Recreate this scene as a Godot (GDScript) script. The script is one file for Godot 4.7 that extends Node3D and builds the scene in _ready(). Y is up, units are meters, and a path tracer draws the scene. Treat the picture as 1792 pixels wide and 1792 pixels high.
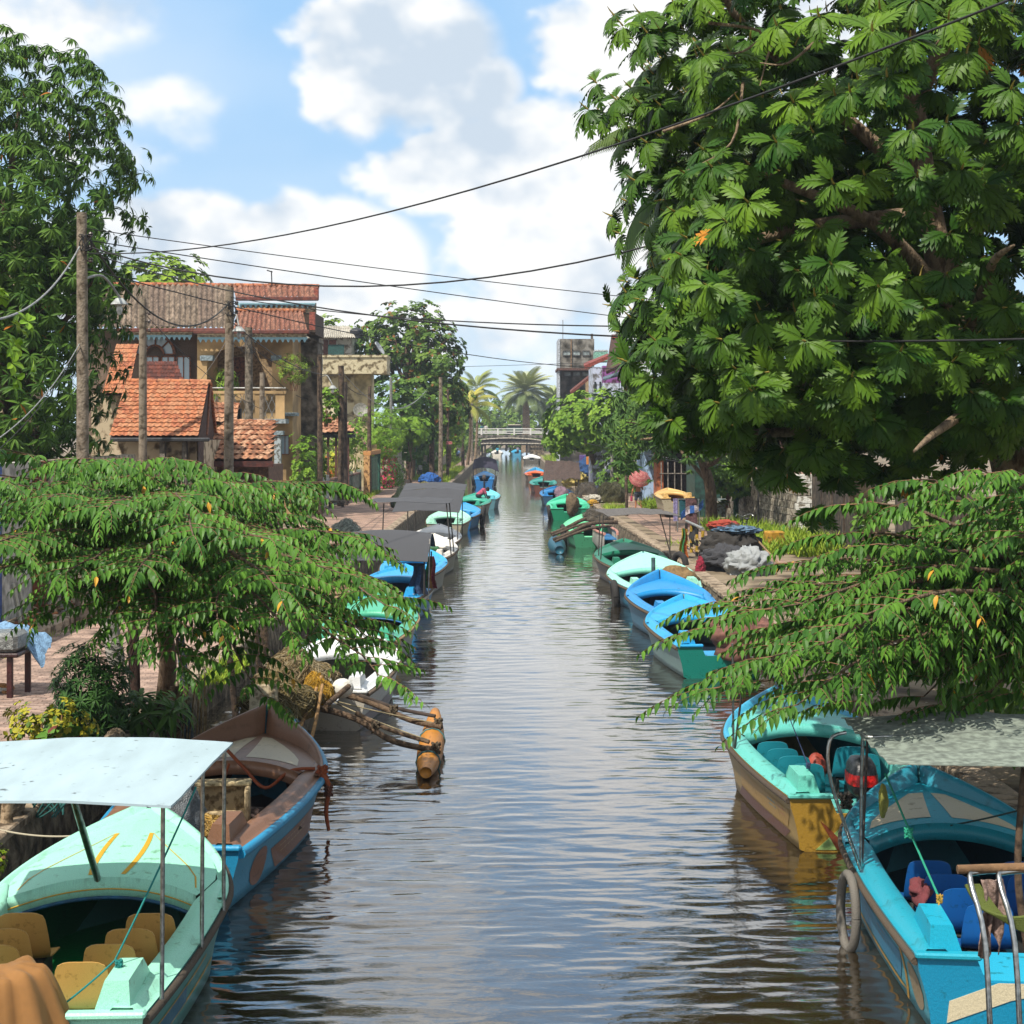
extends Node3D
# A canal lined with moored boats, seen from a footbridge. Metres, y up, water level at y = 0, the camera looks along -z.

const EYE := 5.0
const BANK := 0.65
var M := {}
var T := {}
var taken := {}
var rng := RandomNumberGenerator.new()
var wob := FastNoiseLite.new()


# ---------------------------------------------------------------- shapes
class Shape:
	var v = PackedVector3Array()
	var sg = PackedInt32Array()
	var vc = PackedColorArray()
	var g = -1
	var paint = null

	func tri(a: Vector3, b: Vector3, c: Vector3) -> void:
		v.append(a); v.append(b); v.append(c)
		sg.append(g)
		if paint != null:
			vc.append(paint); vc.append(paint); vc.append(paint)

	func quad(a: Vector3, b: Vector3, c: Vector3, d: Vector3) -> void:
		tri(a, b, c)
		tri(a, c, d)

	func box(c: Vector3, s: Vector3, bas := Basis(), bev := 0.0) -> void:
		var keep = g
		g = -1
		var h = s * 0.5
		var b = minf(bev, minf(h.x, minf(h.y, h.z)) * 0.6)
		if b <= 0.0:
			var p = []
			for k in 8:
				p.append(c + bas * Vector3(h.x if k & 1 else -h.x, h.y if k & 2 else -h.y, h.z if k & 4 else -h.z))
			for f in [[0, 2, 3, 1], [4, 5, 7, 6], [0, 1, 5, 4], [2, 6, 7, 3], [0, 4, 6, 2], [1, 3, 7, 5]]:
				quad(p[f[0]], p[f[1]], p[f[2]], p[f[3]])
		else:
			var q = {}
			for k in 8:
				var sx = 1.0 if k & 1 else -1.0
				var sy = 1.0 if k & 2 else -1.0
				var sz = 1.0 if k & 4 else -1.0
				q[k * 3] = c + bas * Vector3(sx * h.x, sy * (h.y - b), sz * (h.z - b))
				q[k * 3 + 1] = c + bas * Vector3(sx * (h.x - b), sy * h.y, sz * (h.z - b))
				q[k * 3 + 2] = c + bas * Vector3(sx * (h.x - b), sy * (h.y - b), sz * h.z)
			for f in [[0, 2, 3, 1, 2], [4, 5, 7, 6, 2], [0, 1, 5, 4, 1], [2, 6, 7, 3, 1], [0, 4, 6, 2, 0], [1, 3, 7, 5, 0]]:
				quad(q[f[0] * 3 + f[4]], q[f[1] * 3 + f[4]], q[f[2] * 3 + f[4]], q[f[3] * 3 + f[4]])
			for e in [[0, 1, 1, 2], [2, 3, 2, 1], [4, 5, 2, 1], [6, 7, 1, 2], [0, 2, 2, 0], [1, 3, 0, 2], [4, 6, 0, 2], [5, 7, 2, 0], [0, 4, 0, 1], [1, 5, 1, 0], [2, 6, 1, 0], [3, 7, 0, 1]]:
				quad(q[e[0] * 3 + e[2]], q[e[1] * 3 + e[2]], q[e[1] * 3 + e[3]], q[e[0] * 3 + e[3]])
			for k in 8:
				if k in [0, 3, 5, 6]:
					tri(q[k * 3], q[k * 3 + 1], q[k * 3 + 2])
				else:
					tri(q[k * 3], q[k * 3 + 2], q[k * 3 + 1])
		g = keep

	func sheet(rows: Array, closed := false, flip := false) -> void:
		for i in rows.size() - 1:
			var a = rows[i]
			var b = rows[i + 1]
			var n: int = a.size()
			for j in (n if closed else n - 1):
				var k = (j + 1) % n
				if flip:
					quad(a[j], b[j], b[k], a[k])
				else:
					quad(a[j], a[k], b[k], b[j])

	func fan(ring: Array, flip := false) -> void:
		var mid = Vector3.ZERO
		for p in ring:
			mid += p
		mid /= ring.size()
		for j in ring.size():
			var k = (j + 1) % ring.size()
			if flip:
				tri(mid, ring[k], ring[j])
			else:
				tri(mid, ring[j], ring[k])

	func tube(pts: Array, r0: float, r1 := -1.0, sides := 6, caps := true, bump := 0.0) -> void:
		var keep = g
		g = 1
		if r1 < 0.0:
			r1 = r0
		var rows = []
		var side = Vector3.ZERO
		var n = pts.size()
		for i in n:
			var d: Vector3 = (pts[mini(i + 1, n - 1)] - pts[maxi(i - 1, 0)]).normalized()
			if side == Vector3.ZERO:
				side = d.cross(Vector3.UP if absf(d.y) < 0.9 else Vector3.RIGHT).normalized()
			else:
				side = (side - d * side.dot(d)).normalized()
			var up = d.cross(side)
			var r: float = lerpf(r0, r1, float(i) / maxi(n - 1, 1)) * (1.0 + bump * sin(i * 2.3))
			var ring = []
			for j in sides:
				var a = TAU * j / sides
				ring.append(pts[i] + (side * cos(a) + up * sin(a)) * r)
			rows.append(ring)
		sheet(rows, true)
		if caps:
			g = -1
			fan(rows[0], true)
			fan(rows[n - 1])
		g = keep

	func lathe(prof: Array, at := Vector3.ZERO, segs := 16, bas := Basis()) -> void:
		var rows = []
		for p in prof:
			var ring = []
			for j in segs:
				var a = TAU * j / segs
				ring.append(at + bas * Vector3(cos(a) * p.x, p.y, sin(a) * p.x))
			rows.append(ring)
		sheet(rows, true)

	func slab(rows: Array, th: float) -> void:
		var keep = g
		var n = rows.size()
		var m: int = rows[0].size()
		var low = []
		for i in n:
			var r = []
			for j in m:
				var du: Vector3 = rows[mini(i + 1, n - 1)][j] - rows[maxi(i - 1, 0)][j]
				var dv: Vector3 = rows[i][mini(j + 1, m - 1)] - rows[i][maxi(j - 1, 0)]
				r.append(rows[i][j] - du.cross(dv).normalized() * th)
			low.append(r)
		g = 1
		sheet(rows)
		g = 2
		sheet(low, false, true)
		g = -1
		for i in n - 1:
			quad(rows[i][0], rows[i + 1][0], low[i + 1][0], low[i][0])
			quad(rows[i][m - 1], low[i][m - 1], low[i + 1][m - 1], rows[i + 1][m - 1])
		for j in m - 1:
			quad(rows[0][j], low[0][j], low[0][j + 1], rows[0][j + 1])
			quad(rows[n - 1][j], rows[n - 1][j + 1], low[n - 1][j + 1], low[n - 1][j])
		g = keep

	func blob(c: Vector3, r: Vector3, noise: FastNoiseLite, amp := 0.25, seed_at := 0.0, freq := 1.0, rows_n := 12, segs := 18, flat := -1.0) -> void:
		var keep = g
		g = 1
		var rows = []
		for i in rows_n + 1:
			var th = PI * i / rows_n
			var ring = []
			for j in segs:
				var ph = TAU * j / segs
				var d = Vector3(sin(th) * cos(ph), cos(th), sin(th) * sin(ph))
				var k = 1.0 + amp * noise.get_noise_3d(d.x * 90.0 * freq + seed_at, d.y * 90.0 * freq, d.z * 90.0 * freq + seed_at * 2.0) * 1.6
				var p = d * k * r
				p.y = maxf(p.y, flat * r.y)
				ring.append(c + p)
			rows.append(ring)
		sheet(rows, true)
		g = keep

	func loft(outline: PackedVector2Array, depth: float, at := Vector3.ZERO, bas := Basis()) -> void:
		# a flat outline (x, y) given thickness along z
		var keep = g
		g = -1
		var ix = Geometry2D.triangulate_polygon(outline)
		for s in [0.5, -0.5]:
			for k in range(0, ix.size(), 3):
				var p = []
				for q in 3:
					var o: Vector2 = outline[ix[k + q]]
					p.append(at + bas * Vector3(o.x, o.y, s * depth))
				if s > 0:
					tri(p[0], p[1], p[2])
				else:
					tri(p[0], p[2], p[1])
		var n = outline.size()
		for k in n:
			var a: Vector2 = outline[k]
			var b: Vector2 = outline[(k + 1) % n]
			quad(at + bas * Vector3(a.x, a.y, -0.5 * depth), at + bas * Vector3(b.x, b.y, -0.5 * depth), at + bas * Vector3(b.x, b.y, 0.5 * depth), at + bas * Vector3(a.x, a.y, 0.5 * depth))
		g = keep

	func mesh() -> ArrayMesh:
		var st = SurfaceTool.new()
		st.begin(Mesh.PRIMITIVE_TRIANGLES)
		var tinted = vc.size() == v.size() and v.size() > 0
		for k in sg.size():
			st.set_smooth_group(sg[k])
			for q in 3:
				if tinted:
					st.set_color(vc[k * 3 + q])
				st.add_vertex(v[k * 3 + q])
		st.generate_normals()
		return st.commit()


func shape() -> Shape:
	return Shape.new()


# ---------------------------------------------------------------- objects
func numbered(called: String) -> String:
	var n: int = taken.get(called, 0)
	taken[called] = n + 1
	return called if n == 0 else "%s_%03d" % [called, n]


func thing(called: String, label: String, category: String, at := Vector3.ZERO, turn := 0.0, group := "") -> Node3D:
	var o = Node3D.new()
	o.name = numbered(called)
	add_child(o)
	o.position = at
	o.rotation.y = turn
	o.set_meta("label", label)
	o.set_meta("category", category)
	if group:
		o.set_meta("group", group)
	return o


func part(parent: Node, called: String, s, m: Material, at := Vector3.ZERO, bas := Basis()) -> MeshInstance3D:
	var o = MeshInstance3D.new()
	o.name = called
	o.mesh = s.mesh() if s is Shape else s
	o.material_override = m
	o.transform = Transform3D(bas, at)
	parent.add_child(o, true)
	return o


func lone(called: String, label: String, category: String, s, m: Material, at := Vector3.ZERO, turn := 0.0, group := "") -> MeshInstance3D:
	var o = part(self, numbered(called), s, m, at, Basis(Vector3.UP, turn))
	o.set_meta("label", label)
	o.set_meta("category", category)
	if group:
		o.set_meta("group", group)
	return o


func structure(called: String, s, m: Material) -> MeshInstance3D:
	var o = part(self, called, s, m)
	o.set_meta("kind", "structure")
	return o


func many(parent: Node, called: String, mesh: Mesh, m: Material, xf: Array, cols: Array = [], kind := "stuff") -> MultiMeshInstance3D:
	var mm = MultiMesh.new()
	mm.transform_format = MultiMesh.TRANSFORM_3D
	mm.use_colors = cols.size() > 0
	mm.mesh = mesh
	mm.instance_count = xf.size()
	for i in xf.size():
		mm.set_instance_transform(i, xf[i])
		if cols.size():
			mm.set_instance_color(i, cols[i])
	var o = MultiMeshInstance3D.new()
	o.name = called
	o.multimesh = mm
	o.material_override = m
	if kind:
		o.set_meta("kind", kind)
	parent.add_child(o, true)
	return o


func rr(a: float, b: float) -> float:
	return rng.randf_range(a, b)


func spot(x: float, y: float, d: float) -> Vector3:  # where a bearing measured on the photograph stands at distance d
	return Vector3((x - 890.0) * d / 3000.0, EYE - (y - 750.0) * d / 3000.0, -d)


func ground(x: float, y: float, high := BANK) -> Vector3:  # the same for a point known to stand at a height
	return spot(x, y, (EYE - high) * 3000.0 / (y - 750.0))


func left_edge(d: float) -> float:
	for k in [[30.0, -5.35, 60.0, -5.0], [60.0, -5.0, 100.0, -4.75], [100.0, -4.75, 150.0, -4.5]]:
		if d < k[2]:
			return lerpf(k[1], k[3], clampf((d - k[0]) / (k[2] - k[0]), 0.0, 1.0))
	return -4.5


func right_edge(d: float) -> float:
	for k in [[30.0, 5.6, 57.0, 5.5], [57.0, 5.5, 84.0, 4.85], [84.0, 4.85, 150.0, 4.6]]:
		if d < k[2]:
			return lerpf(k[1], k[3], clampf((d - k[0]) / (k[2] - k[0]), 0.0, 1.0))
	return 4.6


func sag(a: Vector3, b: Vector3, drop: float, n := 16) -> Array:
	var p = []
	for i in n + 1:
		var t = float(i) / n
		p.append(a.lerp(b, t) - Vector3.UP * drop * 4.0 * t * (1.0 - t))
	return p


func bend(pts: Array, n := 6) -> Array:  # a smooth line through the points
	var out = []
	for i in pts.size() - 1:
		var a: Vector3 = pts[maxi(i - 1, 0)]
		var b: Vector3 = pts[i]
		var c: Vector3 = pts[i + 1]
		var d: Vector3 = pts[mini(i + 2, pts.size() - 1)]
		for k in n:
			out.append(b.cubic_interpolate(c, a, d, float(k) / n))
	out.append(pts[pts.size() - 1])
	return out


# ---------------------------------------------------------------- textures and materials
func noise_tex(called: String, freq: float, lo: Color, hi: Color, size := 512, octaves := 4, knee := Vector2(0.0, 1.0), kind := FastNoiseLite.TYPE_SIMPLEX_SMOOTH) -> void:
	var n = FastNoiseLite.new()
	n.seed = called.hash() % 1000
	n.noise_type = kind
	n.frequency = freq
	n.fractal_octaves = octaves
	var t = NoiseTexture2D.new()
	t.width = size
	t.height = size
	t.seamless = true
	t.noise = n
	var g = Gradient.new()
	g.offsets = PackedFloat32Array([knee.x, knee.y])
	g.colors = PackedColorArray([lo, hi])
	t.color_ramp = g
	T[called] = t


func grey(x: float) -> Color:
	return Color(x, x, x)


func make_textures() -> void:
	noise_tex("grain", 0.09, grey(0.80), grey(1.0), 512, 4)
	noise_tex("blotch", 0.012, grey(0.66), grey(1.0), 512, 5, Vector2(0.2, 0.75))
	noise_tex("stain", 0.011, Color(0.50, 0.46, 0.40), grey(1.0), 512, 6, Vector2(0.18, 0.50))
	noise_tex("scuff", 0.012, Color(0.70, 0.68, 0.62), grey(1.0), 512, 6, Vector2(0.06, 0.30))
	noise_tex("mould", 0.012, Color(0.34, 0.32, 0.27), grey(1.0), 512, 6, Vector2(0.14, 0.74))
	noise_tex("speck", 0.12, Color(0.58, 0.54, 0.48), grey(1.0), 512, 4, Vector2(0.12, 0.40))
	noise_tex("faint", 0.012, grey(0.90), grey(1.0), 512, 4)
	noise_tex("marks", 0.03, grey(0.55), grey(1.0), 512, 5, Vector2(0.10, 0.17))
	noise_tex("relief", 0.05, grey(0.0), grey(1.0), 512, 5)
	noise_tex("fine", 0.2, grey(0.0), grey(1.0), 512, 4)
	var w = FastNoiseLite.new()
	w.frequency = 0.02
	w.fractal_octaves = 3
	var t = NoiseTexture2D.new()
	t.width = 512
	t.height = 512
	t.seamless = true
	t.noise = w
	t.as_normal_map = true
	t.bump_strength = 5.0
	T["ripple"] = t


func hex(c: String) -> Color:
	return Color(c)


func mat(called: String, c: Color, rough := 0.8, o := {}) -> StandardMaterial3D:
	var m = StandardMaterial3D.new()
	m.resource_name = called
	m.albedo_color = c
	m.roughness = rough
	m.metallic = o.get("metal", 0.0)
	m.metallic_specular = o.get("spec", 0.5)
	m.cull_mode = BaseMaterial3D.CULL_DISABLED
	var world: bool = o.get("world", true)
	if o.has("tex"):
		m.albedo_texture = T[o.tex]
		m.uv1_triplanar = true
		m.uv1_world_triplanar = world
		var s = o.get("scale", 0.5)
		m.uv1_scale = s if s is Vector3 else Vector3(s, s, s)
	if o.has("tex2"):
		m.detail_enabled = true
		m.detail_blend_mode = BaseMaterial3D.BLEND_MODE_MUL
		m.detail_albedo = T[o.tex2]
		m.detail_uv_layer = BaseMaterial3D.DETAIL_UV_2
		m.uv2_triplanar = true
		m.uv2_world_triplanar = world
		var s2 = o.get("scale2", 2.0)
		m.uv2_scale = s2 if s2 is Vector3 else Vector3(s2, s2, s2)
	if o.has("bump"):
		m.heightmap_enabled = true
		m.heightmap_texture = T[o.get("bumptex", "relief")]
		m.heightmap_scale = o.bump
		m.uv1_triplanar = true
		m.uv1_world_triplanar = world
		if not o.has("tex"):
			var s3 = o.get("scale", 0.5)
			m.uv1_scale = s3 if s3 is Vector3 else Vector3(s3, s3, s3)
	if o.get("tint", false):
		m.vertex_color_use_as_albedo = true
	if o.has("back"):
		m.backlight_enabled = true
		m.backlight = o.back
	if o.has("coat"):
		m.clearcoat_enabled = true
		m.clearcoat = o.coat
		m.clearcoat_roughness = 0.06
	if o.has("rim"):
		m.rim_enabled = true
		m.rim = o.rim
		m.rim_tint = 0.5
	M[called] = m
	return m


func gel(c: String, dirt := 1) -> StandardMaterial3D:  # painted fibreglass, scuffed and chalky
	var key = "gel_" + c + str(dirt)
	if not M.has(key):
		mat(key, hex(c), 0.42, {"tex": "scuff" if dirt else "blotch", "scale": 0.9, "tex2": "grain", "scale2": 1.7, "bump": 0.25, "spec": 0.45})
	return M[key]


func plain(c: String, rough := 0.75, tex := "blotch", scale := 0.8, bump := 0.6) -> StandardMaterial3D:
	var key = "plain_%s_%s_%s_%s_%s" % [c, rough, tex, scale, bump]
	if not M.has(key):
		mat(key, hex(c), rough, {"tex": tex, "scale": scale, "tex2": "grain", "scale2": scale * 4.3, "bump": bump})
	return M[key]


func leafy(called: String, c: Color, rough := 0.45, back := Color(0.35, 0.5, 0.1)) -> StandardMaterial3D:
	return mat(called, c, rough, {"tint": true, "back": back, "spec": 0.26})


# ---------------------------------------------------------------- camera, sky, sun
func make_camera() -> void:
	var c = Camera3D.new()
	c.name = "camera"
	c.projection = Camera3D.PROJECTION_FRUSTUM
	c.near = 1.0
	c.far = 4000.0
	c.size = 2.0 * 896.0 / 3000.0
	c.frustum_offset = Vector2(6.0 / 3000.0, -146.0 / 3000.0)
	c.position = Vector3(0, EYE, 0)
	c.current = true
	add_child(c)


var cloud_a := FastNoiseLite.new()
var cloud_b := FastNoiseLite.new()
# heaps of cumulus: bearing and elevation in degrees, half width, half height, strength
const HEAPS := [
	[-3.6, 12.4, 3.7, 2.4, 1.0], [-1.6, 11.2, 2.4, 1.5, 0.9], [-5.2, 10.8, 2.2, 1.2, 0.7], [3.4, 12.9, 3.0, 2.0, 0.95], [0.6, 9.0, 4.6, 1.9, 1.0], [-2.4, 8.7, 2.6, 1.2, 0.95], [3.4, 8.0, 4.6, 3.4, 1.0], [6.5, 10.0, 5.0, 5.0, 1.0],
	[-10.8, 6.2, 3.4, 1.9, 0.95], [-7.4, 6.1, 2.2, 2.1, 1.0], [-5.4, 5.8, 2.9, 2.0, 1.0], [-14.0, 5.4, 3.4, 1.7, 0.85], [-8.2, 4.0, 6.5, 1.6, 0.85], [2.0, 5.6, 4.4, 2.0, 0.85], [-1.8, 3.6, 4.6, 1.4, 0.62], [5.5, 4.5, 4.0, 2.4, 0.75], [0.5, 6.8, 3.0, 1.4, 0.9],
	[-15.5, 13.5, 5.0, 1.4, 0.6], [-11.5, 10.6, 2.6, 1.5, 0.34], [-13.4, 9.0, 3.4, 1.3, 0.34], [-16.5, 10.8, 3.5, 1.6, 0.4], [-0.2, 2.2, 3.0, 0.7, 0.3], [9.0, 13.0, 5.0, 3.0, 0.9]]


func sky_at(az: float, el: float) -> Color:
	var d = Vector3(sin(az) * cos(el), sin(el), -cos(az) * cos(el))
	var ad = rad_to_deg(az)
	var ed = rad_to_deg(el)
	var t = clampf(ed / 60.0, 0.0, 1.0)
	var air = Color(0.36, 0.60, 0.82).lerp(Color(0.16, 0.40, 0.82), pow(t, 0.6))
	air = Color(0.66, 0.82, 0.93).lerp(air, clampf(ed / 9.0, 0.0, 1.0))
	var p = d * 100.0
	var n = cloud_a.get_noise_3d(p.x, p.y * 1.7, p.z)
	var f = cloud_b.get_noise_3d(p.x, p.y * 1.5, p.z)
	var dens = 0.0
	if absf(ad) < 30.0 and ed < 24.0:
		for h in HEAPS:
			var u: float = (ad - h[0] + f * 0.9) / h[2]
			var w: float = (ed - h[1] + n * 0.8) / h[3]
			if w < 0.0:
				w *= 0.75
			var q = u * u + w * w
			if q < 2.5:
				dens = maxf(dens, h[4] * clampf(1.25 - q, 0.0, 1.0))
	var far = smoothstep(17.0, 28.0, maxf(absf(ad) - 1.0, ed * 1.25))
	dens = lerpf(dens, clampf(0.74 + n * 1.3, 0.0, 1.0), far)
	var cover = smoothstep(0.22, 0.66, dens + f * 0.46 + n * 0.16)
	var bright = clampf(0.84 + f * 0.55 + n * 0.75, 0.55, 1.0)
	var cl = Color(0.54, 0.63, 0.73).lerp(Color(0.90, 0.905, 0.90), clampf((bright - 0.55) / 0.40, 0.0, 1.0))
	var veil = clampf(0.16 + n * 0.30 + smoothstep(8.0, 14.0, ed) * smoothstep(-6.0, -15.0, ad) * 0.35, 0.0, 0.6)
	air = air.lerp(Color(0.74, 0.82, 0.90), veil)
	return air.lerp(cl, cover)


func make_sky() -> void:
	cloud_a.frequency = 0.045
	cloud_a.fractal_octaves = 4
	cloud_a.seed = 5
	cloud_b.frequency = 0.16
	cloud_b.fractal_octaves = 6
	cloud_b.fractal_gain = 0.56
	cloud_b.seed = 9
	var low = Image.create(1024, 256, false, Image.FORMAT_RGBF)
	for y in 256:
		for x in 1024:
			low.set_pixel(x, y, sky_at(wrapf((x + 0.5) / 1024.0 * TAU, -PI, PI), PI * 0.5 * (1.0 - (y + 0.5) / 256.0)))
	low.resize(4096, 1024, Image.INTERPOLATE_CUBIC)
	for y in range(740, 1024):
		for x in range(-258, 258):
			low.set_pixel(posmod(x, 4096), y, sky_at((x + 0.5) / 4096.0 * TAU, PI * 0.5 * (1.0 - (y + 0.5) / 1024.0)))
	var im = Image.create(4096, 2048, false, Image.FORMAT_RGBF)
	im.fill(Color(0.20, 0.20, 0.17))
	im.blit_rect(low, Rect2i(0, 0, 4096, 1024), Vector2i.ZERO)
	var pm = PanoramaSkyMaterial.new()
	pm.panorama = ImageTexture.create_from_image(im)
	var sky = Sky.new()
	sky.sky_material = pm
	var e = Environment.new()
	e.background_mode = Environment.BG_SKY
	e.sky = sky
	e.tonemap_mode = Environment.TONE_MAPPER_LINEAR
	e.tonemap_exposure = 1.45
	e.background_energy_multiplier = 0.82
	e.sdfgi_enabled = true
	e.ssao_enabled = true
	e.ssil_enabled = true
	e.fog_enabled = true
	e.fog_density = 0.0003
	e.fog_light_color = Color(0.86, 0.92, 1.0)
	var w = WorldEnvironment.new()
	w.name = "world"
	w.environment = e
	add_child(w)


func make_sun() -> void:
	var s = DirectionalLight3D.new()
	s.name = "sun"
	s.light_energy = 1.4
	s.light_color = Color(1.0, 0.97, 0.92)
	s.light_angular_distance = 0.6
	s.shadow_enabled = true
	add_child(s)
	s.look_at_from_position(Vector3(-34, 78, 44), Vector3.ZERO)


# ---------------------------------------------------------------- water and banks
func make_water() -> void:
	var m = mat("water", Color(0.155, 0.125, 0.075), 0.05, {"spec": 0.75, "coat": 0.6})
	m.normal_enabled = true
	m.normal_texture = T["ripple"]
	m.normal_scale = 0.16
	m.uv1_triplanar = true
	m.uv1_world_triplanar = true
	m.uv1_scale = Vector3(0.55, 0.55, 1.1)
	var n1 = FastNoiseLite.new()
	n1.seed = 3
	n1.frequency = 1.0
	n1.fractal_octaves = 2
	var n2 = FastNoiseLite.new()
	n2.seed = 8
	n2.frequency = 1.0
	n2.fractal_octaves = 1
	var cols = 150
	var z = [-6.0, -9.0]
	var d = 11.0
	while d < 420.0:
		z.append(-d)
		d += maxf(0.045, d * 0.0026)
	var vs = PackedVector3Array()
	var ns = PackedVector3Array()
	var ix = PackedInt32Array()
	var rows = z.size()
	for i in rows:
		var dd: float = -z[i]
		var x0 = left_edge(dd) - 0.3
		var x1 = right_edge(dd) + 0.3
		var fade = clampf(50.0 / dd, 0.25, 1.0)
		for j in cols + 1:
			var x = lerpf(x0, x1, float(j) / cols)
			var calm = 0.55 + 0.45 * n2.get_noise_2d(x * 0.12 + 30.0, dd * 0.05)
			var h = n1.get_noise_2d(x * 0.75, dd * 2.6) * 0.022 + n2.get_noise_2d(x * 0.26, dd * 0.8) * 0.007 + n2.get_noise_2d(x * 2.0 + dd * 0.3, dd * 5.0) * 0.008
			h += sin(dd * 5.2 + n1.get_noise_2d(x * 0.22 + 50.0, dd * 0.3) * 7.0) * 0.0045
			vs.append(Vector3(x, h * calm * fade, z[i]))
			ns.append(Vector3.ZERO)
	for i in rows - 1:
		for j in cols:
			var a = i * (cols + 1) + j
			var b = a + cols + 1
			for t in [[a, b + 1, a + 1], [a, b, b + 1]]:
				var nn = (vs[t[2]] - vs[t[0]]).cross(vs[t[1]] - vs[t[0]])
				for q in t:
					ns[q] += nn
					ix.append(q)
	for k in ns.size():
		ns[k] = ns[k].normalized() if ns[k].y > 0.0 else -ns[k].normalized()
	var arr = []
	arr.resize(Mesh.ARRAY_MAX)
	arr[Mesh.ARRAY_VERTEX] = vs
	arr[Mesh.ARRAY_NORMAL] = ns
	arr[Mesh.ARRAY_INDEX] = ix
	var am = ArrayMesh.new()
	am.add_surface_from_arrays(Mesh.PRIMITIVE_TRIANGLES, arr)
	structure("canal_water", am, m)


func strip(f: Callable, g: Callable, y0: float, y1: float, d0: float, d1: float, n: int) -> Shape:
	var s = shape()
	s.g = 1
	var rows = []
	for i in n + 1:
		var d = lerpf(d0, d1, float(i) / n)
		rows.append([Vector3(f.call(d), y0, -d), Vector3(g.call(d), y1, -d)])
	s.sheet(rows)
	return s


func make_banks() -> void:
	mat("earth", hex("8a7a62"), 0.95, {"tex": "stain", "scale": 0.08, "tex2": "grain", "scale2": 0.7, "bump": 3.0})
	mat("quay", hex("8d7f6a"), 0.95, {"tex": "mould", "scale": 0.45, "tex2": "speck", "scale2": 1.3, "bump": 3.0})
	mat("coping", hex("a3917a"), 0.92, {"tex": "stain", "scale": 0.4, "tex2": "grain", "scale2": 2.0, "bump": 2.0})
	structure("ground_left", strip(func(d): return -600.0, left_edge, BANK, BANK, -20.0, 700.0, 60), M.earth)
	structure("ground_right", strip(right_edge, func(d): return 600.0, BANK, BANK, -20.0, 700.0, 60), M.earth)
	structure("ground_far", strip(func(d): return -20.0, func(d): return 20.0, 0.3, 0.3, 419.0, 700.0, 2), M.earth)
	for side in [-1, 1]:
		var edge: Callable = left_edge if side < 0 else right_edge
		var w = shape()
		w.g = 1
		var rows = []
		var d = -4.0
		while d < 420.0:
			var k: float = edge.call(d)
			var o = wob.get_noise_2d(d * 30.0, side * 50.0) * 0.05
			rows.append([Vector3(k - side * (0.02 + o), BANK - 0.005, -d), Vector3(k - side * (0.03 - o), 0.4, -d), Vector3(k - side * (0.06 + o), 0.12, -d), Vector3(k - side * 0.04, -0.5, -d)])
			d += 0.5 if d < 90.0 else 4.0
		w.sheet(rows)
		var wall = structure("quay_wall_left" if side < 0 else "quay_wall_right", w, M.quay)
		d = 12.0
		var c = 0
		while d < 150.0 and c < 118:
			var l = rr(0.8, 1.5)
			var x: float = edge.call(d + l * 0.5) + side * 0.17
			var s = shape()
			s.box(Vector3.ZERO, Vector3(0.42 + rr(-0.03, 0.03), 0.11, l - 0.025), Basis(), 0.018)
			var run: float = (edge.call(d + l) - edge.call(d)) / l
			part(wall, "coping_stone", s, M.coping, Vector3(x, BANK + 0.03 + rr(-0.012, 0.012), -d - l * 0.5), Basis.from_euler(Vector3(rr(-0.01, 0.01), -run + rr(-0.015, 0.015), rr(-0.02, 0.02))))
			d += l
			c += 1


func paver_tex() -> void:
	# the far pavement, where single pavers can no longer be told apart
	var im = Image.create(512, 512, false, Image.FORMAT_RGB8)
	im.fill(Color(0.42, 0.36, 0.31))
	var r = RandomNumberGenerator.new()
	r.seed = 4
	for row in 32:
		for k in 16:
			var v = r.randf_range(0.82, 1.0)
			var x = (k * 32 + (row % 2) * 16) % 512
			im.fill_rect(Rect2i(x + 1, row * 16 + 1, mini(30, 511 - x), 14), Color(v, v * r.randf_range(0.94, 1.0), v * r.randf_range(0.90, 0.98)))
	T["paver"] = ImageTexture.create_from_image(im)


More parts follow.
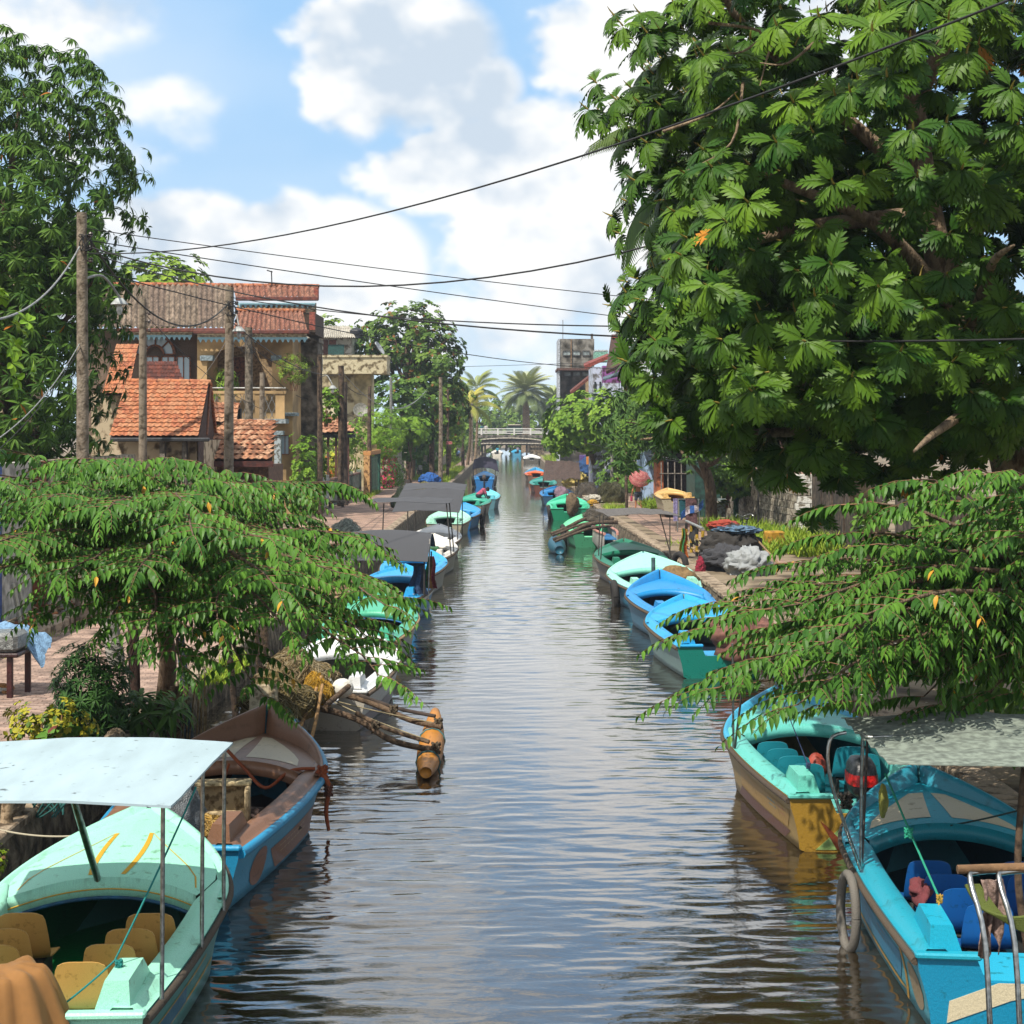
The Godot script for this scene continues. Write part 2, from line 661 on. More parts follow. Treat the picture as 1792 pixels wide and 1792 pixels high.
func make_path() -> void:
	paver_tex()
	var m = mat("pavement", hex("bb9f8e"), 0.9, {"tex": "paver", "scale": Vector3(0.31, 0.31, 0.31), "tex2": "blotch", "scale2": 0.13, "bump": 0.0})
	m.heightmap_enabled = false
	structure("path_left", strip(func(d): return -9.7 if d > 60.0 else -10.4, func(d): return left_edge(d) - 0.39, BANK + 0.004, BANK + 0.004, 37.0, 260.0, 60), m)
	structure("path_right", strip(func(d): return right_edge(d) + 1.0, func(d): return right_edge(d) + 3.6, BANK + 0.004, BANK + 0.004, 55.0, 260.0, 50), m)
	# near the bridge every paver is laid singly
	mat("mortar", hex("7d6c5f"), 0.95, {"tex": "grain", "scale": 1.5, "bump": 1.0})
	var bed = structure("path_near", strip(func(d): return -10.4, func(d): return left_edge(d) - 0.39, BANK + 0.002, BANK + 0.002, 8.0, 37.0, 16), M.mortar)
	var tones = [plain("b89b89", 0.9, "blotch", 0.25), plain("ae9181", 0.9, "blotch", 0.3), plain("bfa392", 0.9, "blotch", 0.2), plain("a88c7c", 0.9, "blotch", 0.35)]
	var b = shape()
	b.box(Vector3.ZERO, Vector3(0.222, 0.05, 0.108), Basis(), 0.007)
	var bm = b.mesh()
	var all = []
	var row = 0
	var d = 16.5
	while d < 37.0:
		var x = -10.3 + (row % 2) * 0.115
		while x < left_edge(d) - 0.5:
			all.append(Vector3(x, BANK - 0.012 + rr(-0.003, 0.003), -d))
			x += 0.23
		d += 0.115
		row += 1
	var seen = []
	var rest = []
	for p in all:
		var q = 750.0 + (EYE - BANK) * 3000.0 / -p.z
		var u: float = 890.0 + p.x * 3000.0 / -p.z
		if u > 0.0 and u < 135.0 and q > 1120.0 and q < 1300.0 and seen.size() < 300:
			seen.append(p)
		else:
			rest.append(p)
	for p in seen:
		part(bed, "paver", bm, tones[rng.randi() % 4], p, Basis.from_euler(Vector3(rr(-0.01, 0.01), rr(-0.02, 0.02), rr(-0.01, 0.01))))
	var xf = []
	for p in rest:
		xf.append(Transform3D(Basis.from_euler(Vector3(rr(-0.01, 0.01), rr(-0.02, 0.02), rr(-0.01, 0.01))), p))
	many(bed, "pavers", bm, tones[0], xf)


func make_bridge() -> void:
	var at = Vector3(0, 0, -273)
	var t = thing("road_bridge", "low white railed concrete road bridge across the far end of the canal", "bridge", at)
	var conc = plain("7b756b", 0.9, "mould", 0.2, 3.0)
	var dark = plain("57504a", 0.9, "stain", 0.3)
	var white = plain("f0eee8", 0.7, "grain", 0.4)
	var s = shape()
	s.box(Vector3(-0.4, 3.72, -2.5), Vector3(13.4, 0.5, 6.0), Basis(), 0.03)
	part(t, "deck", s, conc)
	for k in 4:
		s = shape()
		s.box(Vector3(-0.4, 2.85, 0.0 - k * 1.5), Vector3(12.6, 1.0, 0.4), Basis(), 0.02)
		part(t, "girder", s, dark)
	for k in 2:
		for y in ([2.55, 3.25] if k else [2.55]):
			pass
	for pipe in [[3.06, 0.10, 0.42], [2.62, 0.09, 0.0]]:
		s = shape()
		s.tube(bend([Vector3(-6.8, pipe[0] - 0.1, 0.75), Vector3(-3.5, pipe[0] + pipe[2] * 0.6, 0.75), Vector3(0, pipe[0] + pipe[2], 0.75), Vector3(3.5, pipe[0] + pipe[2] * 0.6, 0.75), Vector3(6.2, pipe[0] - 0.1, 0.75)], 4), pipe[1], -1, 8)
		part(t, "pipe", s, plain("b9b2a2", 0.6, "stain", 0.5))
	for y in [4.12, 4.47, 4.84]:
		s = shape()
		s.box(Vector3(-0.4, y + 0.12, 0.35), Vector3(13.2, 0.13, 0.12), Basis(), 0.02)
		part(t, "rail", s, white)
	for k in 6:
		s = shape()
		s.box(Vector3(-6.9 + k * 2.6, 4.52, 0.36), Vector3(0.26, 1.08, 0.24), Basis(), 0.02)
		part(t, "rail_post", s, white)
	for k in 2:
		s = shape()
		s.box(Vector3(-0.4, 4.4, -5.2), Vector3(13.2, 0.12, 0.12), Basis(), 0.02)
		part(t, "rail", s, white)
		break
	for x in [-4.2, -3.75, 2.9]:
		s = shape()
		s.box(Vector3(x, 1.1, -0.4), Vector3(0.28, 3.0, 0.4), Basis(), 0.02)
		part(t, "pier", s, dark)
	for x in [-5.7, 4.6]:
		s = shape()
		s.box(Vector3(x, 1.4, -2.2), Vector3(2.2, 2.4, 5.0), Basis(), 0.03)
		part(t, "abutment", s, plain("8f7f68", 0.95, "mould", 0.3, 4.0))


# ---------------------------------------------------------------- boats
# Local axes of a boat: origin on the waterline in the middle of the transom, bow towards -z.
class Lines:
	var L = 5.6
	var B = 1.04
	var Bs = 0.80
	var tc = 0.62
	var s0 = 0.64
	var sc = 0.72
	var rise = 0.40
	var follow = 0.6
	var lip = 0.26

	func half(t: float) -> float:
		if t <= tc:
			return lerpf(Bs, B, sin(t / tc * PI * 0.5))
		var u = (t - tc) / (1.0 - tc)
		return B * maxf(1.0 - pow(u, 2.0), 0.0)

	func sheer(t: float) -> float:
		if t <= tc:
			return lerpf(s0, sc, pow(t / tc, 1.6))
		return sc + rise * pow((t - tc) / (1.0 - tc), 1.35)

	func inner(t: float) -> float:
		var w = lerpf(lip, 0.10, smoothstep(tc - 0.04, tc + 0.10, t))
		return maxf(half(t) - w, half(t) * 0.35)

	func deck(t: float) -> float:
		return sc + 0.05 + maxf(0.0, (sheer(t) - sc)) * follow

	func z(t: float) -> float:
		return -L * t

	func skin(t: float, k: float, out := 0.0) -> Vector3:  # k: 0 at the gunwale, 1 at the keel
		var u = clampf((t - tc) / (1.0 - tc), 0.0, 1.0)
		var h = half(t)
		var s = sheer(t)
		var keel = -0.26 + 0.5 * pow(u, 3.0)
		var ch = h * (0.86 - 0.40 * u)
		var cy = 0.02 + 0.30 * u * u
		var p: Vector2
		if k < 0.12:
			p = Vector2(h, s).lerp(Vector2(h * 0.985, s - 0.12), k / 0.12)
		elif k < 0.7:
			p = Vector2(h * 0.985, s - 0.12).lerp(Vector2(ch, cy), (k - 0.12) / 0.58)
			p.x -= sin((k - 0.12) / 0.58 * PI) * 0.02 * h
		else:
			p = Vector2(ch, cy).lerp(Vector2(0, keel), (k - 0.7) / 0.3)
		return Vector3(p.x + out, p.y, z(t) + u * u * 0.42 * clampf((s - p.y) / s, 0.0, 1.3))


func ts(a: float, b: float, n: int) -> Array:
	var r = []
	for i in n + 1:
		r.append(lerpf(a, b, float(i) / n))
	return r


func mirrored(p: Vector3, s: float) -> Vector3:
	return Vector3(p.x * s, p.y, p.z)


func hull_patch(b: Node3D, ln: Lines, called: String, m: Material, side: float, t0: float, t1: float, k0: float, k1: float, skew := 0.0, round_it := false) -> void:
	var s = shape()
	s.g = 1
	var rows = []
	var n = 14
	for i in n + 1:
		var f = float(i) / n
		var t = lerpf(t0, t1, f)
		var row = []
		for j in 5:
			var k = lerpf(k0, k1, j / 4.0)
			if round_it:
				k = (k0 + k1) * 0.5 + (k1 - k0) * 0.5 * sqrt(maxf(0.0, 1.0 - pow(2.0 * f - 1.0, 2.0))) * (j / 2.0 - 1.0)
			row.append(mirrored(ln.skin(t + skew * j / 4.0, k, 0.006), side))
		rows.append(row)
	s.sheet(rows)
	part(b, called, s, m)


func boat(label: String, at: Vector3, run: float, o := {}) -> Node3D:
	var b = thing(o.get("name", "fishing_boat"), label, "boat", at, -atan(run), o.get("group", "fibreglass boats moored along the canal"))
	b.rotation.z = o.get("roll", rr(-0.012, 0.012))
	var ln = Lines.new()
	ln.L = o.get("L", 5.6)
	ln.B = o.get("B", 1.04)
	ln.Bs = o.get("Bs", 0.80)
	ln.rise = o.get("rise", 0.40)
	ln.follow = o.get("follow", 0.6)
	ln.tc = o.get("tc", 0.62)
	b.set_meta("lines", ln)
	var hull: Material = o.get("hull", gel("5d6a66"))
	var deckm: Material = o.get("deck", gel("7fd6bc"))
	var railm: Material = o.get("rail", plain("54432f", 0.85, "scuff", 1.2))
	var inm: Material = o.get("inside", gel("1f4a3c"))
	var near: bool = o.get("near", false)
	var nt = 26 if near else 14
	# outer skin and transom
	var s = shape()
	s.g = 1
	for side in [1.0, -1.0]:
		var rows = []
		for t in ts(0.0, 1.0, nt):
			var row = []
			for k in [0.0, 0.06, 0.12, 0.26, 0.41, 0.56, 0.7, 0.85, 1.0]:
				row.append(mirrored(ln.skin(t, k), side))
			rows.append(row)
		s.sheet(rows, false, side < 0)
	part(b, "hull", s, hull)
	# transom with the notch for the engine
	s = shape()
	var n0 = 0.30
	var nd = 0.20
	var outline = PackedVector2Array()
	for k in [1.0, 0.85, 0.7, 0.56, 0.41, 0.26, 0.12, 0.0]:
		var p = ln.skin(0.0, k)
		outline.append(Vector2(p.x, p.y))
	outline.append(Vector2(n0 + 0.08, ln.s0)); outline.append(Vector2(n0, ln.s0 - nd)); outline.append(Vector2(-n0, ln.s0 - nd)); outline.append(Vector2(-n0 - 0.08, ln.s0))
	for k in [0.0, 0.12, 0.26, 0.41, 0.56, 0.7, 0.85]:
		var p = ln.skin(0.0, k)
		outline.append(Vector2(-p.x, p.y))
	s.loft(outline, 0.05, Vector3(0, 0, 0.0))
	part(b, "transom", s, o.get("transom", hull))
	# side decks
	for side in [1.0, -1.0]:
		s = shape()
		s.g = 1
		var rows = []
		for t in ts(0.0, ln.tc + 0.055, 13):
			var h = ln.half(t)
			var y = ln.sheer(t)
			var i = ln.inner(t)
			rows.append([Vector3(h, y, ln.z(t)), Vector3(h - 0.055, y + 0.005, ln.z(t)), Vector3(h - 0.08, y + 0.055, ln.z(t)), Vector3(i + 0.03, y + 0.06, ln.z(t)), Vector3(i, y + 0.03, ln.z(t)), Vector3(i - 0.01, y - 0.12, ln.z(t))])
		for r in rows:
			for j in r.size():
				r[j] = mirrored(r[j], side)
		s.sheet(rows, false, side > 0)
		part(b, "side_deck", s, deckm)
		s = shape()
		var path = []
		for t in ts(0.0, 0.985, nt):
			var p = ln.skin(t, 0.05)
			path.append(mirrored(p + Vector3(0.02, 0.0, 0.0), side))
		s.tube(path, o.get("rail_r", 0.036), o.get("rail_r", 0.036) * 0.85, 7)
		part(b, "rub_rail", s, railm)
	# bow: bulwark, foredeck, coaming
	var t0 = ln.tc - 0.02
	s = shape()
	s.g = 1
	for side in [1.0, -1.0]:
		var rows = []
		for t in ts(t0, 0.995, 16):
			var h = ln.half(t)
			var y = ln.sheer(t)
			var i = ln.inner(t)
			var z = ln.z(t)
			var u = clampf((t - ln.tc) / (1.0 - ln.tc), 0.0, 1.0)
			var back_by = u * u * (0.05 + 0.50 * clampf((y - minf(ln.deck(t), y)) / y, 0.0, 1.0))
			rows.append([Vector3(h, y - 0.01, z), Vector3(h - 0.012 * minf(1.0, h * 8.0), y + 0.03, z), Vector3(lerpf(h, i, 0.45), y + 0.03, z + 0.01 + u * 0.02), Vector3(lerpf(h, i, 0.62), y - 0.01, z + 0.015 + u * 0.05), Vector3(i, minf(ln.deck(t), y), z + 0.02 + back_by)])
		for r in rows:
			for j in r.size():
				r[j] = mirrored(r[j], side)
		s.sheet(rows, false, side > 0)
	part(b, "bulwark", s, o.get("bulwark", deckm))
	var arc: float = o.get("arc", 0.055)
	var fore = func(f: float, a: float, up := 0.0) -> Vector3:
		var t = lerpf(t0, 0.985, f) + arc * (1.0 - a * a) * (1.0 - f)
		var u = clampf((t - ln.tc) / (1.0 - ln.tc), 0.0, 1.0)
		var y = ln.sheer(t)
		return Vector3(a * ln.inner(t), ln.deck(t) + 0.10 * (1.0 - a * a) * minf(1.0, ln.inner(t)) + up, ln.z(t) + 0.02 + u * u * (0.05 + 0.50 * clampf((y - minf(ln.deck(t), y)) / y, 0.0, 1.0)))
	s = shape()
	s.g = 1
	var grid = []
	for i in 11:
		var row = []
		for j in 15:
			row.append(fore.call(i / 10.0, j / 7.0 - 1.0))
		grid.append(row)
	s.sheet(grid, false, true)
	part(b, "foredeck", s, deckm)
	s = shape()
	s.g = 1
	var hi = []
	var lip = []
	var lo = []
	var back = []
	for j in 21:
		var a = j / 10.0 - 1.0
		var p: Vector3 = fore.call(0.0, a)
		hi.append(p + Vector3(0, 0.0, -0.01)); lip.append(p + Vector3(0, 0.012, 0.03)); lo.append(p + Vector3(0, -0.16, 0.045)); back.append(p + Vector3(0, -0.17, 0.0))
	s.sheet([hi, lip, lo, back])
	part(b, "coaming", s, o.get("coaming", deckm))
	if o.has("line"):
		s = shape()
		var pl = []
		for j in 21:
			pl.append(lip[j].lerp(lo[j], 0.62) + Vector3(0, 0, 0.004))
		s.tube(pl, 0.007, -1, 4)
		part(b, "coaming_line", s, o.line)
	if o.has("trim"):
		s = shape()
		var pl = []
		for p in lo:
			pl.append(p + Vector3(0, -0.012, 0.005))
		s.tube(pl, 0.018, -1, 6)
		part(b, "coaming_edge", s, o.trim)
	# lining: sides, floor and bulkheads
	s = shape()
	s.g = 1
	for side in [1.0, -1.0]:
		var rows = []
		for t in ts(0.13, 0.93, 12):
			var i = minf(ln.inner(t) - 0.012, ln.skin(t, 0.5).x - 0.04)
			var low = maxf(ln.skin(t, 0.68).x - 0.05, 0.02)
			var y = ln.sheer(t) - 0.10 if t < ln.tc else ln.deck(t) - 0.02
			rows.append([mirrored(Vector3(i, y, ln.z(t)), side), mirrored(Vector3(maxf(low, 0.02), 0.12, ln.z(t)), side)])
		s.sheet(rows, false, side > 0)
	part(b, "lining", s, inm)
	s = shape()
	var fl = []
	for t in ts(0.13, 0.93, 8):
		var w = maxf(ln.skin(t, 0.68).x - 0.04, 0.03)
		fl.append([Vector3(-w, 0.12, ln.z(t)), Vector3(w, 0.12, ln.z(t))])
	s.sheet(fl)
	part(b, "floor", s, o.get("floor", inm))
	s = shape()
	var zb = ln.z(0.14)
	var wb = ln.inner(0.14)
	s.box(Vector3(0, (ln.s0 - nd) * 0.5 + 0.05, zb), Vector3(wb * 2.0, ln.s0 - nd - 0.1, 0.04), Basis(), 0.0)
	s.box(Vector3(0, ln.s0 - nd - 0.02, zb * 0.5 - 0.01), Vector3(wb * 2.0, 0.04, -zb - 0.06), Basis(), 0.0)
	part(b, "engine_well", s, o.get("well", deckm))
	# the two raised boxes either side of the engine
	for side in [1.0, -1.0]:
		s = shape()
		s.g = -1
		var x0 = ln.Bs - 0.09
		var x1 = ln.Bs - 0.42
		var y0 = ln.s0 - nd
		var y1 = ln.s0 + 0.24
		var q = []
		for c in [[x0, y0, -0.015], [x1 - 0.03, y0, -0.015], [x1 - 0.03, y0, zb - 0.42], [x0, y0, zb - 0.42], [x0 - 0.03, y1, -0.06], [x1 + 0.12, y1, -0.06], [x1 + 0.12, y1, zb + 0.10], [x0 - 0.03, y1, zb + 0.10]]:
			q.append(mirrored(Vector3(c[0], c[1], c[2]), side))
		for f in [[0, 1, 5, 4], [1, 2, 6, 5], [2, 3, 7, 6], [3, 0, 4, 7], [4, 5, 6, 7]]:
			var c: Vector3 = (q[f[0]] + q[f[1]] + q[f[2]] + q[f[3]]) * 0.25
			s.quad(q[f[0]], q[f[1]], q[f[2]], q[f[3]])
		part(b, "stern_box", s, o.get("box", deckm))
	# capping over the transom
	for side in [1.0, -1.0]:
		s = shape()
		s.box(mirrored(Vector3((ln.Bs + n0) * 0.5 + 0.03, ln.s0 + 0.01, 0.01), side), Vector3(ln.Bs - n0 - 0.02, 0.055, 0.11), Basis(), 0.02)
		part(b, "transom_cap", s, o.get("cap", railm if o.get("railcap", false) else deckm))
	if o.has("stripes"):
		for st in o.stripes:
			for side in ([1.0, -1.0] if not st.has("side") else [st.side]):
				hull_patch(b, ln, "hull_paint", st.m, side, st.t[0], st.t[1], st.k[0], st.k[1], st.get("skew", 0.0), st.get("round", false))
	if o.has("deckpaint"):
		for st in o.deckpaint:
			s = shape()
			s.g = 1
			var g2 = []
			for i in 7:
				var row = []
				for j in 7:
					var a0: float = lerpf(st.a0[0], st.a1[0], i / 6.0)
					var a1: float = lerpf(st.a0[1], st.a1[1], i / 6.0)
					row.append(fore.call(lerpf(st.f[0], st.f[1], i / 6.0), lerpf(a0, a1, j / 6.0), 0.004))
				g2.append(row)
			s.sheet(g2, false, true)
			part(b, "deck_paint", s, st.m)
	if o.has("seats"):
		for q in o.seats:
			seat(b, Vector3(q[0], 0.12, q[1]), o.seatm, q[2] if q.size() > 2 else 0.0)
	if o.has("motor"):
		motor(b, o.motor)
	if o.has("tyre"):
		for q in o.tyre:
			s = shape()
			var ring = []
			for j in 25:
				var a = TAU * j / 24.0
				ring.append(Vector3(q[0] - signf(q[0]) * 0.10 * q[3] * (1.0 - sin(a)), q[1] + sin(a) * q[3], q[2] + cos(a) * q[3] * 0.9))
			s.tube(ring, q[3] * 0.28, -1, 8, false)
			part(b, "tyre_fender", s, plain("2b2927", 0.85, "scuff", 1.5))
	return b


func seat(b: Node3D, at: Vector3, m: Material, turn := 0.0) -> void:
	if not M.has("_seat"):
		var s = shape()
		var rows = []
		for i in 11:
			var f = i / 10.0
			var row = []
			for j in 9:
				var a = j / 4.0 - 1.0
				var p: Vector3
				var w: float
				if f < 0.42:
					var q = f / 0.42
					w = 0.22
					p = Vector3(0, 0.30 + 0.03 * pow(1.0 - q, 2.0) * 0.0 - 0.02 * sin(q * PI) + a * a * 0.015, -0.20 + 0.36 * q)
					p.y -= 0.03 * pow(1.0 - q, 3.0)
				else:
					var q = (f - 0.42) / 0.58
					w = lerpf(0.235, 0.185, q * q)
					p = Vector3(0, 0.30 + 0.42 * q, 0.16 + 0.07 * q + 0.03 * sin(minf(q * 4.0, 1.0) * PI * 0.5) - a * a * 0.025)
					if i == 10:
						p.y -= a * a * a * a * 0.035
				row.append(Vector3(a * w, p.y, p.z))
			rows.append(row)
		s.slab(rows, 0.012)
		M["_seat"] = s.mesh()
		s = shape()
		for x in [-0.15, 0.15]:
			s.box(Vector3(x, 0.13, 0.0), Vector3(0.035, 0.28, 0.3), Basis(), 0.006)
		s.box(Vector3(0, 0.262, 0), Vector3(0.34, 0.02, 0.3))
		M["_seatfoot"] = s.mesh()
	var o = part(b, "seat", M["_seat"], m, at, Basis(Vector3.UP, turn))
	part(o, "seat_base", M["_seatfoot"], plain("4a4a44", 0.6))


func motor(b: Node3D, q: Dictionary) -> void:
	var s = shape()
	s.g = 1
	var at: Vector3 = q.at
	var rows = []
	for r in [[0.30, 0.10, 0.02], [0.16, 0.14, 0.20], [0.18, 0.15, 0.25], [0.18, 0.16, 0.27], [0.17, 0.16, 0.42], [0.13, 0.13, 0.54], [0.06, 0.07, 0.58], [0.0, 0.0, 0.585]]:
		pass
	for r in [[0.0, 0.0, 0.10], [0.10, 0.13, 0.10], [0.15, 0.22, 0.15], [0.16, 0.25, 0.20], [0.165, 0.26, 0.36], [0.15, 0.24, 0.46], [0.11, 0.18, 0.53], [0.0, 0.0, 0.55]]:
		var ring = []
		for j in 16:
			var a = TAU * j / 16
			var c = cos(a)
			var d = sin(a)
			ring.append(at + Vector3(signf(c) * pow(absf(c), 0.6) * r[0], r[2], signf(d) * pow(absf(d), 0.6) * r[1] - r[2] * 0.12))
		rows.append(ring)
	s.sheet(rows, true)
	var e = part(b, "outboard_engine", s, q.m)
	s = shape()
	s.box(at + Vector3(0, -0.25, 0.05), Vector3(0.13, 0.75, 0.16), Basis(), 0.03)
	part(e, "leg", s, plain("2c2d2e", 0.5))
	if q.has("band"):
		s = shape()
		s.g = 1
		rows = []
		for r in [[0.170, 0.266, 0.24], [0.172, 0.268, 0.30], [0.168, 0.264, 0.37]]:
			var ring = []
			for j in 16:
				var a = TAU * j / 16
				var c = cos(a)
				var d = sin(a)
				ring.append(at + Vector3(signf(c) * pow(absf(c), 0.6) * r[0], r[2], signf(d) * pow(absf(d), 0.6) * r[1] - r[2] * 0.12))
			rows.append(ring)
		s.sheet(rows, true)
		part(e, "cowl_band", s, q.band)


func rod(b: Node, called: String, pts: Array, r: float, m: Material, r1 := -1.0, sides := 7, smooth := 0) -> MeshInstance3D:
	var s = shape()
	s.tube(bend(pts, smooth) if smooth else pts, r, r1, sides)
	return part(b, called, s, m)


func awning(b: Node3D, called: String, c: Array, m: Material, crown := 0.05, ripple := 0.01, th := 0.012, n := 14) -> MeshInstance3D:
	# c: four corners, near left, near right, far right, far left
	var s = shape()
	var rows = []
	for i in n + 1:
		var row = []
		var u = float(i) / n
		for j in n + 1:
			var v = float(j) / n
			var p: Vector3 = c[0].lerp(c[1], v).lerp(c[3].lerp(c[2], v), u)
			p.y += crown * 4.0 * v * (1.0 - v) + ripple * wob.get_noise_2d(u * 160.0 + c[0].x * 40.0, v * 260.0)
			row.append(p)
		rows.append(row)
	s.slab(rows, th)
	return part(b, called, s, m)


func knot(b: Node, called: String, at: Vector3, r: float, m: Material) -> void:
	var s = shape()
	var pts = []
	for i in 30:
		var a = i * 1.9
		pts.append(at + Vector3(cos(a) * r, sin(a * 0.7) * r * 1.3, sin(a) * r))
	s.tube(pts, r * 0.30, -1, 5)
	part(b, called, s, m)


func make_boats() -> void:
	var steel = mat("steel", hex("b9bbb8"), 0.28, {"metal": 1.0, "tex": "blotch", "scale": 2.0})
	var iron = plain("3f3a35", 0.7, "scuff", 2.0)
	var rope_teal = plain("1d8f8a", 0.9, "grain", 4.0)
	var rope_pale = plain("c9bfa4", 0.9, "grain", 4.0)
	var rope_green = plain("22a886", 0.9, "grain", 4.0)
	var cloth_grey = mat("awning_grey", hex("45464a"), 0.9, {"tex": "grain", "scale": 0.5, "rim": 0.2})
	var cream = gel("cfc3a4")
	# ---- left bank, from the near end
	var mint = gel("a3e6cc")
	var b = boat("mint green boat with tan seats under a flat white awning, nearest on the left", Vector3(-3.62, 0, -12.7), -0.015, {
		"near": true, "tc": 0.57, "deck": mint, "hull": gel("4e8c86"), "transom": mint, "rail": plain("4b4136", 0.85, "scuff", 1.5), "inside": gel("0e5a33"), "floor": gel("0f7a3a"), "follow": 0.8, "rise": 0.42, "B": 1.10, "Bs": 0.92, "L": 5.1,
		"trim": plain("0c5c86", 0.6), "seatm": mat("seat_tan", hex("c99a52"), 0.5, {"tex": "scuff", "scale": 1.4, "tex2": "grain", "scale2": 3.0}),
		"seats": [[0.30, -0.92], [0.42, -1.38], [0.50, -1.80], [0.58, -2.25], [-0.52, -1.40], [-0.56, -1.85], [-0.54, -2.32], [-0.5, -0.9]],
		"deckpaint": [{"f": [0.04, 0.62], "a0": [0.10, 0.145], "a1": [0.26, 0.33], "m": gel("d3a633")}, {"f": [0.04, 0.62], "a0": [-0.22, -0.175], "a1": [-0.33, -0.26], "m": gel("d3a633")}, {"f": [0.06, 0.62], "a0": [0.90, 0.92], "a1": [0.32, 0.335], "m": gel("d3a633")}, {"f": [0.06, 0.62], "a0": [-0.92, -0.90], "a1": [-0.335, -0.32], "m": gel("d3a633")}], "line": gel("d3a633"),
		"stripes": [{"t": [0.02, 0.55], "k": [0.50, 0.53], "m": gel("c79a32")}, {"t": [0.02, 0.45], "k": [0.30, 0.33], "m": gel("c79a32")}, {"t": [0.10, 0.30], "k": [0.32, 0.52], "m": gel("3c6f86"), "skew": 0.03}]})
	var white_sheet = mat("sheet_white", hex("a6bac1"), 0.5, {"tex": "faint", "scale": Vector3(0.5, 0.5, 0.12), "tex2": "marks", "scale2": 0.35, "world": false})
	awning(b, "awning", [Vector3(-1.35, 2.13, -0.2), Vector3(1.10, 2.13, -0.2), Vector3(1.2, 2.15, -2.72), Vector3(-1.4, 2.15, -2.72)], white_sheet, 0.05, 0.015, 0.02)
	for q in [[0.88, -0.3], [0.97, -1.6], [1.0, -2.6]]:
		rod(b, "awning_pole", [Vector3(q[0] + 0.12, 0.66, q[1]), Vector3(q[0] + 0.14, 2.12, q[1] - 0.02)], 0.018, steel)
	rod(b, "awning_pole", [Vector3(-0.10, 0.86, -3.05), Vector3(-0.15, 1.7, -2.4), Vector3(-0.18, 2.14, -2.05)], 0.034, steel)
	rod(b, "mooring_line", sag(Vector3(0.62, 0.92, -0.42), Vector3(1.14, 2.1, -1.1), 0.02), 0.008, rope_teal)
	rod(b, "mooring_line", sag(Vector3(0.62, 0.92, -0.42), Vector3(0.0, 0.5, -0.05), 0.03), 0.008, rope_teal)
	knot(b, "rope_knot", Vector3(0.66, 0.90, -0.38), 0.028, rope_teal)
	rod(b, "mooring_line", sag(Vector3(-0.45, 0.86, -4.9), Vector3(-1.75, 0.75, -5.6), 0.06), 0.011, rope_pale)
	# tarpaulin over its engine, falling in pleats
	var s = shape()
	var rows = []
	for i in 26:
		var row = []
		var r = i / 25.0
		for j in 73:
			var a = TAU * j / 72.0
			var pleat = sin(a * 9.0 + 2.0 * sin(a * 2.0)) * 0.6 + sin(a * 17.0 + 1.0) * 0.25
			var wide = 0.60 * pow(r, 0.8) * (1.0 + 0.13 * smoothstep(0.15, 0.9, r) * pleat)
			var y = 1.02 - 0.10 * r - 0.52 * smoothstep(0.42, 1.0, r) + 0.05 * wob.get_noise_2d(cos(a) * r * 120.0, sin(a) * r * 120.0) + 0.05 * pleat * smoothstep(0.1, 0.6, r)
			row.append(Vector3(-0.16 + cos(a) * wide, y, 0.02 + sin(a) * wide * 0.85))
		rows.append(row)
	s.slab(rows, 0.006)
	lone("tarpaulin", "brown cloth cover over the engine of the near mint green boat", "cover", s, mat("canvas_brown", hex("9c6d38"), 0.9, {"tex": "faint", "scale": 1.5, "tex2": "grain", "scale2": 6.0, "rim": 0.3}), b.position, b.rotation.y)

	var brown = gel("8a644c")
	b = boat("brown boat with blue rubbing strake beside the outrigger canoe", Vector3(-3.6, 0, -17.8), 0.06, {
		"near": true, "deck": brown, "hull": gel("3f92b5"), "transom": gel("2386b0"), "rail": gel("2a9bcd"), "inside": gel("3c2a20"), "cap": gel("2a9bcd"), "rail_r": 0.055, "B": 1.10, "Bs": 0.82, "rise": 0.52, "follow": 0.24, "tc": 0.60,
		"deckpaint": [{"f": [0.10, 0.80], "a0": [0.09, 0.84], "a1": [0.12, 0.5], "m": cream}, {"f": [0.10, 0.80], "a0": [-0.84, -0.09], "a1": [-0.5, -0.12], "m": cream}],
		"stripes": [{"t": [0.22, 0.60], "k": [0.34, 0.66], "m": gel("8a5a3e"), "skew": 0.06}, {"t": [0.10, 0.20], "k": [0.2, 0.66], "m": gel("8a5a3e"), "round": true}, {"t": [0.28, 0.50], "k": [0.40, 0.52], "m": gel("b79a68"), "skew": 0.03}, {"t": [0.115, 0.185], "k": [0.28, 0.58], "m": gel("6f4632"), "round": true}]})
	var orange = plain("a8552f", 0.95, "grain", 3.0)
	rod(b, "rope", [Vector3(-0.15, 1.02, -3.6), Vector3(0.12, 0.80, -3.45), Vector3(0.42, 0.58, -3.3), Vector3(0.72, 0.78, -3.35), Vector3(1.02, 0.80, -3.4)], 0.022, orange, -1, 6, 6)
	rod(b, "rope", [Vector3(1.05, 0.78, -3.36), Vector3(1.2, 0.62, -3.3), Vector3(1.17, 0.3, -3.3), Vector3(1.2, 0.06, -3.3)], 0.04, orange, 0.02, 6, 5)
	knot(b, "rope_knot", Vector3(1.12, 0.76, -3.36), 0.06, orange)
	knot(b, "rope_knot", Vector3(1.20, 0.55, -3.3), 0.05, plain("7a4a38", 0.95))
	rod(b, "rope", [Vector3(-0.05, 0.86, -3.4), Vector3(-0.1, 0.70, -3.35), Vector3(-0.13, 0.52, -3.34)], 0.014, orange, 0.03)
	# what lies in it
	var crate = thing("fish_crate", "worn beige insulated fish crate standing open in the brown boat", "crate", b.position + Vector3(0.34, 0.42, -1.75), 0.12)
	s = shape()
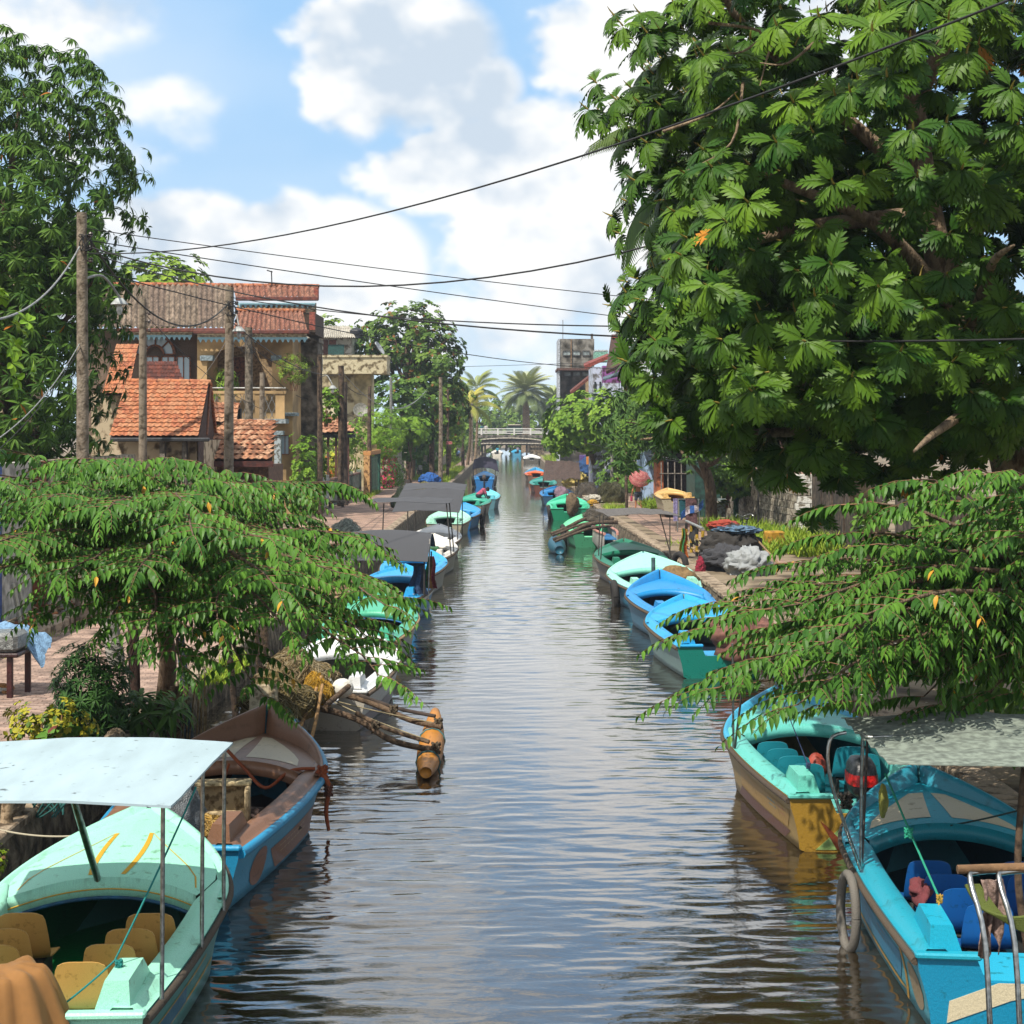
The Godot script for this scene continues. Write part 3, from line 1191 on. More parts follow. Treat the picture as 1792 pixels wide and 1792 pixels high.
	for q in [[Vector3(0, 0.03, 0), Vector3(0.62, 0.06, 0.5)], [Vector3(-0.28, 0.26, 0), Vector3(0.06, 0.46, 0.5)], [Vector3(0.28, 0.26, 0), Vector3(0.06, 0.46, 0.5)], [Vector3(0, 0.26, -0.22), Vector3(0.5, 0.46, 0.06)], [Vector3(0, 0.16, 0.22), Vector3(0.5, 0.22, 0.06)]]:
		s.box(q[0], q[1], Basis(), 0.02)
	part(crate, "box", s, plain("b7a27c", 0.85, "stain", 1.2))
	s = shape()
	s.box(Vector3(0, 0.51, -0.16), Vector3(0.64, 0.05, 0.24), Basis(), 0.02)
	part(crate, "lid", s, plain("c2b189", 0.85, "stain", 1.2))
	bx(b, "thwart", Vector3(0.05, 0.36, -1.45), Vector3(1.5, 0.05, 1.15), brown, 0.01)
	net("heap of straw coloured net in the stern of the brown boat", b.position + Vector3(0.36, 0.50, -0.98), Vector3(0.36, 0.22, 0.28), "c99f47", 260)
	s = shape()
	s.blob(Vector3(0, 0.14, 0), Vector3(0.42, 0.22, 0.3), wob, 0.3, 3.0, 1.0)
	lone("net_sack", "dark mesh sack lying inside the brown boat", "sack", s, plain("4a3a35", 0.95, "speck", 2.0), b.position + Vector3(0.62, 0.13, -2.5))
	s = shape()
	s.blob(Vector3(0, 0.0, 0), Vector3(0.24, 0.34, 0.30), wob, 0.35, 9.0, 1.3, 14, 22)
	lone("wrapped_engine", "outboard engine wrapped in grey plastic at the brown boat's stern", "engine", s, mat("bin_plastic", hex("5f6468"), 0.35, {"tex": "blotch", "scale": 2.0, "bump": 2.0}), b.position + Vector3(0.16, 0.98, -0.12))
	make_outrigger()

	var wht = gel("e9ebea")
	boat("plain white boat under the drooping branches beyond the outrigger", Vector3(-3.15, 0, -28.4), 0.03, {"deck": wht, "hull": gel("b9b3a6"), "inside": gel("8d8f8d"), "rise": 0.32, "follow": 0.85,
		"rail": plain("6d5b49", 0.9, "scuff", 1.0), "motor": {"at": Vector3(-0.35, 0.42, 0.0), "m": gel("e6e8e8", 0)}, "stripes": [{"t": [0.0, 0.9], "k": [0.46, 0.69], "m": gel("6a4a38")}]})
	boat("jade green boat with blue trimmed cockpit behind the white boat", Vector3(-3.15, 0, -35.3), 0.02, {"deck": gel("4fb892"), "hull": gel("8b877b"), "inside": gel("1b2730"), "trim": plain("1d6fae", 0.5), "rise": 0.38, "follow": 0.7,
		"rail": plain("a58a64", 0.9, "scuff", 1.0), "stripes": [{"t": [0.1, 0.16], "k": [0.1, 0.5], "m": gel("c9a04a"), "round": true}]})
	b = boat("bright blue boat under a peaked dark grey awning with flags", Vector3(-3.15, 0, -44.2), 0.02, {"deck": gel("2aa5e0"), "hull": gel("3f7fae"), "inside": gel("1d5f95"), "rise": 0.35,
		"stripes": [{"t": [0.0, 0.8], "k": [0.05, 0.2], "m": gel("d8d4c4")}]})
	var aw = shape()
	rows = []
	for i in 11:
		var row = []
		for j in 13:
			var u = i / 10.0
			var v = j / 12.0
			var y = 1.55 + 0.62 * (1.0 - pow(absf(u - 0.55) / 0.55, 1.7)) + 0.10 * (1.0 - pow(2.0 * v - 1.0, 2.0)) * (1.0 if u > 0.4 else 0.3)
			row.append(Vector3(lerpf(-1.35, 1.05, v), y, lerpf(-0.1, -3.3, u)))
		rows.append(row)
	aw.slab(rows, 0.015)
	part(b, "awning", aw, cloth_grey)
	for q in [[-1.0, -0.3], [0.95, -0.3], [0.95, -3.1], [-1.0, -3.1]]:
		rod(b, "awning_pole", [Vector3(q[0], 0.62, q[1]), Vector3(q[0], 1.62, q[1])], 0.02, iron)
	rod(b, "flag_pole", [Vector3(1.02, 0.5, -0.8), Vector3(1.05, 2.1, -0.95)], 0.018, plain("cfcac0"))
	flag("green and maroon flag hanging on a white pole at the blue boat", b.position + Vector3(1.08, 1.2, -1.1), 0.35, 0.85, ["2f7a3a", "9a6a2f", "8a2f3a"])
	flag("dark blue netting flag hanging from the peaked grey awning", b.position + Vector3(0.80, 1.05, -0.5), 0.5, 0.75, ["243a5e", "2f4f78", "1d2c44"])
	boat("sky blue boat whose bow shows past the peaked grey awning", Vector3(-3.05, 0, -51.5), 0.02, {"deck": gel("35a9e2"), "hull": gel("8f8b80"), "inside": gel("1d5f95"), "rise": 0.4, "L": 5.2})
	b = boat("cream white boat carrying a green box beneath a thin grey awning", Vector3(-2.95, 0, -58.0), 0.03, {"deck": gel("e4dfd2"), "hull": gel("8a8272"), "inside": gel("6a6458"), "rise": 0.4, "follow": 0.8, "L": 5.4})
	s = shape()
	s.box(Vector3(0, 0, 0), Vector3(0.75, 0.42, 0.5), Basis(), 0.05)
	lone("green_box", "dark green plastic box standing in the cream white boat", "box", s, plain("1f6b35", 0.5), b.position + Vector3(0.18, 0.72, -1.2))
	awning(b, "awning", [Vector3(-2.1, 2.42, -1.0), Vector3(0.85, 2.42, -1.0), Vector3(0.95, 2.52, -2.3), Vector3(-1.7, 2.55, -2.3)], cloth_grey, 0.04, 0.05)
	for q in [[-1.35, -1.2], [0.82, -1.1], [0.85, -2.2]]:
		rod(b, "awning_pole", [Vector3(q[0] + 0.12 * signf(q[0]), 0.62, q[1]), Vector3(q[0] - 0.05, 2.42, q[1])], 0.022, iron)
	b = boat("white boat with a striped outboard engine under the large grey awning", Vector3(-3.0, 0, -64.5), 0.03, {"deck": gel("f0efec"), "hull": gel("8f897b"), "inside": gel("33414a"), "rise": 0.38, "follow": 0.85, "motor": {"at": Vector3(-0.1, 0.5, 0.0), "m": plain("2a3038", 0.4), "band": plain("b6423a", 0.4)}})
	awning(b, "awning", [Vector3(-1.6, 1.75, -2.0), Vector3(1.02, 1.75, -2.0), Vector3(1.15, 2.55, -3.6), Vector3(-1.35, 2.55, -3.6)], cloth_grey, 0.05, 0.05)
	awning(b, "awning_top", [Vector3(-1.35, 2.552, -3.62), Vector3(1.15, 2.552, -3.62), Vector3(1.15, 2.75, -5.2), Vector3(-1.35, 2.75, -5.2)], cloth_grey, 0.05, 0.05)
	for q in [[-1.0, -2.2], [0.95, -2.2], [1.0, -4.4], [-0.9, -4.4]]:
		rod(b, "awning_pole", [Vector3(q[0], 0.65, q[1]), Vector3(q[0], 1.85 if q[1] > -3.0 else 2.6, q[1])], 0.022, iron)
	boat("pale mint boat with its bow just past the grey awnings", Vector3(-2.95, 0, -78.5), 0.03, {"deck": gel("a8e0c8"), "hull": gel("a39b86"), "rise": 0.42, "follow": 0.8})
	boat("deep blue boat with a black tyre fender beside the pale mint boat", Vector3(-2.6, 0, -84.5), 0.05, {"deck": gel("2f9ad8"), "hull": gel("1f5f92"), "inside": gel("16324a"), "rise": 0.4, "follow": 0.8, "tyre": [[1.15, 0.5, -3.4, 0.42]]})
	boat("sea green boat where the man in pink stands", Vector3(-2.35, 0, -97.5), 0.08, {"deck": gel("35a58a"), "hull": gel("8a8272"), "inside": gel("1d5546"), "rise": 0.42, "follow": 0.7})
	boat("light blue boat moored outside the sea green boat", Vector3(-1.5, 0, -106.0), 0.04, {"deck": gel("6cc9d6"), "hull": gel("55808a"), "rise": 0.36, "L": 5.0, "B": 0.85, "Bs": 0.7})
	b = boat("blue boat with a dark purple awning, moored alone towards the bridge", Vector3(-2.1, 0, -147.0), 0.0, {"deck": gel("2f95dc"), "hull": gel("2673b4"), "inside": gel("101c2c"), "rise": 0.5, "follow": 0.8, "tyre": [[1.0, 0.5, -0.3, 0.38], [-1.0, 0.5, -0.3, 0.38]], "motor": {"at": Vector3(0, 0.5, 0.0), "m": plain("5a4f47", 0.8)}})
	awning(b, "awning", [Vector3(-1.05, 1.45, -1.6), Vector3(1.25, 1.25, -1.6), Vector3(1.0, 2.25, -3.6), Vector3(-0.95, 2.25, -3.6)], plain("332f45", 0.9), 0.25, 0.03)
	for q in [[-0.95, -1.8], [0.95, -1.8]]:
		rod(b, "awning_pole", [Vector3(q[0], 0.6, q[1]), Vector3(q[0], 1.55, q[1])], 0.03, iron)

	# ---- far boats on the move
	for q in [["small white boat under way left of the far bridge opening", -2.1, -305.0, "e8e4da", "d9d2c0"], ["small blue boat under way right of the far bridge opening", 1.5, -312.0, "3fb2e0", "4f9dc0"]]:
		boat(q[0], Vector3(q[1], 0, q[2]), 0.0, {"deck": gel(q[3]), "hull": gel(q[4]), "rise": 0.5, "group": "far boats beyond the bridge"})

	# ---- right bank
	var turq = gel("1f9db4")
	b = boat("turquoise boat with blue seats and a grey-green awning, nearest on the right", Vector3(4.23, 0, -14.1), 0.085, {
		"near": true, "deck": turq, "box": gel("18a6c4"), "hull": gel("4f9fae"), "transom": gel("1288ae"), "rail": plain("54483a", 0.9, "scuff", 1.6), "inside": gel("12384a"), "bulwark": gel("2c8fa6"), "coaming": gel("1b8494"), "L": 5.75, "B": 1.08, "Bs": 0.86, "rise": 0.42, "follow": 0.45, "railcap": false, "arc": 0.07,
		"well": gel("2fb0d0"), "seatm": mat("seat_blue", hex("0d4f8f"), 0.45, {"tex": "scuff", "scale": 1.5}),
		"seats": [[-0.10, -1.15], [-0.22, -1.65], [-0.30, -2.15], [-0.38, -2.65], [0.48, -2.2], [0.50, -1.7], [0.5, -2.7]],
		"deckpaint": [{"f": [0.12, 0.70], "a0": [0.12, 0.86], "a1": [0.10, 0.45], "m": cream}, {"f": [0.12, 0.70], "a0": [-0.86, -0.12], "a1": [-0.45, -0.10], "m": cream}],
		"stripes": [{"side": -1.0, "t": [0.13, 0.55], "k": [0.22, 0.58], "m": gel("3b86a8"), "skew": 0.05}, {"side": -1.0, "t": [0.13, 0.58], "k": [0.60, 0.635], "m": gel("b98f3a"), "skew": 0.05}, {"side": -1.0, "t": [0.02, 0.10], "k": [0.18, 0.62], "m": gel("9c8a6c"), "round": true}, {"side": -1.0, "t": [0.25, 0.32], "k": [0.28, 0.44], "m": gel("7c5f4a"), "skew": 0.02}, {"side": -1.0, "t": [0.38, 0.44], "k": [0.28, 0.44], "m": gel("2e4f5c"), "skew": 0.02}, {"side": -1.0, "t": [0.11, 0.125], "k": [0.14, 0.69], "m": gel("b98f3a"), "skew": 0.02}]})
	# cream chevron on the transom
	s = shape()
	s.loft(PackedVector2Array([Vector2(-0.62, 0.10), Vector2(-0.60, 0.28), Vector2(-0.20, 0.44), Vector2(0.16, 0.44), Vector2(0.16, 0.36), Vector2(-0.1, 0.30)]), 0.008, Vector3(0, 0, 0.03))
	part(b, "transom_paint", s, cream)
	var gg = mat("awning_green", hex("8f9a8c"), 0.75, {"tex": "blotch", "scale": 1.2, "tex2": "grain", "scale2": 5.0, "rim": 0.3, "back": Color(0.25, 0.28, 0.24)})
	s = shape()
	rows = []
	for i in 31:
		var row = []
		for j in 31:
			var u = i / 30.0
			var v = j / 30.0
			var p = Vector3(lerpf(-0.98, 1.25, v) - 0.12 * u, 2.02 + 0.05 * sin(v * 3.0), lerpf(-0.9, -3.6, u))
			p.y += sin(u * 34.0 + 5.0 * wob.get_noise_2d(v * 120.0, u * 30.0)) * 0.016 * smoothstep(0.0, 0.2, u) + 0.05 * wob.get_noise_2d(v * 60.0, u * 60.0 + 70.0)
			p.y -= 0.03 * (1.0 - pow(2.0 * v - 1.0, 2.0)) * (1.0 - u)
			row.append(p)
		rows.append(row)
	s.slab(rows, 0.008)
	part(b, "awning", s, gg)
	rod(b, "awning_pole", [Vector3(-1.02, 0.72, -2.5), Vector3(-1.02, 1.9, -2.45), Vector3(-0.95, 2.02, -2.35), Vector3(-0.5, 2.03, -2.35)], 0.018, steel, -1, 7, 4)
	rod(b, "awning_pole", [Vector3(-1.03, 0.72, -2.45), Vector3(-1.34, 1.6, -2.2), Vector3(-1.36, 2.0, -2.2), Vector3(-1.2, 2.08, -2.25)], 0.018, steel, -1, 7, 4)
	rod(b, "awning_pole", [Vector3(-1.0, 0.72, -2.6), Vector3(-0.9, 2.0, -3.0)], 0.014, iron)
	rod(b, "awning_post", [Vector3(0.33, 0.15, -1.2), Vector3(0.22, 0.9, -1.25), Vector3(0.24, 1.5, -1.3), Vector3(0.28, 2.0, -1.3)], 0.036, plain("5b4632", 0.95, "stain", 1.5), 0.03, 8, 4)
	rod(b, "mooring_line", sag(Vector3(-0.78, 1.62, -2.6), Vector3(-0.56, 0.92, -0.75), 0.01), 0.011, rope_green)
	rod(b, "mooring_line", sag(Vector3(-0.56, 0.90, -0.72), Vector3(-0.72, 0.66, -0.25), 0.0), 0.009, plain("c19a3a", 0.9))
	knot(b, "rope_knot", Vector3(-0.70, 1.28, -1.6), 0.035, rope_green)
	knot(b, "rope_knot", Vector3(-0.56, 0.92, -0.72), 0.026, plain("c19a3a", 0.9))
	s = shape()
	s.blob(Vector3(-0.80, 1.35, -2.6), Vector3(0.045, 0.16, 0.04), wob, 0.3)
	part(b, "hanging_rag", s, plain("9c9a45", 0.9))
	rod(b, "mooring_line", sag(Vector3(0.05, 0.86, -3.8), Vector3(1.6, 1.25, -4.1), 0.04), 0.01, plain("2f4a44", 0.9))
	s = shape()
	s.blob(Vector3(-0.55, 0.66, -1.95), Vector3(0.10, 0.10, 0.26), wob, 0.5, 4.0)
	part(b, "bundled_cloth", s, plain("7a3a3f", 0.95, "speck", 3.0))
	for q in [[0.0, 0.09], [0.2, 0.08]]:
		s = shape()
		s.box(Vector3(-0.02 + q[0], 0.80, -3.88), Vector3(q[1], 0.09, 0.012))
		part(b, "sticker", s, plain("c9c7bb", 0.6))
	# hoop fender over the side
	s = shape()
	var ring = []
	for j in 33:
		var a = TAU * j / 32.0
		ring.append(Vector3(-1.16 + 0.05 * cos(a), 0.34 + sin(a) * 0.36, -2.32 + cos(a) * 0.22))
	s.tube(ring, 0.045, -1, 8, false)
	part(b, "hoop_fender", s, plain("6f6a62", 0.8, "scuff", 2.0))

	b = boat("aqua boat with teal seats and a red and black outboard engine", Vector3(4.18, 0, -20.3), -0.02, {
		"near": true, "deck": gel("63c4b8"), "box": gel("6fd0bd"), "hull": gel("a58a55"), "transom": gel("a5812f"), "rail": plain("4e4236", 0.9, "scuff", 1.5), "inside": gel("0f5560"), "bulwark": gel("3aa9d0"), "L": 5.6, "B": 1.12, "Bs": 0.86, "rise": 0.40,
		"seatm": mat("seat_teal", hex("1a7f8e"), 0.45, {"tex": "scuff", "scale": 1.5}), "seats": [[-0.45, -1.25], [-0.52, -1.75], [-0.58, -2.25], [-0.62, -2.75], [0.35, -2.4], [0.40, -1.9]],
		"motor": {"at": Vector3(-0.02, 0.58, 0.10), "m": plain("33383c", 0.4), "band": plain("d8201c", 0.4)},
		"stripes": [{"side": -1.0, "t": [0.02, 0.45], "k": [0.2, 0.5], "m": gel("b08c4e"), "skew": 0.05}, {"side": -1.0, "t": [0.05, 0.5], "k": [0.52, 0.68], "m": gel("6b4a3e"), "skew": 0.05}, {"side": -1.0, "t": [0.14, 0.2], "k": [0.26, 0.36], "m": gel("5f93a0")}, {"side": -1.0, "t": [0.07, 0.11], "k": [0.26, 0.36], "m": gel("b06a5a")}]})
	s = shape()
	s.loft(PackedVector2Array([Vector2(-0.55, 0.02), Vector2(-0.1, 0.42), Vector2(0.3, 0.42), Vector2(0.3, 0.02)]), 0.008, Vector3(0, 0, 0.03))
	part(b, "transom_paint", s, gel("8fae6a"))
	s = shape()
	s.loft(PackedVector2Array([Vector2(-0.5, 0.36), Vector2(-0.42, 0.30), Vector2(-0.14, 0.02), Vector2(-0.3, 0.02)]), 0.008, Vector3(0, 0, 0.038))
	part(b, "transom_paint", s, gel("7a3f26"))
	rod(b, "awning_pole", [Vector3(-1.10, 0.70, -2.8), Vector3(-1.12, 2.1, -2.8)], 0.016, steel)
	rod(b, "awning_pole", [Vector3(-1.09, 0.70, -2.75), Vector3(-1.0, 2.1, -2.3)], 0.016, iron)
	rod(b, "mooring_line", sag(Vector3(-0.55, 0.92, -0.45), Vector3(-0.85, 1.9, -1.2), 0.0), 0.007, plain("3a4a70", 0.9))
	knot(b, "rope_knot", Vector3(-0.55, 0.92, -0.45), 0.025, plain("3a4a70", 0.9))
	s = shape()
	s.blob(Vector3.ZERO, Vector3(0.13, 0.2, 0.12), wob, 0.1, 2.0)
	lone("orange_float", "round orange float wedged between the aqua boat's seats", "float", s, plain("b5432a", 0.6), b.position + Vector3(-0.16, 0.56, -2.1))
	knot(b, "rope_coil", Vector3(-0.12, 0.52, -0.28), 0.07, plain("3c332b", 0.9))

	var azure = gel("1f8fd2")
	b = boat("azure boat half hidden by branches with a brown sheet over its engine", Vector3(4.25, 0, -34.4), -0.03, {"deck": gel("25a3dd"), "hull": gel("7f9a96"), "transom": gel("0d7a6c"), "inside": gel("1a2a38"), "rise": 0.42, "follow": 0.7, "B": 1.12, "Bs": 0.86})
	s = shape()
	s.blob(Vector3.ZERO, Vector3(0.75, 0.55, 0.7), wob, 0.35, 6.0, 1.0, 14, 20, -0.6)
	lone("tarpaulin", "reddish brown sheet heaped over the azure boat's engine", "cover", s, plain("8a5d50", 0.9, "blotch", 1.0), b.position + Vector3(0.55, 0.7, -0.3))
	boat("royal blue boat moored between the azure boat and the pale mint boat", Vector3(4.2, 0, -40.4), -0.03, {"deck": azure, "hull": gel("4d7f9a"), "inside": gel("10243a"), "rise": 0.50, "follow": 0.45, "B": 1.1})
	b = boat("pale mint boat with a tyre fender and a brown sack aboard", Vector3(4.3, 0, -47.0), -0.03, {"deck": gel("9fe4cd"), "hull": gel("4a90b0"), "inside": gel("2a3c3a"), "rise": 0.5, "follow": 0.9, "B": 1.3, "Bs": 1.0, "tyre": [[-1.28, 0.30, -1.4, 0.36]], "coaming": gel("86d8c2")})
	s = shape()
	s.blob(Vector3.ZERO, Vector3(0.55, 0.36, 0.5), wob, 0.3, 1.0)
	lone("hessian_sack", "brown hessian sack heaped in the pale mint boat", "sack", s, plain("93764c", 0.95, "blotch", 1.0), b.position + Vector3(0.45, 0.72, -1.7))
	rod(b, "post", [Vector3(-0.15, 0.2, -1.5), Vector3(-0.15, 1.35, -1.5)], 0.06, plain("4f6a72", 0.6))
	b = boat("dark green boat under a flat grey awning with a small flag", Vector3(4.2, 0, -54.5), -0.03, {"deck": gel("1f7a5e"), "hull": gel("6f675b"), "inside": gel("154638"), "rise": 0.42, "follow": 0.7, "B": 1.2, "Bs": 0.95})
	awning(b, "awning", [Vector3(-0.85, 2.12, -2.0), Vector3(1.55, 2.12, -2.0), Vector3(1.2, 2.2, -4.6), Vector3(-1.1, 2.2, -4.6)], plain("6f6a66", 0.9, "blotch", 1.2), 0.05, 0.03)
	for q in [[-1.1, -2.1, -1.0], [1.2, -2.1, 1.2], [1.3, -2.3, 0.9], [-1.1, -2.9, -1.05]]:
		rod(b, "awning_pole", [Vector3(q[0], 0.6, q[1]), Vector3(q[2], 2.14, q[1])], 0.02, iron)
	flag("small yellow, green and orange flag hanging at the dark green boat", b.position + Vector3(1.55, 1.25, -1.8), 0.28, 0.95, ["c9b02a", "2f7a3a", "c96a24"])
	make_outrigger_far()
	boat("light green boat behind the far outrigger with a coil of net aboard", Vector3(3.5, 0, -72.0), -0.02, {"deck": gel("6fdc9e"), "hull": gel("3f8a66"), "inside": gel("2a4a3c"), "rise": 0.42, "follow": 0.85, "tyre": [[-1.12, 0.38, -2.0, 0.4]]})
	b = boat("emerald boat with an engine wrapped in brown cloth at its stern", Vector3(3.35, 0, -93.5), 0.0, {"deck": gel("48c79c"), "hull": gel("12694e"), "transom": gel("0f7d58"), "inside": gel("1b4536"), "rise": 0.5, "follow": 0.5, "B": 1.2, "Bs": 1.05, "tyre": [[-1.15, 0.4, -0.6, 0.34]]})
	s = shape()
	s.blob(Vector3.ZERO, Vector3(0.36, 0.62, 0.3), wob, 0.25, 5.0, 1.0, 12, 16)
	lone("wrapped_engine", "outboard engine wrapped in brown cloth on the emerald boat", "engine", s, plain("6b5a44", 0.95, "stain", 1.0), b.position + Vector3(0.1, 0.85, 0.1))
	b = boat("blue boat under a draped brown awning past the emerald boat", Vector3(3.2, 0, -110.5), 0.0, {"deck": gel("2a83c4"), "hull": gel("2c4f6a"), "inside": gel("152433"), "rise": 0.4, "B": 1.15, "Bs": 1.0})
	awning(b, "awning", [Vector3(-1.0, 1.62, -1.4), Vector3(1.5, 1.75, -1.4), Vector3(1.5, 2.75, -4.6), Vector3(-0.75, 2.85, -4.6)], plain("59473f", 0.92, "blotch", 1.0), 0.0, 0.14)
	for q in [[-0.95, -1.5], [1.35, -1.5], [1.3, -4.4]]:
		rod(b, "awning_pole", [Vector3(q[0], 0.4, q[1]), Vector3(q[0], 1.75, q[1])], 0.03, iron)
	s = shape()
	s.blob(Vector3.ZERO, Vector3(0.45, 0.5, 0.35), wob, 0.3, 8.0)
	lone("mauve_sack", "mauve sack standing in the stern of the blue boat with brown awning", "sack", s, plain("8f7482", 0.9), b.position + Vector3(0.2, 0.75, -0.2))
	boat("dark teal boat outside the draped brown awning", Vector3(2.75, 0, -133.0), 0.0, {"deck": gel("2f8f86"), "hull": gel("6b4238"), "inside": gel("173a38"), "rise": 0.42, "B": 1.1})
	boat("orange boat with a blue bow, farthest of the moored row on the right", Vector3(2.6, 0, -160.0), 0.0, {"deck": gel("d9662a"), "hull": gel("7d6150"), "bulwark": gel("3a9ed0"), "inside": gel("5a2a18"), "rise": 0.55, "follow": 0.4, "B": 1.1})
	boat("small white covered boat moored near the far bridge", Vector3(3.4, 0, -248.0), 0.0, {"deck": gel("e4e4e0"), "hull": gel("5f5a50"), "rise": 0.5, "follow": 0.9, "B": 1.3, "Bs": 1.1, "inside": gel("c9c9c4")})
	# the next boat on the right: only its chromed rack and net show
	var rack = thing("net_rack", "chromed pipe rack with rolled nets in the lower right corner", "rack", Vector3(3.56, 0.35, -12.6))
	for q in [[0.0, 0.0, -0.18], [0.22, 0.0, 0.18]]:
		rod(rack, "upright", [Vector3(q[0], -0.3, 0.0), Vector3(q[0] + q[2] * 0.0, 0.8, -0.2), Vector3(q[0] - 0.05, 1.20, -0.42), Vector3(q[0] + 0.02, 1.26, -0.5), Vector3(q[0] + 0.4, 1.27, -0.52)], 0.022, steel, -1, 8, 4)
	rod(rack, "cross_bar", [Vector3(-0.13, 1.28, -0.5), Vector3(0.6, 1.30, -0.52)], 0.035, plain("8c6a48", 0.9))
	s = shape()
	for k in 9:
		s.tube(bend([Vector3(-0.08 + k * 0.012, 1.18, -0.45), Vector3(0.02 + k * 0.02, 1.02 - k * 0.008, -0.38), Vector3(0.25 + 0.01 * k, 0.95 - k * 0.012, -0.36), Vector3(0.5, 0.98 - 0.015 * k, -0.4)], 5), 0.014, -1, 5)
	lone("rolled_net", "olive green rolled net slung over the chromed rack", "net", s, plain("6d7a34", 0.95, "grain", 4.0), rack.position)
	s = shape()
	rows = []
	for i in 19:
		var row = []
		for j in 15:
			var u = i / 18.0
			var v = j / 14.0
			row.append(Vector3(0.03 + v * 0.17 + 0.02 * sin(u * 5.0), 1.22 - u * (0.52 + 0.10 * sin(v * 7.0)), -0.44 + 0.045 * sin(v * 14.0 + u * 2.0) * (0.4 + u) + 0.05 * wob.get_noise_2d(i * 9.0, j * 9.0)))
		rows.append(row)
	s.slab(rows, 0.008)
	lone("hanging_rag", "stained pinkish rag hanging from the chromed rack", "rag", s, plain("9c8378", 0.95, "stain", 3.0), rack.position)
	boat("turquoise boat of which only the bow tip shows, lower right corner", Vector3(3.68, -0.05, -6.0), 0.0, {"near": true, "deck": gel("2a9fc0"), "hull": gel("2f7f98"), "rise": 0.3})


func flag(label: String, at: Vector3, w: float, h: float, cols: Array) -> void:
	var t = thing("flag", label, "flag", at)
	for k in cols.size():
		var s = shape()
		var rows = []
		for i in 8:
			var row = []
			for j in 4:
				var u = i / 7.0
				var v = (k + j / 3.0) / cols.size()
				row.append(Vector3((v - 0.5) * w * (0.55 + 0.45 * u) + 0.03 * sin(u * 7.0), h * 0.5 - u * h, 0.06 * sin(v * 11.0 + u * 3.0)))
			rows.append(row)
		s.slab(rows, 0.004)
		part(t, "panel", s, plain(cols[k], 0.9, "blotch", 2.0, 0.2))


func net(label: String, at: Vector3, r: Vector3, c: String, strands: int, called := "fishing_net") -> void:
	# a heap with loose strands over its surface
	var t = thing(called, label, "net", at)
	var s = shape()
	s.blob(Vector3.ZERO, r * 0.93, wob, 0.22, at.x * 7.0, 1.0, 12, 20, -0.4)
	part(t, "heap", s, plain(c, 0.95, "speck", 3.0, 2.0))
	for tone in 3:
		s = shape()
		for k in strands:
			var a = rr(0, TAU)
			var u = rr(0.0, 1.0)
			var pts = []
			var swing = rr(-2.2, 2.2)
			var lift = rr(0.98, 1.10)
			var reach = rr(0.5, 1.0)
			for i in 6:
				var f = i / 5.0
				var th = lerpf(u * 1.0, minf(u * 1.0 + reach, 1.75), f)
				var ph = a + swing * f * 0.6
				var d = Vector3(sin(th) * cos(ph), cos(th), sin(th) * sin(ph))
				var k2 = 1.0 + 0.22 * 1.6 * wob.get_noise_3d(d.x * 90.0 + at.x * 7.0, d.y * 90.0, d.z * 90.0 + at.x * 14.0)
				pts.append(d * k2 * r * 0.95 * (lift + 0.03 * sin(i * 2.0 + k)))
			s.tube(pts, 0.0035 + 0.004 * r.x, -1, 3, false)
		var st = part(t, "strands", s, plain(hex(c).lightened([0.0, 0.22, -0.0][tone]).darkened([0.0, 0.0, 0.3][tone]).to_html(false), 0.95, "grain", 4.0, 0.0))
		st.set_meta("kind", "stuff")


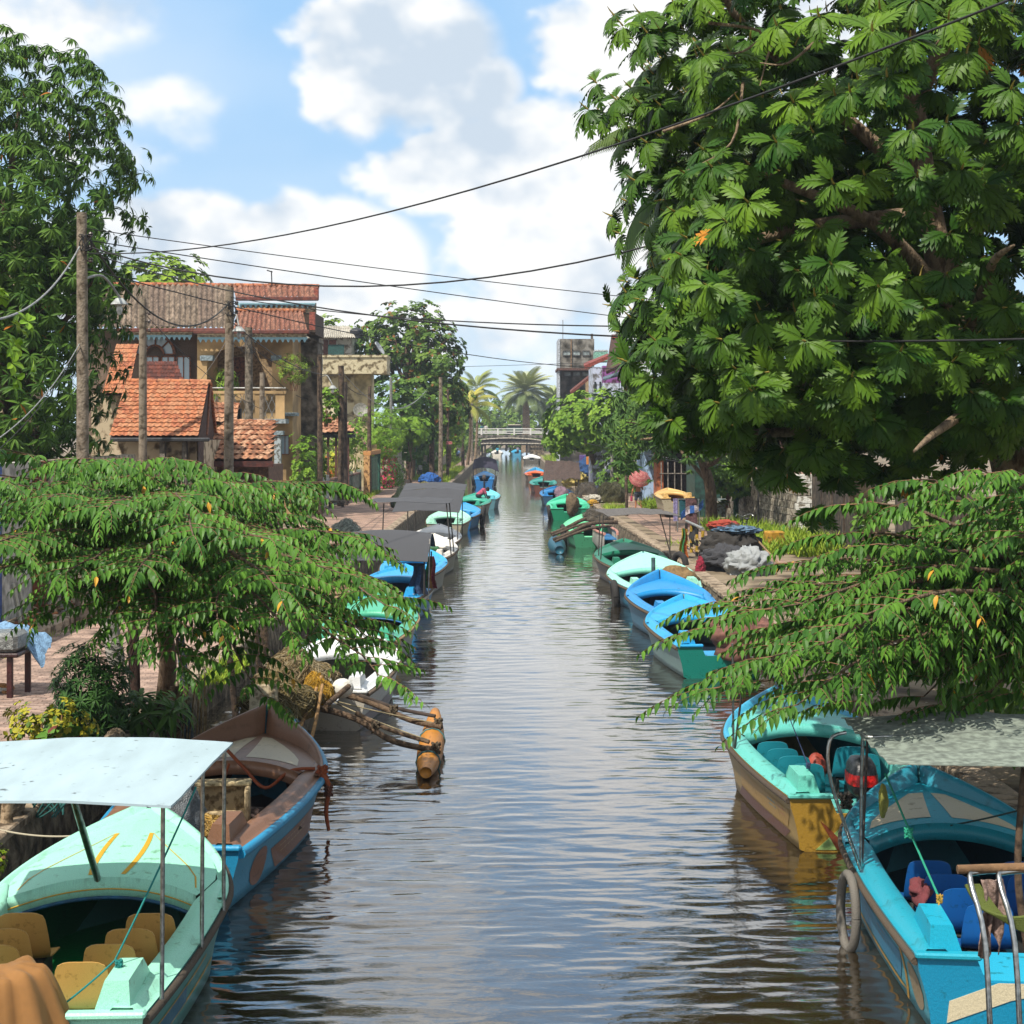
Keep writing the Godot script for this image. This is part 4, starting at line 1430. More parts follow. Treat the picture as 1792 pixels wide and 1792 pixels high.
func make_outrigger() -> void:
	# the near canoe with its float
	var t = thing("outrigger_canoe", "narrow outrigger canoe with an orange float reaching into the canal", "canoe", Vector3(-3.45, 0, -24.8), 0.05)
	var wood = plain("6d5843", 0.95, "stain", 1.2, 2.0)
	var blue = gel("2a9ccc")
	var s = shape()
	s.g = 1
	for side in [1.0, -1.0]:
		var rows = []
		for i in 15:
			var u = i / 14.0
			var e = sin(clampf(u * 0.94 + 0.03, 0.0, 1.0) * PI)
			var w = 0.12 + 0.24 * pow(e, 0.5)
			var y = 0.52 + 0.22 * pow(absf(2.0 * u - 1.0), 2.5)
			rows.append([Vector3(side * w, y, -u * 5.2), Vector3(side * w * 1.05, y * 0.5, -u * 5.2), Vector3(side * w * 0.9, 0.0, -u * 5.2), Vector3(0, -0.2, -u * 5.2)])
		s.sheet(rows, false, side < 0)
	part(t, "hull", s, plain("8a8474", 0.8, "stain", 0.8))
	for side in [1.0, -1.0]:
		s = shape()
		var path = []
		for i in 12:
			var u = i / 11.0
			path.append(Vector3(side * (0.13 + 0.24 * pow(sin(clampf(u * 0.94 + 0.03, 0.0, 1.0) * PI), 0.5)), 0.54 + 0.22 * pow(absf(2.0 * u - 1.0), 2.5), -u * 5.2))
		s.tube(path, 0.04, -1, 6)
		part(t, "gunwale", s, blue)
	s = shape()
	s.box(Vector3(-0.15, 0.72, -0.3), Vector3(0.42, 0.1, 0.5), Basis(), 0.02)
	part(t, "stern_seat", s, blue)
	s = shape()
	s.box(Vector3(-0.15, 0.98, -0.62), Vector3(0.42, 0.45, 0.06), Basis(Vector3.RIGHT, -0.2), 0.02)
	part(t, "backrest", s, plain("b8a98c", 0.9, "stain", 1.2))
	# float, upturned at the far end
	s = shape()
	s.g = 1
	var rows = []
	for i in 16:
		var u = i / 15.0
		var w = 0.20 * pow(sin(clampf(u * 0.88 + 0.07, 0, 1) * PI), 0.55)
		var c = Vector3(2.25 + 0.16 * u, 0.08 + 0.30 * pow(u, 3.0) + 0.03 * pow(1.0 - u, 2.0), 0.55 - u * 3.6)
		var ring = []
		for j in 12:
			var a = TAU * j / 12
			ring.append(c + Vector3(cos(a) * w, sin(a) * w * 0.95, 0))
		rows.append(ring)
	s.sheet(rows, true)
	s.fan(rows[0]); s.fan(rows[15])
	var fl = part(t, "float", s, mat("float_wood", hex("bf7d22"), 0.5, {"tex": "scuff", "scale": Vector3(3.0, 3.0, 0.7), "tex2": "grain", "scale2": 2.0, "world": false}))
	for u in [0.22, 0.62]:
		s = shape()
		var ring = []
		for j in 13:
			var a = TAU * j / 12
			var w = 0.20 * pow(sin(clampf(u * 0.88 + 0.07, 0, 1) * PI), 0.55) + 0.006
			ring.append(Vector3(2.25 + 0.16 * u + cos(a) * w, 0.08 + 0.30 * pow(u, 3.0) + 0.03 * pow(1.0 - u, 2.0) + sin(a) * w * 0.95, 0.55 - u * 3.6))
		s.tube(ring, 0.016, -1, 5, false)
		part(fl, "lashing", s, plain("4f7f80", 0.9))
	# booms
	rod(t, "boom", [Vector3(-0.3, 0.68, -1.5), Vector3(0.5, 0.74, -1.35), Vector3(1.2, 0.62, -1.0), Vector3(1.75, 0.36, -0.6), Vector3(2.42, 0.26, -0.3)], 0.055, wood, 0.045, 8, 5)
	rod(t, "boom", [Vector3(-0.3, 0.72, -2.9), Vector3(0.5, 0.80, -2.8), Vector3(1.3, 0.66, -2.45), Vector3(2.0, 0.44, -1.95), Vector3(2.5, 0.36, -1.75)], 0.055, wood, 0.045, 8, 5)
	rod(t, "boom", [Vector3(1.2, 0.70, -1.05), Vector3(1.7, 0.50, -0.75), Vector3(2.3, 0.36, -0.45)], 0.035, wood, 0.03, 7, 4)
	rod(t, "boom", [Vector3(1.2, 0.74, -2.5), Vector3(1.8, 0.58, -2.2), Vector3(2.4, 0.5, -1.9)], 0.032, plain("4d4038", 0.95), 0.03, 7, 4)
	rod(t, "boom_brace", [Vector3(0.75, 0.82, -1.1), Vector3(1.05, 0.98, -1.9)], 0.045, wood)
	rod(t, "lashing", sag(Vector3(0.6, 0.80, -2.0), Vector3(2.35, 0.42, -1.8), 0.02), 0.01, plain("a89a78", 0.9))
	rod(t, "lashing", sag(Vector3(0.8, 0.80, -1.6), Vector3(2.3, 0.38, -0.5), 0.03), 0.01, plain("a89a78", 0.9))
	for q in [Vector3(2.40, 0.30, -0.3), Vector3(2.45, 0.40, -1.8), Vector3(1.5, 0.52, -0.8), Vector3(1.75, 0.56, -2.1)]:
		knot(t, "rope_knot", q, 0.06, plain("5d503c", 0.95, "grain", 4.0))
	# paddles leaning on it
	for q in [[Vector3(0.62, 1.12, -2.0), Vector3(0.28, 0.35, -0.3)], [Vector3(0.66, 1.05, -1.6), Vector3(0.52, 0.22, -0.2)]]:
		var p = thing("bamboo_pole", "pale wooden pole leaning on the outrigger canoe's nets, %s" % ("the longer" if q[0].y > 1.1 else "the shorter"), "pole", t.position, 0.05)
		rod(p, "shaft", [q[0], q[0].lerp(q[1], 0.5) + Vector3(0.02, 0.01, 0), q[1]], 0.026, plain("b58c58", 0.85, "blotch", 2.0), 0.032, 8)
		s = shape()
		s.blob(q[1], Vector3(0.033, 0.03, 0.033), wob, 0.1)
		part(p, "end_knob", s, plain("a98356", 0.85, "blotch", 2.0))
	net("pale straw net heaped on the outrigger canoe, the taller heap", t.position + Vector3(0.02, 0.80, -3.0), Vector3(0.62, 0.52, 0.95), "a08a5c", 420)
	net("olive brown net heaped on the near end of the outrigger canoe", t.position + Vector3(-0.05, 0.72, -1.55), Vector3(0.60, 0.42, 0.8), "86733f", 420)
	net("bright yellow net bundled beside the white buoys", t.position + Vector3(0.45, 0.78, -2.05), Vector3(0.26, 0.34, 0.40), "cf9a14", 240)
	for q in [[0.84, 0.92, -2.15, 0.165, "large white egg shaped buoy lying on the outrigger booms"], [0.52, 0.95, -2.6, 0.11, "smaller white buoy half under the yellow net"]]:
		var bu = thing("net_buoy", q[4], "buoy", t.position + Vector3(q[0], q[1], q[2]))
		s = shape()
		s.blob(Vector3.ZERO, Vector3(q[3] * 1.05, q[3] * 0.92, q[3]), wob, 0.03, 1.0, 1.0, 14, 20)
		part(bu, "shell", s, plain("e0ddd2", 0.5, "scuff", 1.6))
		s = shape()
		s.lathe([Vector2(0.0, 0.02), Vector2(0.02, 0.02), Vector2(0.03, 0.0), Vector2(0.03, -0.02)], Vector3(-q[3] * 0.75, 0.02, q[3] * 0.62), 8, Basis(Vector3.RIGHT, 1.2))
		part(bu, "eyelet", s, plain("4a3a30", 0.8))


func make_outrigger_far() -> void:
	var t = thing("outrigger_canoe", "pink lined outrigger canoe with a dark blue float by the flat grey awning", "canoe", Vector3(4.0, 0, -67.0), 0.03)
	var wood = plain("5f5042", 0.95, "stain", 1.2, 2.0)
	var s = shape()
	s.g = 1
	for side in [1.0, -1.0]:
		var rows = []
		for i in 11:
			var u = i / 10.0
			var w = 0.08 + 0.34 * pow(sin(clampf(u * 0.9 + 0.08, 0.0, 1.0) * PI), 0.5)
			rows.append([Vector3(side * w, 0.85, -u * 6.0), Vector3(side * w * 1.05, 0.35, -u * 6.0), Vector3(0, -0.2, -u * 6.0)])
		s.sheet(rows, false, side < 0)
	part(t, "hull", s, gel("c9c4ba"))
	for side in [1.0, -1.0]:
		s = shape()
		var path = []
		for i in 11:
			var u = i / 10.0
			path.append(Vector3(side * (0.08 + 0.34 * pow(sin(clampf(u * 0.9 + 0.08, 0.0, 1.0) * PI), 0.5)), 0.88, -u * 6.0))
		s.tube(path, 0.06, -1, 6)
		part(t, "gunwale", s, gel("c98e80"))
	s = shape()
	s.box(Vector3(0, 0.62, -3.0), Vector3(0.6, 0.05, 4.4))
	part(t, "thwart", s, gel("2f78b0"))
	s = shape()
	s.g = 1
	var rows = []
	for i in 10:
		var u = i / 9.0
		var w = 0.36 * pow(sin(clampf(u * 0.86 + 0.1, 0, 1) * PI), 0.6)
		var ring = []
		for j in 12:
			var a = TAU * j / 12
			ring.append(Vector3(-1.95 + cos(a) * w, 0.18 + sin(a) * w * 0.95 + 0.2 * u * u, -1.0 - u * 4.0))
		rows.append(ring)
	s.sheet(rows, true)
	s.fan(rows[0]); s.fan(rows[9])
	part(t, "float", s, gel("1f5a6e"))
	for q in [[-2.4, 0.0], [-4.2, 0.12]]:
		rod(t, "boom", [Vector3(0.5, 1.22, q[0]), Vector3(-0.6, 1.16 + q[1], q[0] + 0.1), Vector3(-1.5, 0.78 + q[1], q[0] + 0.35), Vector3(-2.15, 0.55 + q[1], q[0] + 0.6)], 0.09, wood, 0.07, 7, 4)
		rod(t, "boom", [Vector3(0.2, 1.10, q[0] + 0.4), Vector3(-0.8, 0.95 + q[1], q[0] + 0.45), Vector3(-2.1, 0.48 + q[1], q[0] + 0.7)], 0.06, wood, 0.05, 7, 4)
	net("grey net bundled on the far outrigger canoe's booms", t.position + Vector3(-0.35, 1.3, -4.2), Vector3(0.55, 0.40, 0.6), "6f6658", 100)


# ---------------------------------------------------------------- leaves
func aim(dir: Vector3, up := Vector3.UP) -> Basis:
	var z = -dir.normalized()
	var x = up.cross(z)
	if x.length() < 0.01:
		x = Vector3.RIGHT.cross(z)
	x = x.normalized()
	return Basis(x, z.cross(x), z)


func blade(prof: Array, length: float, fold: float, droop: float, vein := Color(1, 1, 1)) -> ArrayMesh:
	# prof: half widths from the stalk to the tip; the leaf points along -z
	var s = shape()
	s.g = -1
	var n = prof.size() - 1
	var mid = []
	var l = []
	var r = []
	for i in n + 1:
		var t = float(i) / n
		var y = -droop * t * t * length
		mid.append(Vector3(0, y, -length * t))
		l.append(Vector3(-prof[i] * length, y + fold * prof[i] * length, -length * t))
		r.append(Vector3(prof[i] * length, y + fold * prof[i] * length, -length * t))
	for i in n:
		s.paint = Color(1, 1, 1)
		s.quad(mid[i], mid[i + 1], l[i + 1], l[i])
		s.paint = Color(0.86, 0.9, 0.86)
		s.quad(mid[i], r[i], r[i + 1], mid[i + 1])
	return s.mesh()


func lobed_leaf() -> ArrayMesh:
	# a deeply cut leaf with pale ribs, one metre long, pointing along -z
	var s = shape()
	s.g = 1
	var pale = Color(3.2, 2.9, 1.1)
	var droop = func(x: float, z: float) -> Vector3:
		return Vector3(x, -0.38 * z * z + 0.30 * absf(x) - 1.0 * x * x, -z)
	for side in [-1.0, 1.0]:
		s.g = 1
		s.paint = Color(1, 1, 1) if side < 0 else Color(0.88, 0.92, 0.9)
		for k in 5:
			var z0 = 0.12 + k * 0.155
			var z1 = z0 + 0.155
			var w = [0.24, 0.36, 0.39, 0.33, 0.21][k] as float
			var core = [0.05, 0.075, 0.08, 0.07, 0.05][k] as float
			var a = droop.call(0.0, z0)
			var b = droop.call(side * core * 0.8, z0)
			var m = droop.call(side * core, (z0 + z1) * 0.5)
			var c = droop.call(0.0, z1)
			var d = droop.call(side * core * 0.8, z1)
			var t0 = droop.call(side * w * 0.66, z0 + 0.085)
			var t1 = droop.call(side * w, z0 + 0.245)
			var t2 = droop.call(side * w * 0.60, z0 + 0.215)
			s.quad(a, b, m, c); s.tri(c, m, d)
			s.quad(b, t0, t2, m); s.tri(t0, t1, t2); s.tri(m, t2, d)
		s.tri(droop.call(0.0, 0.0), droop.call(side * 0.045, 0.12), droop.call(0.0, 0.12))
		s.quad(droop.call(0.0, 0.895), droop.call(side * 0.05, 0.895), droop.call(side * 0.07, 0.95), droop.call(0.0, 1.06))
		s.paint = pale
		s.g = 2
		for k in 5:
			var z0 = 0.13 + k * 0.155
			var w = [0.20, 0.29, 0.30, 0.25, 0.16][k] as float
			var up = Vector3(0, 0.006, 0)
			s.tri(droop.call(0.0, z0) + up, droop.call(0.0, z0 + 0.034) + up, droop.call(side * w, z0 + 0.20) + up)
	s.paint = pale
	s.g = 2
	for k in 6:
		var u = Vector3(0, 0.007, 0)
		var z0 = k / 6.0
		var z1 = (k + 1) / 6.0
		var w0 = 0.017 * (1.0 - z0 * 0.8)
		var w1 = 0.017 * (1.0 - z1 * 0.8)
		s.quad(droop.call(-w0, z0) + u, droop.call(w0, z0) + u, droop.call(w1, z1) + u, droop.call(-w1, z1) + u)
	return s.mesh()


func frond(length: float, arch: float, leaflet: float, n := 26, hang := 0.6) -> ArrayMesh:
	var s = shape()
	s.g = -1
	var at = func(t: float) -> Vector3:
		return Vector3(0, arch * length * (t * 0.9 - 1.25 * t * t), -length * t * (1.0 - 0.16 * t))
	s.paint = Color(1.5, 1.3, 0.8)
	var pts = []
	for i in 9:
		pts.append(at.call(i / 8.0))
	s.tube(pts, length * 0.008, length * 0.002, 4, false)
	for i in n:
		var t = 0.10 + 0.9 * i / n
		var p: Vector3 = at.call(t)
		var d: Vector3 = (at.call(minf(t + 0.03, 1.0)) - at.call(t - 0.03)).normalized()
		for side in [-1.0, 1.0]:
			s.paint = Color(1, 1, 1) * (0.85 + 0.3 * fmod(i * 0.37, 1.0))
			var l = leaflet * (0.45 + 0.75 * sin(minf(t * 1.05, 1.0) * PI * 0.85 + 0.2))
			var q = (Vector3(side, -hang, 0) + d * 0.75).normalized()
			var mid = p + q * l * 0.55
			var tip = mid + (q + Vector3(0, -0.55, 0)).normalized() * l * 0.45
			var w = d * l * 0.045
			s.quad(p - w, p + w, mid + w * 1.2, mid - w * 1.2)
			s.tri(mid - w * 1.2, mid + w * 1.2, tip)
	return s.mesh()


func green(lo: Color, hi: Color, k: float) -> Color:
	return lo.lerp(hi, k)


func make_leaf_kinds() -> void:
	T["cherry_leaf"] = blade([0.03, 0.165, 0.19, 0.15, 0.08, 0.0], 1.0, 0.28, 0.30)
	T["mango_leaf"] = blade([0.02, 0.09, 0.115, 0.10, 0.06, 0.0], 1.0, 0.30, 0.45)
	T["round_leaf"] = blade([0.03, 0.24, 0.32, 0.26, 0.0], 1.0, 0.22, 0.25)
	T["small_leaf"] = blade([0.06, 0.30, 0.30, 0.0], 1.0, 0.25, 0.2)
	T["lobed_leaf"] = lobed_leaf()
	leafy("leaf_cherry", Color(1, 1, 1), 0.42, Color(0.34, 0.42, 0.16))
	leafy("leaf_plain", Color(1, 1, 1), 0.5, Color(0.34, 0.42, 0.18))
	leafy("leaf_gloss", Color(1, 1, 1), 0.45, Color(0.22, 0.28, 0.10))
	mat("bark", hex("6f5c48"), 0.95, {"tex": "stain", "scale": Vector3(1.6, 0.5, 1.6), "tex2": "speck", "scale2": 3.0, "bump": 3.0})
	mat("bark_pale", hex("8d7a62"), 0.95, {"tex": "stain", "scale": Vector3(1.2, 0.5, 1.2), "tex2": "speck", "scale2": 3.0, "bump": 3.0})
	mat("twig", hex("7a5a40"), 0.9)


func place_leaves(t: Node3D, mesh: Mesh, m: Material, xf: Array, cols: Array, singles: int, called := "leaf") -> void:
	# the leaves nearest the bridge are single parts, the rest one crown
	var order = range(xf.size())
	if singles > 0:
		order.sort_custom(func(a, b): return xf[a].origin.z > xf[b].origin.z)
	var tones = {}
	var rx = []
	var rc = []
	for n in order.size():
		var i: int = order[n]
		if n < singles:
			var c: Color = cols[i]
			var key = "%s_%d" % [m.resource_name, int(c.g * 60.0)]
			if not tones.has(key):
				var mm = m.duplicate()
				mm.resource_name = key
				mm.albedo_color = c.linear_to_srgb()
				tones[key] = mm
			var o = part(t, called, mesh, tones[key])
			o.transform = xf[i]
		else:
			rx.append(xf[i])
			rc.append(cols[i])
	many(t, "crown", mesh, m, rx, rc)


# ---------------------------------------------------------------- the spreading trees in front
func cherry_tree(label: String, foot: Vector3, fork: Vector3, tips: Array, lo: Color, hi: Color, singles: int) -> void:
	var t = thing("cherry_tree", label, "tree")
	var xf = []
	var cols = []
	var flowers = []
	rod(t, "trunk", [foot + Vector3(0, -0.2, 0), foot.lerp(fork, 0.4) + Vector3(0.06, 0, 0.05), foot.lerp(fork, 0.75) + Vector3(-0.05, 0, 0), fork], 0.15, M.bark, 0.10, 10, 5)
	var tw = shape()
	for q in tips:
		var tip: Vector3 = spot(q[0], q[1], q[2])
		var span = tip - fork
		var ln = span.length()
		var c = fork.lerp(tip, 0.5) + Vector3(rr(-0.2, 0.2), 0.10 * ln + 0.25, rr(-0.2, 0.2))
		var path = []
		for i in 15:
			var u = i / 14.0
			var p = fork.lerp(c, u).lerp(c.lerp(tip, u), u)
			p += Vector3(wob.get_noise_2d(u * 160.0, q[0]), wob.get_noise_2d(u * 160.0, q[1] + 99.0) * 0.6, wob.get_noise_2d(u * 160.0, q[0] + 300.0)) * 0.22 * u
			path.append(p)
		var s = shape()
		s.tube(path, 0.055, 0.007, 6)
		part(t, "branch", s, M.bark)
		var n = int(ln * 5.4)
		for k in n + 2:
			var u = lerpf(0.32, 1.0, float(k) / (n + 1))
			if k >= n:
				u = 1.0
			var at: Vector3 = path[int(u * 14.0)].lerp(path[mini(int(u * 14.0) + 1, 14)], fmod(u * 14.0, 1.0))
			var fwd: Vector3 = (path[mini(int(u * 14.0) + 1, 14)] - path[maxi(int(u * 14.0) - 1, 0)]).normalized()
			var flat = Vector3(fwd.x, 0, fwd.z).normalized()
			var side = flat.cross(Vector3.UP) * (1.0 if k % 2 else -1.0)
			var dir = (flat * rr(0.5, 1.0) + side * (rr(0.5, 1.1) if k < n else rr(-0.2, 0.2)) + Vector3.UP * rr(-0.05, 0.30)).normalized()
			var reach = rr(0.75, 1.35) * (1.0 - 0.35 * u)
			if k >= n:
				dir = (flat + Vector3(rr(-0.3, 0.3), 0.05, rr(-0.3, 0.3))).normalized()
				reach = rr(0.7, 1.0)
			var tp = [at]
			var step = 0.046
			var m = int(reach / step)
			var dd = dir
			var sway = rr(-0.018, 0.018)
			for i in m:
				dd = (dd + Vector3(0, -0.030 - 0.018 * float(i) / m, 0) + dd.cross(Vector3.UP) * sway).normalized()
				tp.append(tp[i] + dd * step)
			tw.tube([tp[0], tp[m / 3], tp[m * 2 / 3], tp[m]], 0.006, 0.002, 3, false)
			var tone = rr(0.0, 1.0)
			for i in range(1, m + 1):
				var d: Vector3 = (tp[i] - tp[i - 1]).normalized()
				var lat = d.cross(Vector3.UP).normalized() * (1.0 if i % 2 else -1.0)
				var grow = 1.0 - 0.45 * pow(float(i) / m, 3.0)
				var ld = (d * rr(0.35, 0.85) + lat * rr(0.45, 1.0) + Vector3(rr(-0.15, 0.15), rr(-0.95, -0.2), rr(-0.15, 0.15))).normalized()
				var size = rr(0.122, 0.180) * grow
				var nrm = (Vector3.UP + lat * 0.5 + d * 0.3).normalized()
				xf.append(Transform3D(aim(ld, nrm).scaled(Vector3.ONE * size), tp[i]))
				var k2 = clampf(tone * tone * 0.6 + rr(0.0, 0.45) + (0.25 if grow < 0.75 else 0.0), 0.0, 1.0)
				var col = green(lo, hi, k2)
				if rng.randf() < 0.004:
					col = Color(0.50, 0.26, 0.03)
				cols.append(col)
				if rng.randf() < 0.012:
					flowers.append(Transform3D(Basis().scaled(Vector3.ONE * 0.016), tp[i] + Vector3(0, 0.03, 0)))
	var st = part(t, "twigs", tw, M.twig)
	st.set_meta("kind", "stuff")
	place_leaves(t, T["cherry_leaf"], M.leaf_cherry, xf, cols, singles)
	var f = shape()
	for k in 5:
		var a = TAU * k / 5
		f.tri(Vector3.ZERO, Vector3(cos(a - 0.5), 0.3, sin(a - 0.5)), Vector3(cos(a + 0.5), 0.3, sin(a + 0.5)))
	many(t, "flowers", f.mesh(), plain("efeee2", 0.8), flowers)


# ---------------------------------------------------------------- whorled crowns
func whorl(xf: Array, cols: Array, at: Vector3, axis: Vector3, n: int, size: float, spread: float, fall: float, lo: Color, hi: Color, tone: float, odd := 0.0, oddc := Color(0.4, 0.14, 0.01)) -> void:
	var b = aim(axis, Vector3(0.3, 0.8, 0.5))
	var a0 = rr(0, TAU)
	for k in n:
		var a = a0 + TAU * k / n + rr(-0.3, 0.3)
		var rad = b.x * cos(a) + b.y * sin(a)
		var d = (rad * spread + axis * rr(0.1, 0.6) + Vector3(0, -fall * rr(0.5, 1.3), 0)).normalized()
		xf.append(Transform3D(aim(d, (axis + Vector3.UP * 0.6).normalized()).scaled(Vector3.ONE * size * rr(0.7, 1.1)), at + d * size * 0.08))
		var c = green(lo, hi, clampf(tone * 0.6 + rr(0.0, 0.4), 0.0, 1.0))
		if odd > 0.0 and rng.randf() < odd:
			c = oddc
		cols.append(c)


func crown_points(c: Vector3, r: Vector3, n: int, power: float, inside: float, lump := 0.16) -> Array:
	# places on and in a lumpy crown: [place, outward]
	var out = []
	var seed_at = c.x * 13.0 + c.z
	for k in n:
		var d = Vector3(rr(-1, 1), rr(-1, 1), rr(-1, 1))
		while d.length() > 1.0 or d.length() < 0.1:
			d = Vector3(rr(-1, 1), rr(-1, 1), rr(-1, 1))
		d = d.normalized()
		var q = pow(pow(absf(d.x), power) + pow(absf(d.y), power) + pow(absf(d.z), power), -1.0 / power)
		var k2 = q * (1.0 + lump * 2.0 * wob.get_noise_3d(d.x * 110.0 + seed_at, d.y * 110.0, d.z * 110.0))
		k2 *= rr(0.45, 0.85) if rng.randf() < inside else rr(0.86, 1.0)
		out.append([c + d * k2 * r, d])
	return out


func breadfruit_tree() -> void:
	var t = thing("breadfruit_tree", "huge breadfruit tree with deeply cut dark glossy leaves filling the right side", "tree")
	var foot = Vector3(8.1, BANK, -25.0)
	rod(t, "trunk", [foot + Vector3(0.2, -0.2, 0), Vector3(7.6, 2.6, -24.6), Vector3(6.95, 5.0, -24.2), Vector3(6.2, 6.7, -24.0), Vector3(5.8, 8.6, -24.0), Vector3(5.6, 10.8, -24.2)], 0.36, M.bark_pale, 0.12, 12, 5)
	var forks = [[Vector3(6.2, 6.7, -24.0), Vector3(3.2, 8.4, -22.5)], [Vector3(5.9, 8.3, -24.0), Vector3(3.0, 10.6, -23.0)], [Vector3(6.9, 5.2, -24.2), Vector3(3.4, 5.6, -22.5)], [Vector3(5.7, 9.6, -24.0), Vector3(7.4, 12.0, -22.0)], [Vector3(6.4, 6.2, -24.0), Vector3(5.8, 7.0, -20.5)], [Vector3(6.1, 7.2, -24.0), Vector3(8.4, 9.0, -21.5)], [Vector3(6.95, 5.0, -24.2), Vector3(5.2, 5.0, -20.6)], [Vector3(7.0, 5.4, -24.2), Vector3(9.2, 6.4, -22.0)], [Vector3(5.8, 8.0, -24.0), Vector3(2.4, 7.2, -23.5)], [Vector3(5.6, 10.0, -24), Vector3(4.6, 12.4, -22.4)], [Vector3(6.9, 4.8, -24.2), Vector3(2.9, 4.9, -25.0)]]
	for f in forks:
		var m: Vector3 = f[0].lerp(f[1], 0.5) + Vector3(rr(-0.3, 0.3), rr(0.1, 0.4), rr(-0.2, 0.3))
		rod(t, "limb", [f[0], m, f[1], f[1] + (f[1] - m) * 0.5 + Vector3(rr(-0.4, 0.4), rr(-0.1, 0.5), rr(-0.2, 0.4))], 0.13, M.bark_pale, 0.014, 8, 5)
	# bare curling twigs at the upper left
	for q in [[[1240, 40], [1330, 55], [1300, 90], [1235, 95]], [[1390, 20], [1350, 80], [1330, 150]], [[1300, 145], [1280, 250], [1200, 300]], [[1440, 60], [1380, 110], [1330, 110]], [[1160, 230], [1240, 200], [1290, 160]]]:
		var pts = []
		for p in q:
			pts.append(spot(p[0], p[1], 20.6 + rr(-0.3, 0.3)))
		rod(t, "bare_twig", pts, 0.022, M.bark_pale, 0.008, 6, 5)
	var xf = []
	var cols = []
	var lo = Color(0.016, 0.056, 0.006)
	var hi = Color(0.105, 0.190, 0.012)
	var pts = crown_points(Vector3(6.0, 8.7, -24.0), Vector3(4.5, 4.2, 4.6), 1250, 3.0, 0.30)
	pts += crown_points(Vector3(4.9, 5.9, -23.4), Vector3(2.9, 1.25, 3.0), 240, 2.6, 0.3)
	pts += crown_points(Vector3(6.2, 8.4, -26.5), Vector3(4.0, 3.8, 2.0), 380, 3.0, 0.5)
	pts += crown_points(Vector3(3.2, 9.2, -23.6), Vector3(1.5, 1.6, 2.0), 100, 2.2, 0.2)
	pts += crown_points(Vector3(2.6, 6.2, -23.4), Vector3(1.1, 1.2, 1.6), 80, 2.2, 0.2)
	var stip = shape()
	for p in pts:
		var ax = (p[1] + Vector3(0, 0.55, 0.25)).normalized()
		var tone = rr(0.0, 1.0)
		whorl(xf, cols, p[0], ax, 9, 0.35, 0.9, 0.75, lo, hi, tone * tone, 0.0025, Color(0.42, 0.17, 0.02))
		stip.tube([p[0], p[0] + ax * 0.10, p[0] + ax * 0.17 + Vector3(0.01, 0, 0)], 0.016, 0.003, 4, false)
	var so = part(t, "leaf_buds", stip, plain("b5a046", 0.6))
	so.set_meta("kind", "stuff")
	place_leaves(t, T["lobed_leaf"], M.leaf_gloss, xf, cols, 300)


func whorled_tree(called: String, label: String, foot: Vector3, crowns: Array, o: Dictionary) -> void:
	var t = thing(called, label, "tree", Vector3.ZERO, 0.0, o.get("group", ""))
	var top: Vector3 = crowns[0][0]
	var tr: float = o.get("trunk", 0.25)
	rod(t, "trunk", [foot + Vector3(0, -0.2, 0), foot.lerp(top, 0.35) + Vector3(0.15, 0, 0.1), foot.lerp(top, 0.7) + Vector3(-0.15, 0, 0), top], tr, M.bark, tr * 0.4, 9, 5)
	var xf = []
	var cols = []
	for c in crowns:
		for k in o.get("limbs", 5):
			var d = Vector3(rr(-0.7, 0.7), rr(-0.3, 0.8), rr(-0.7, 0.7))
			var from = foot.lerp(top, rr(0.4, 0.9))
			var to: Vector3 = c[0] + d * c[1] * 0.8
			rod(t, "limb", [from, from.lerp(to, 0.5) + Vector3(0, 0.3, 0), to], tr * 0.35, M.bark, tr * 0.08, 6, 4)
		for p in crown_points(c[0], c[1], c[2], o.get("power", 2.2), o.get("inside", 0.25), o.get("lump", 0.2)):
			var ax: Vector3 = (p[1] + Vector3(0, 0.45, 0)).normalized()
			whorl(xf, cols, p[0], ax, o.get("n", 9), o.get("size", 0.22), o.get("spread", 0.9), o.get("fall", 0.7), o.lo, o.hi, rr(0, 1), o.get("odd", 0.0), o.get("oddc", Color(0.4, 0.14, 0.02)))
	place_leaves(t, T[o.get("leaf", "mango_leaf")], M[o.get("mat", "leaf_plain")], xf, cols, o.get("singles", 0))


func palm(called: String, label: String, foot: Vector3, top: Vector3, n: int, length: float, o := {}) -> void:
	var t = thing(called, label, "palm tree", Vector3.ZERO, 0.0, o.get("group", ""))
	rod(t, "trunk", [foot, foot.lerp(top, 0.5) + Vector3(0.2, 0, 0), top], o.get("girth", 0.2), M.bark_pale, o.get("girth", 0.2) * 0.7, 9, 6)
	var key = "frond%s%s" % [length, o.get("arch", 0.5)]
	if not T.has(key):
		T[key] = frond(length, o.get("arch", 0.5), length * 0.20, o.get("leaflets", 26), o.get("hang", 0.6))
	var lo: Color = o.get("lo", Color(0.06, 0.11, 0.02))
	var hi: Color = o.get("hi", Color(0.16, 0.2, 0.05))
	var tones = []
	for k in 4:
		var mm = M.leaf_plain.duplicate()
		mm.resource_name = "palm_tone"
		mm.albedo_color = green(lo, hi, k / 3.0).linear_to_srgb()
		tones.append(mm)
	for k in n:
		var a = TAU * k * 0.381966
		var f = float(k) / n
		var pitch = lerpf(1.15, -0.75, f)
		var d = Vector3(cos(a) * cos(pitch), sin(pitch), sin(a) * cos(pitch))
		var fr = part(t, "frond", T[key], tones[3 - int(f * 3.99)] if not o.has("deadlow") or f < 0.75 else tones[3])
		fr.transform = Transform3D(aim(d, Vector3.UP if absf(d.y) < 0.95 else Vector3(cos(a), 0, sin(a))).scaled(Vector3.ONE * rr(0.8, 1.1)), top + d * 0.15)


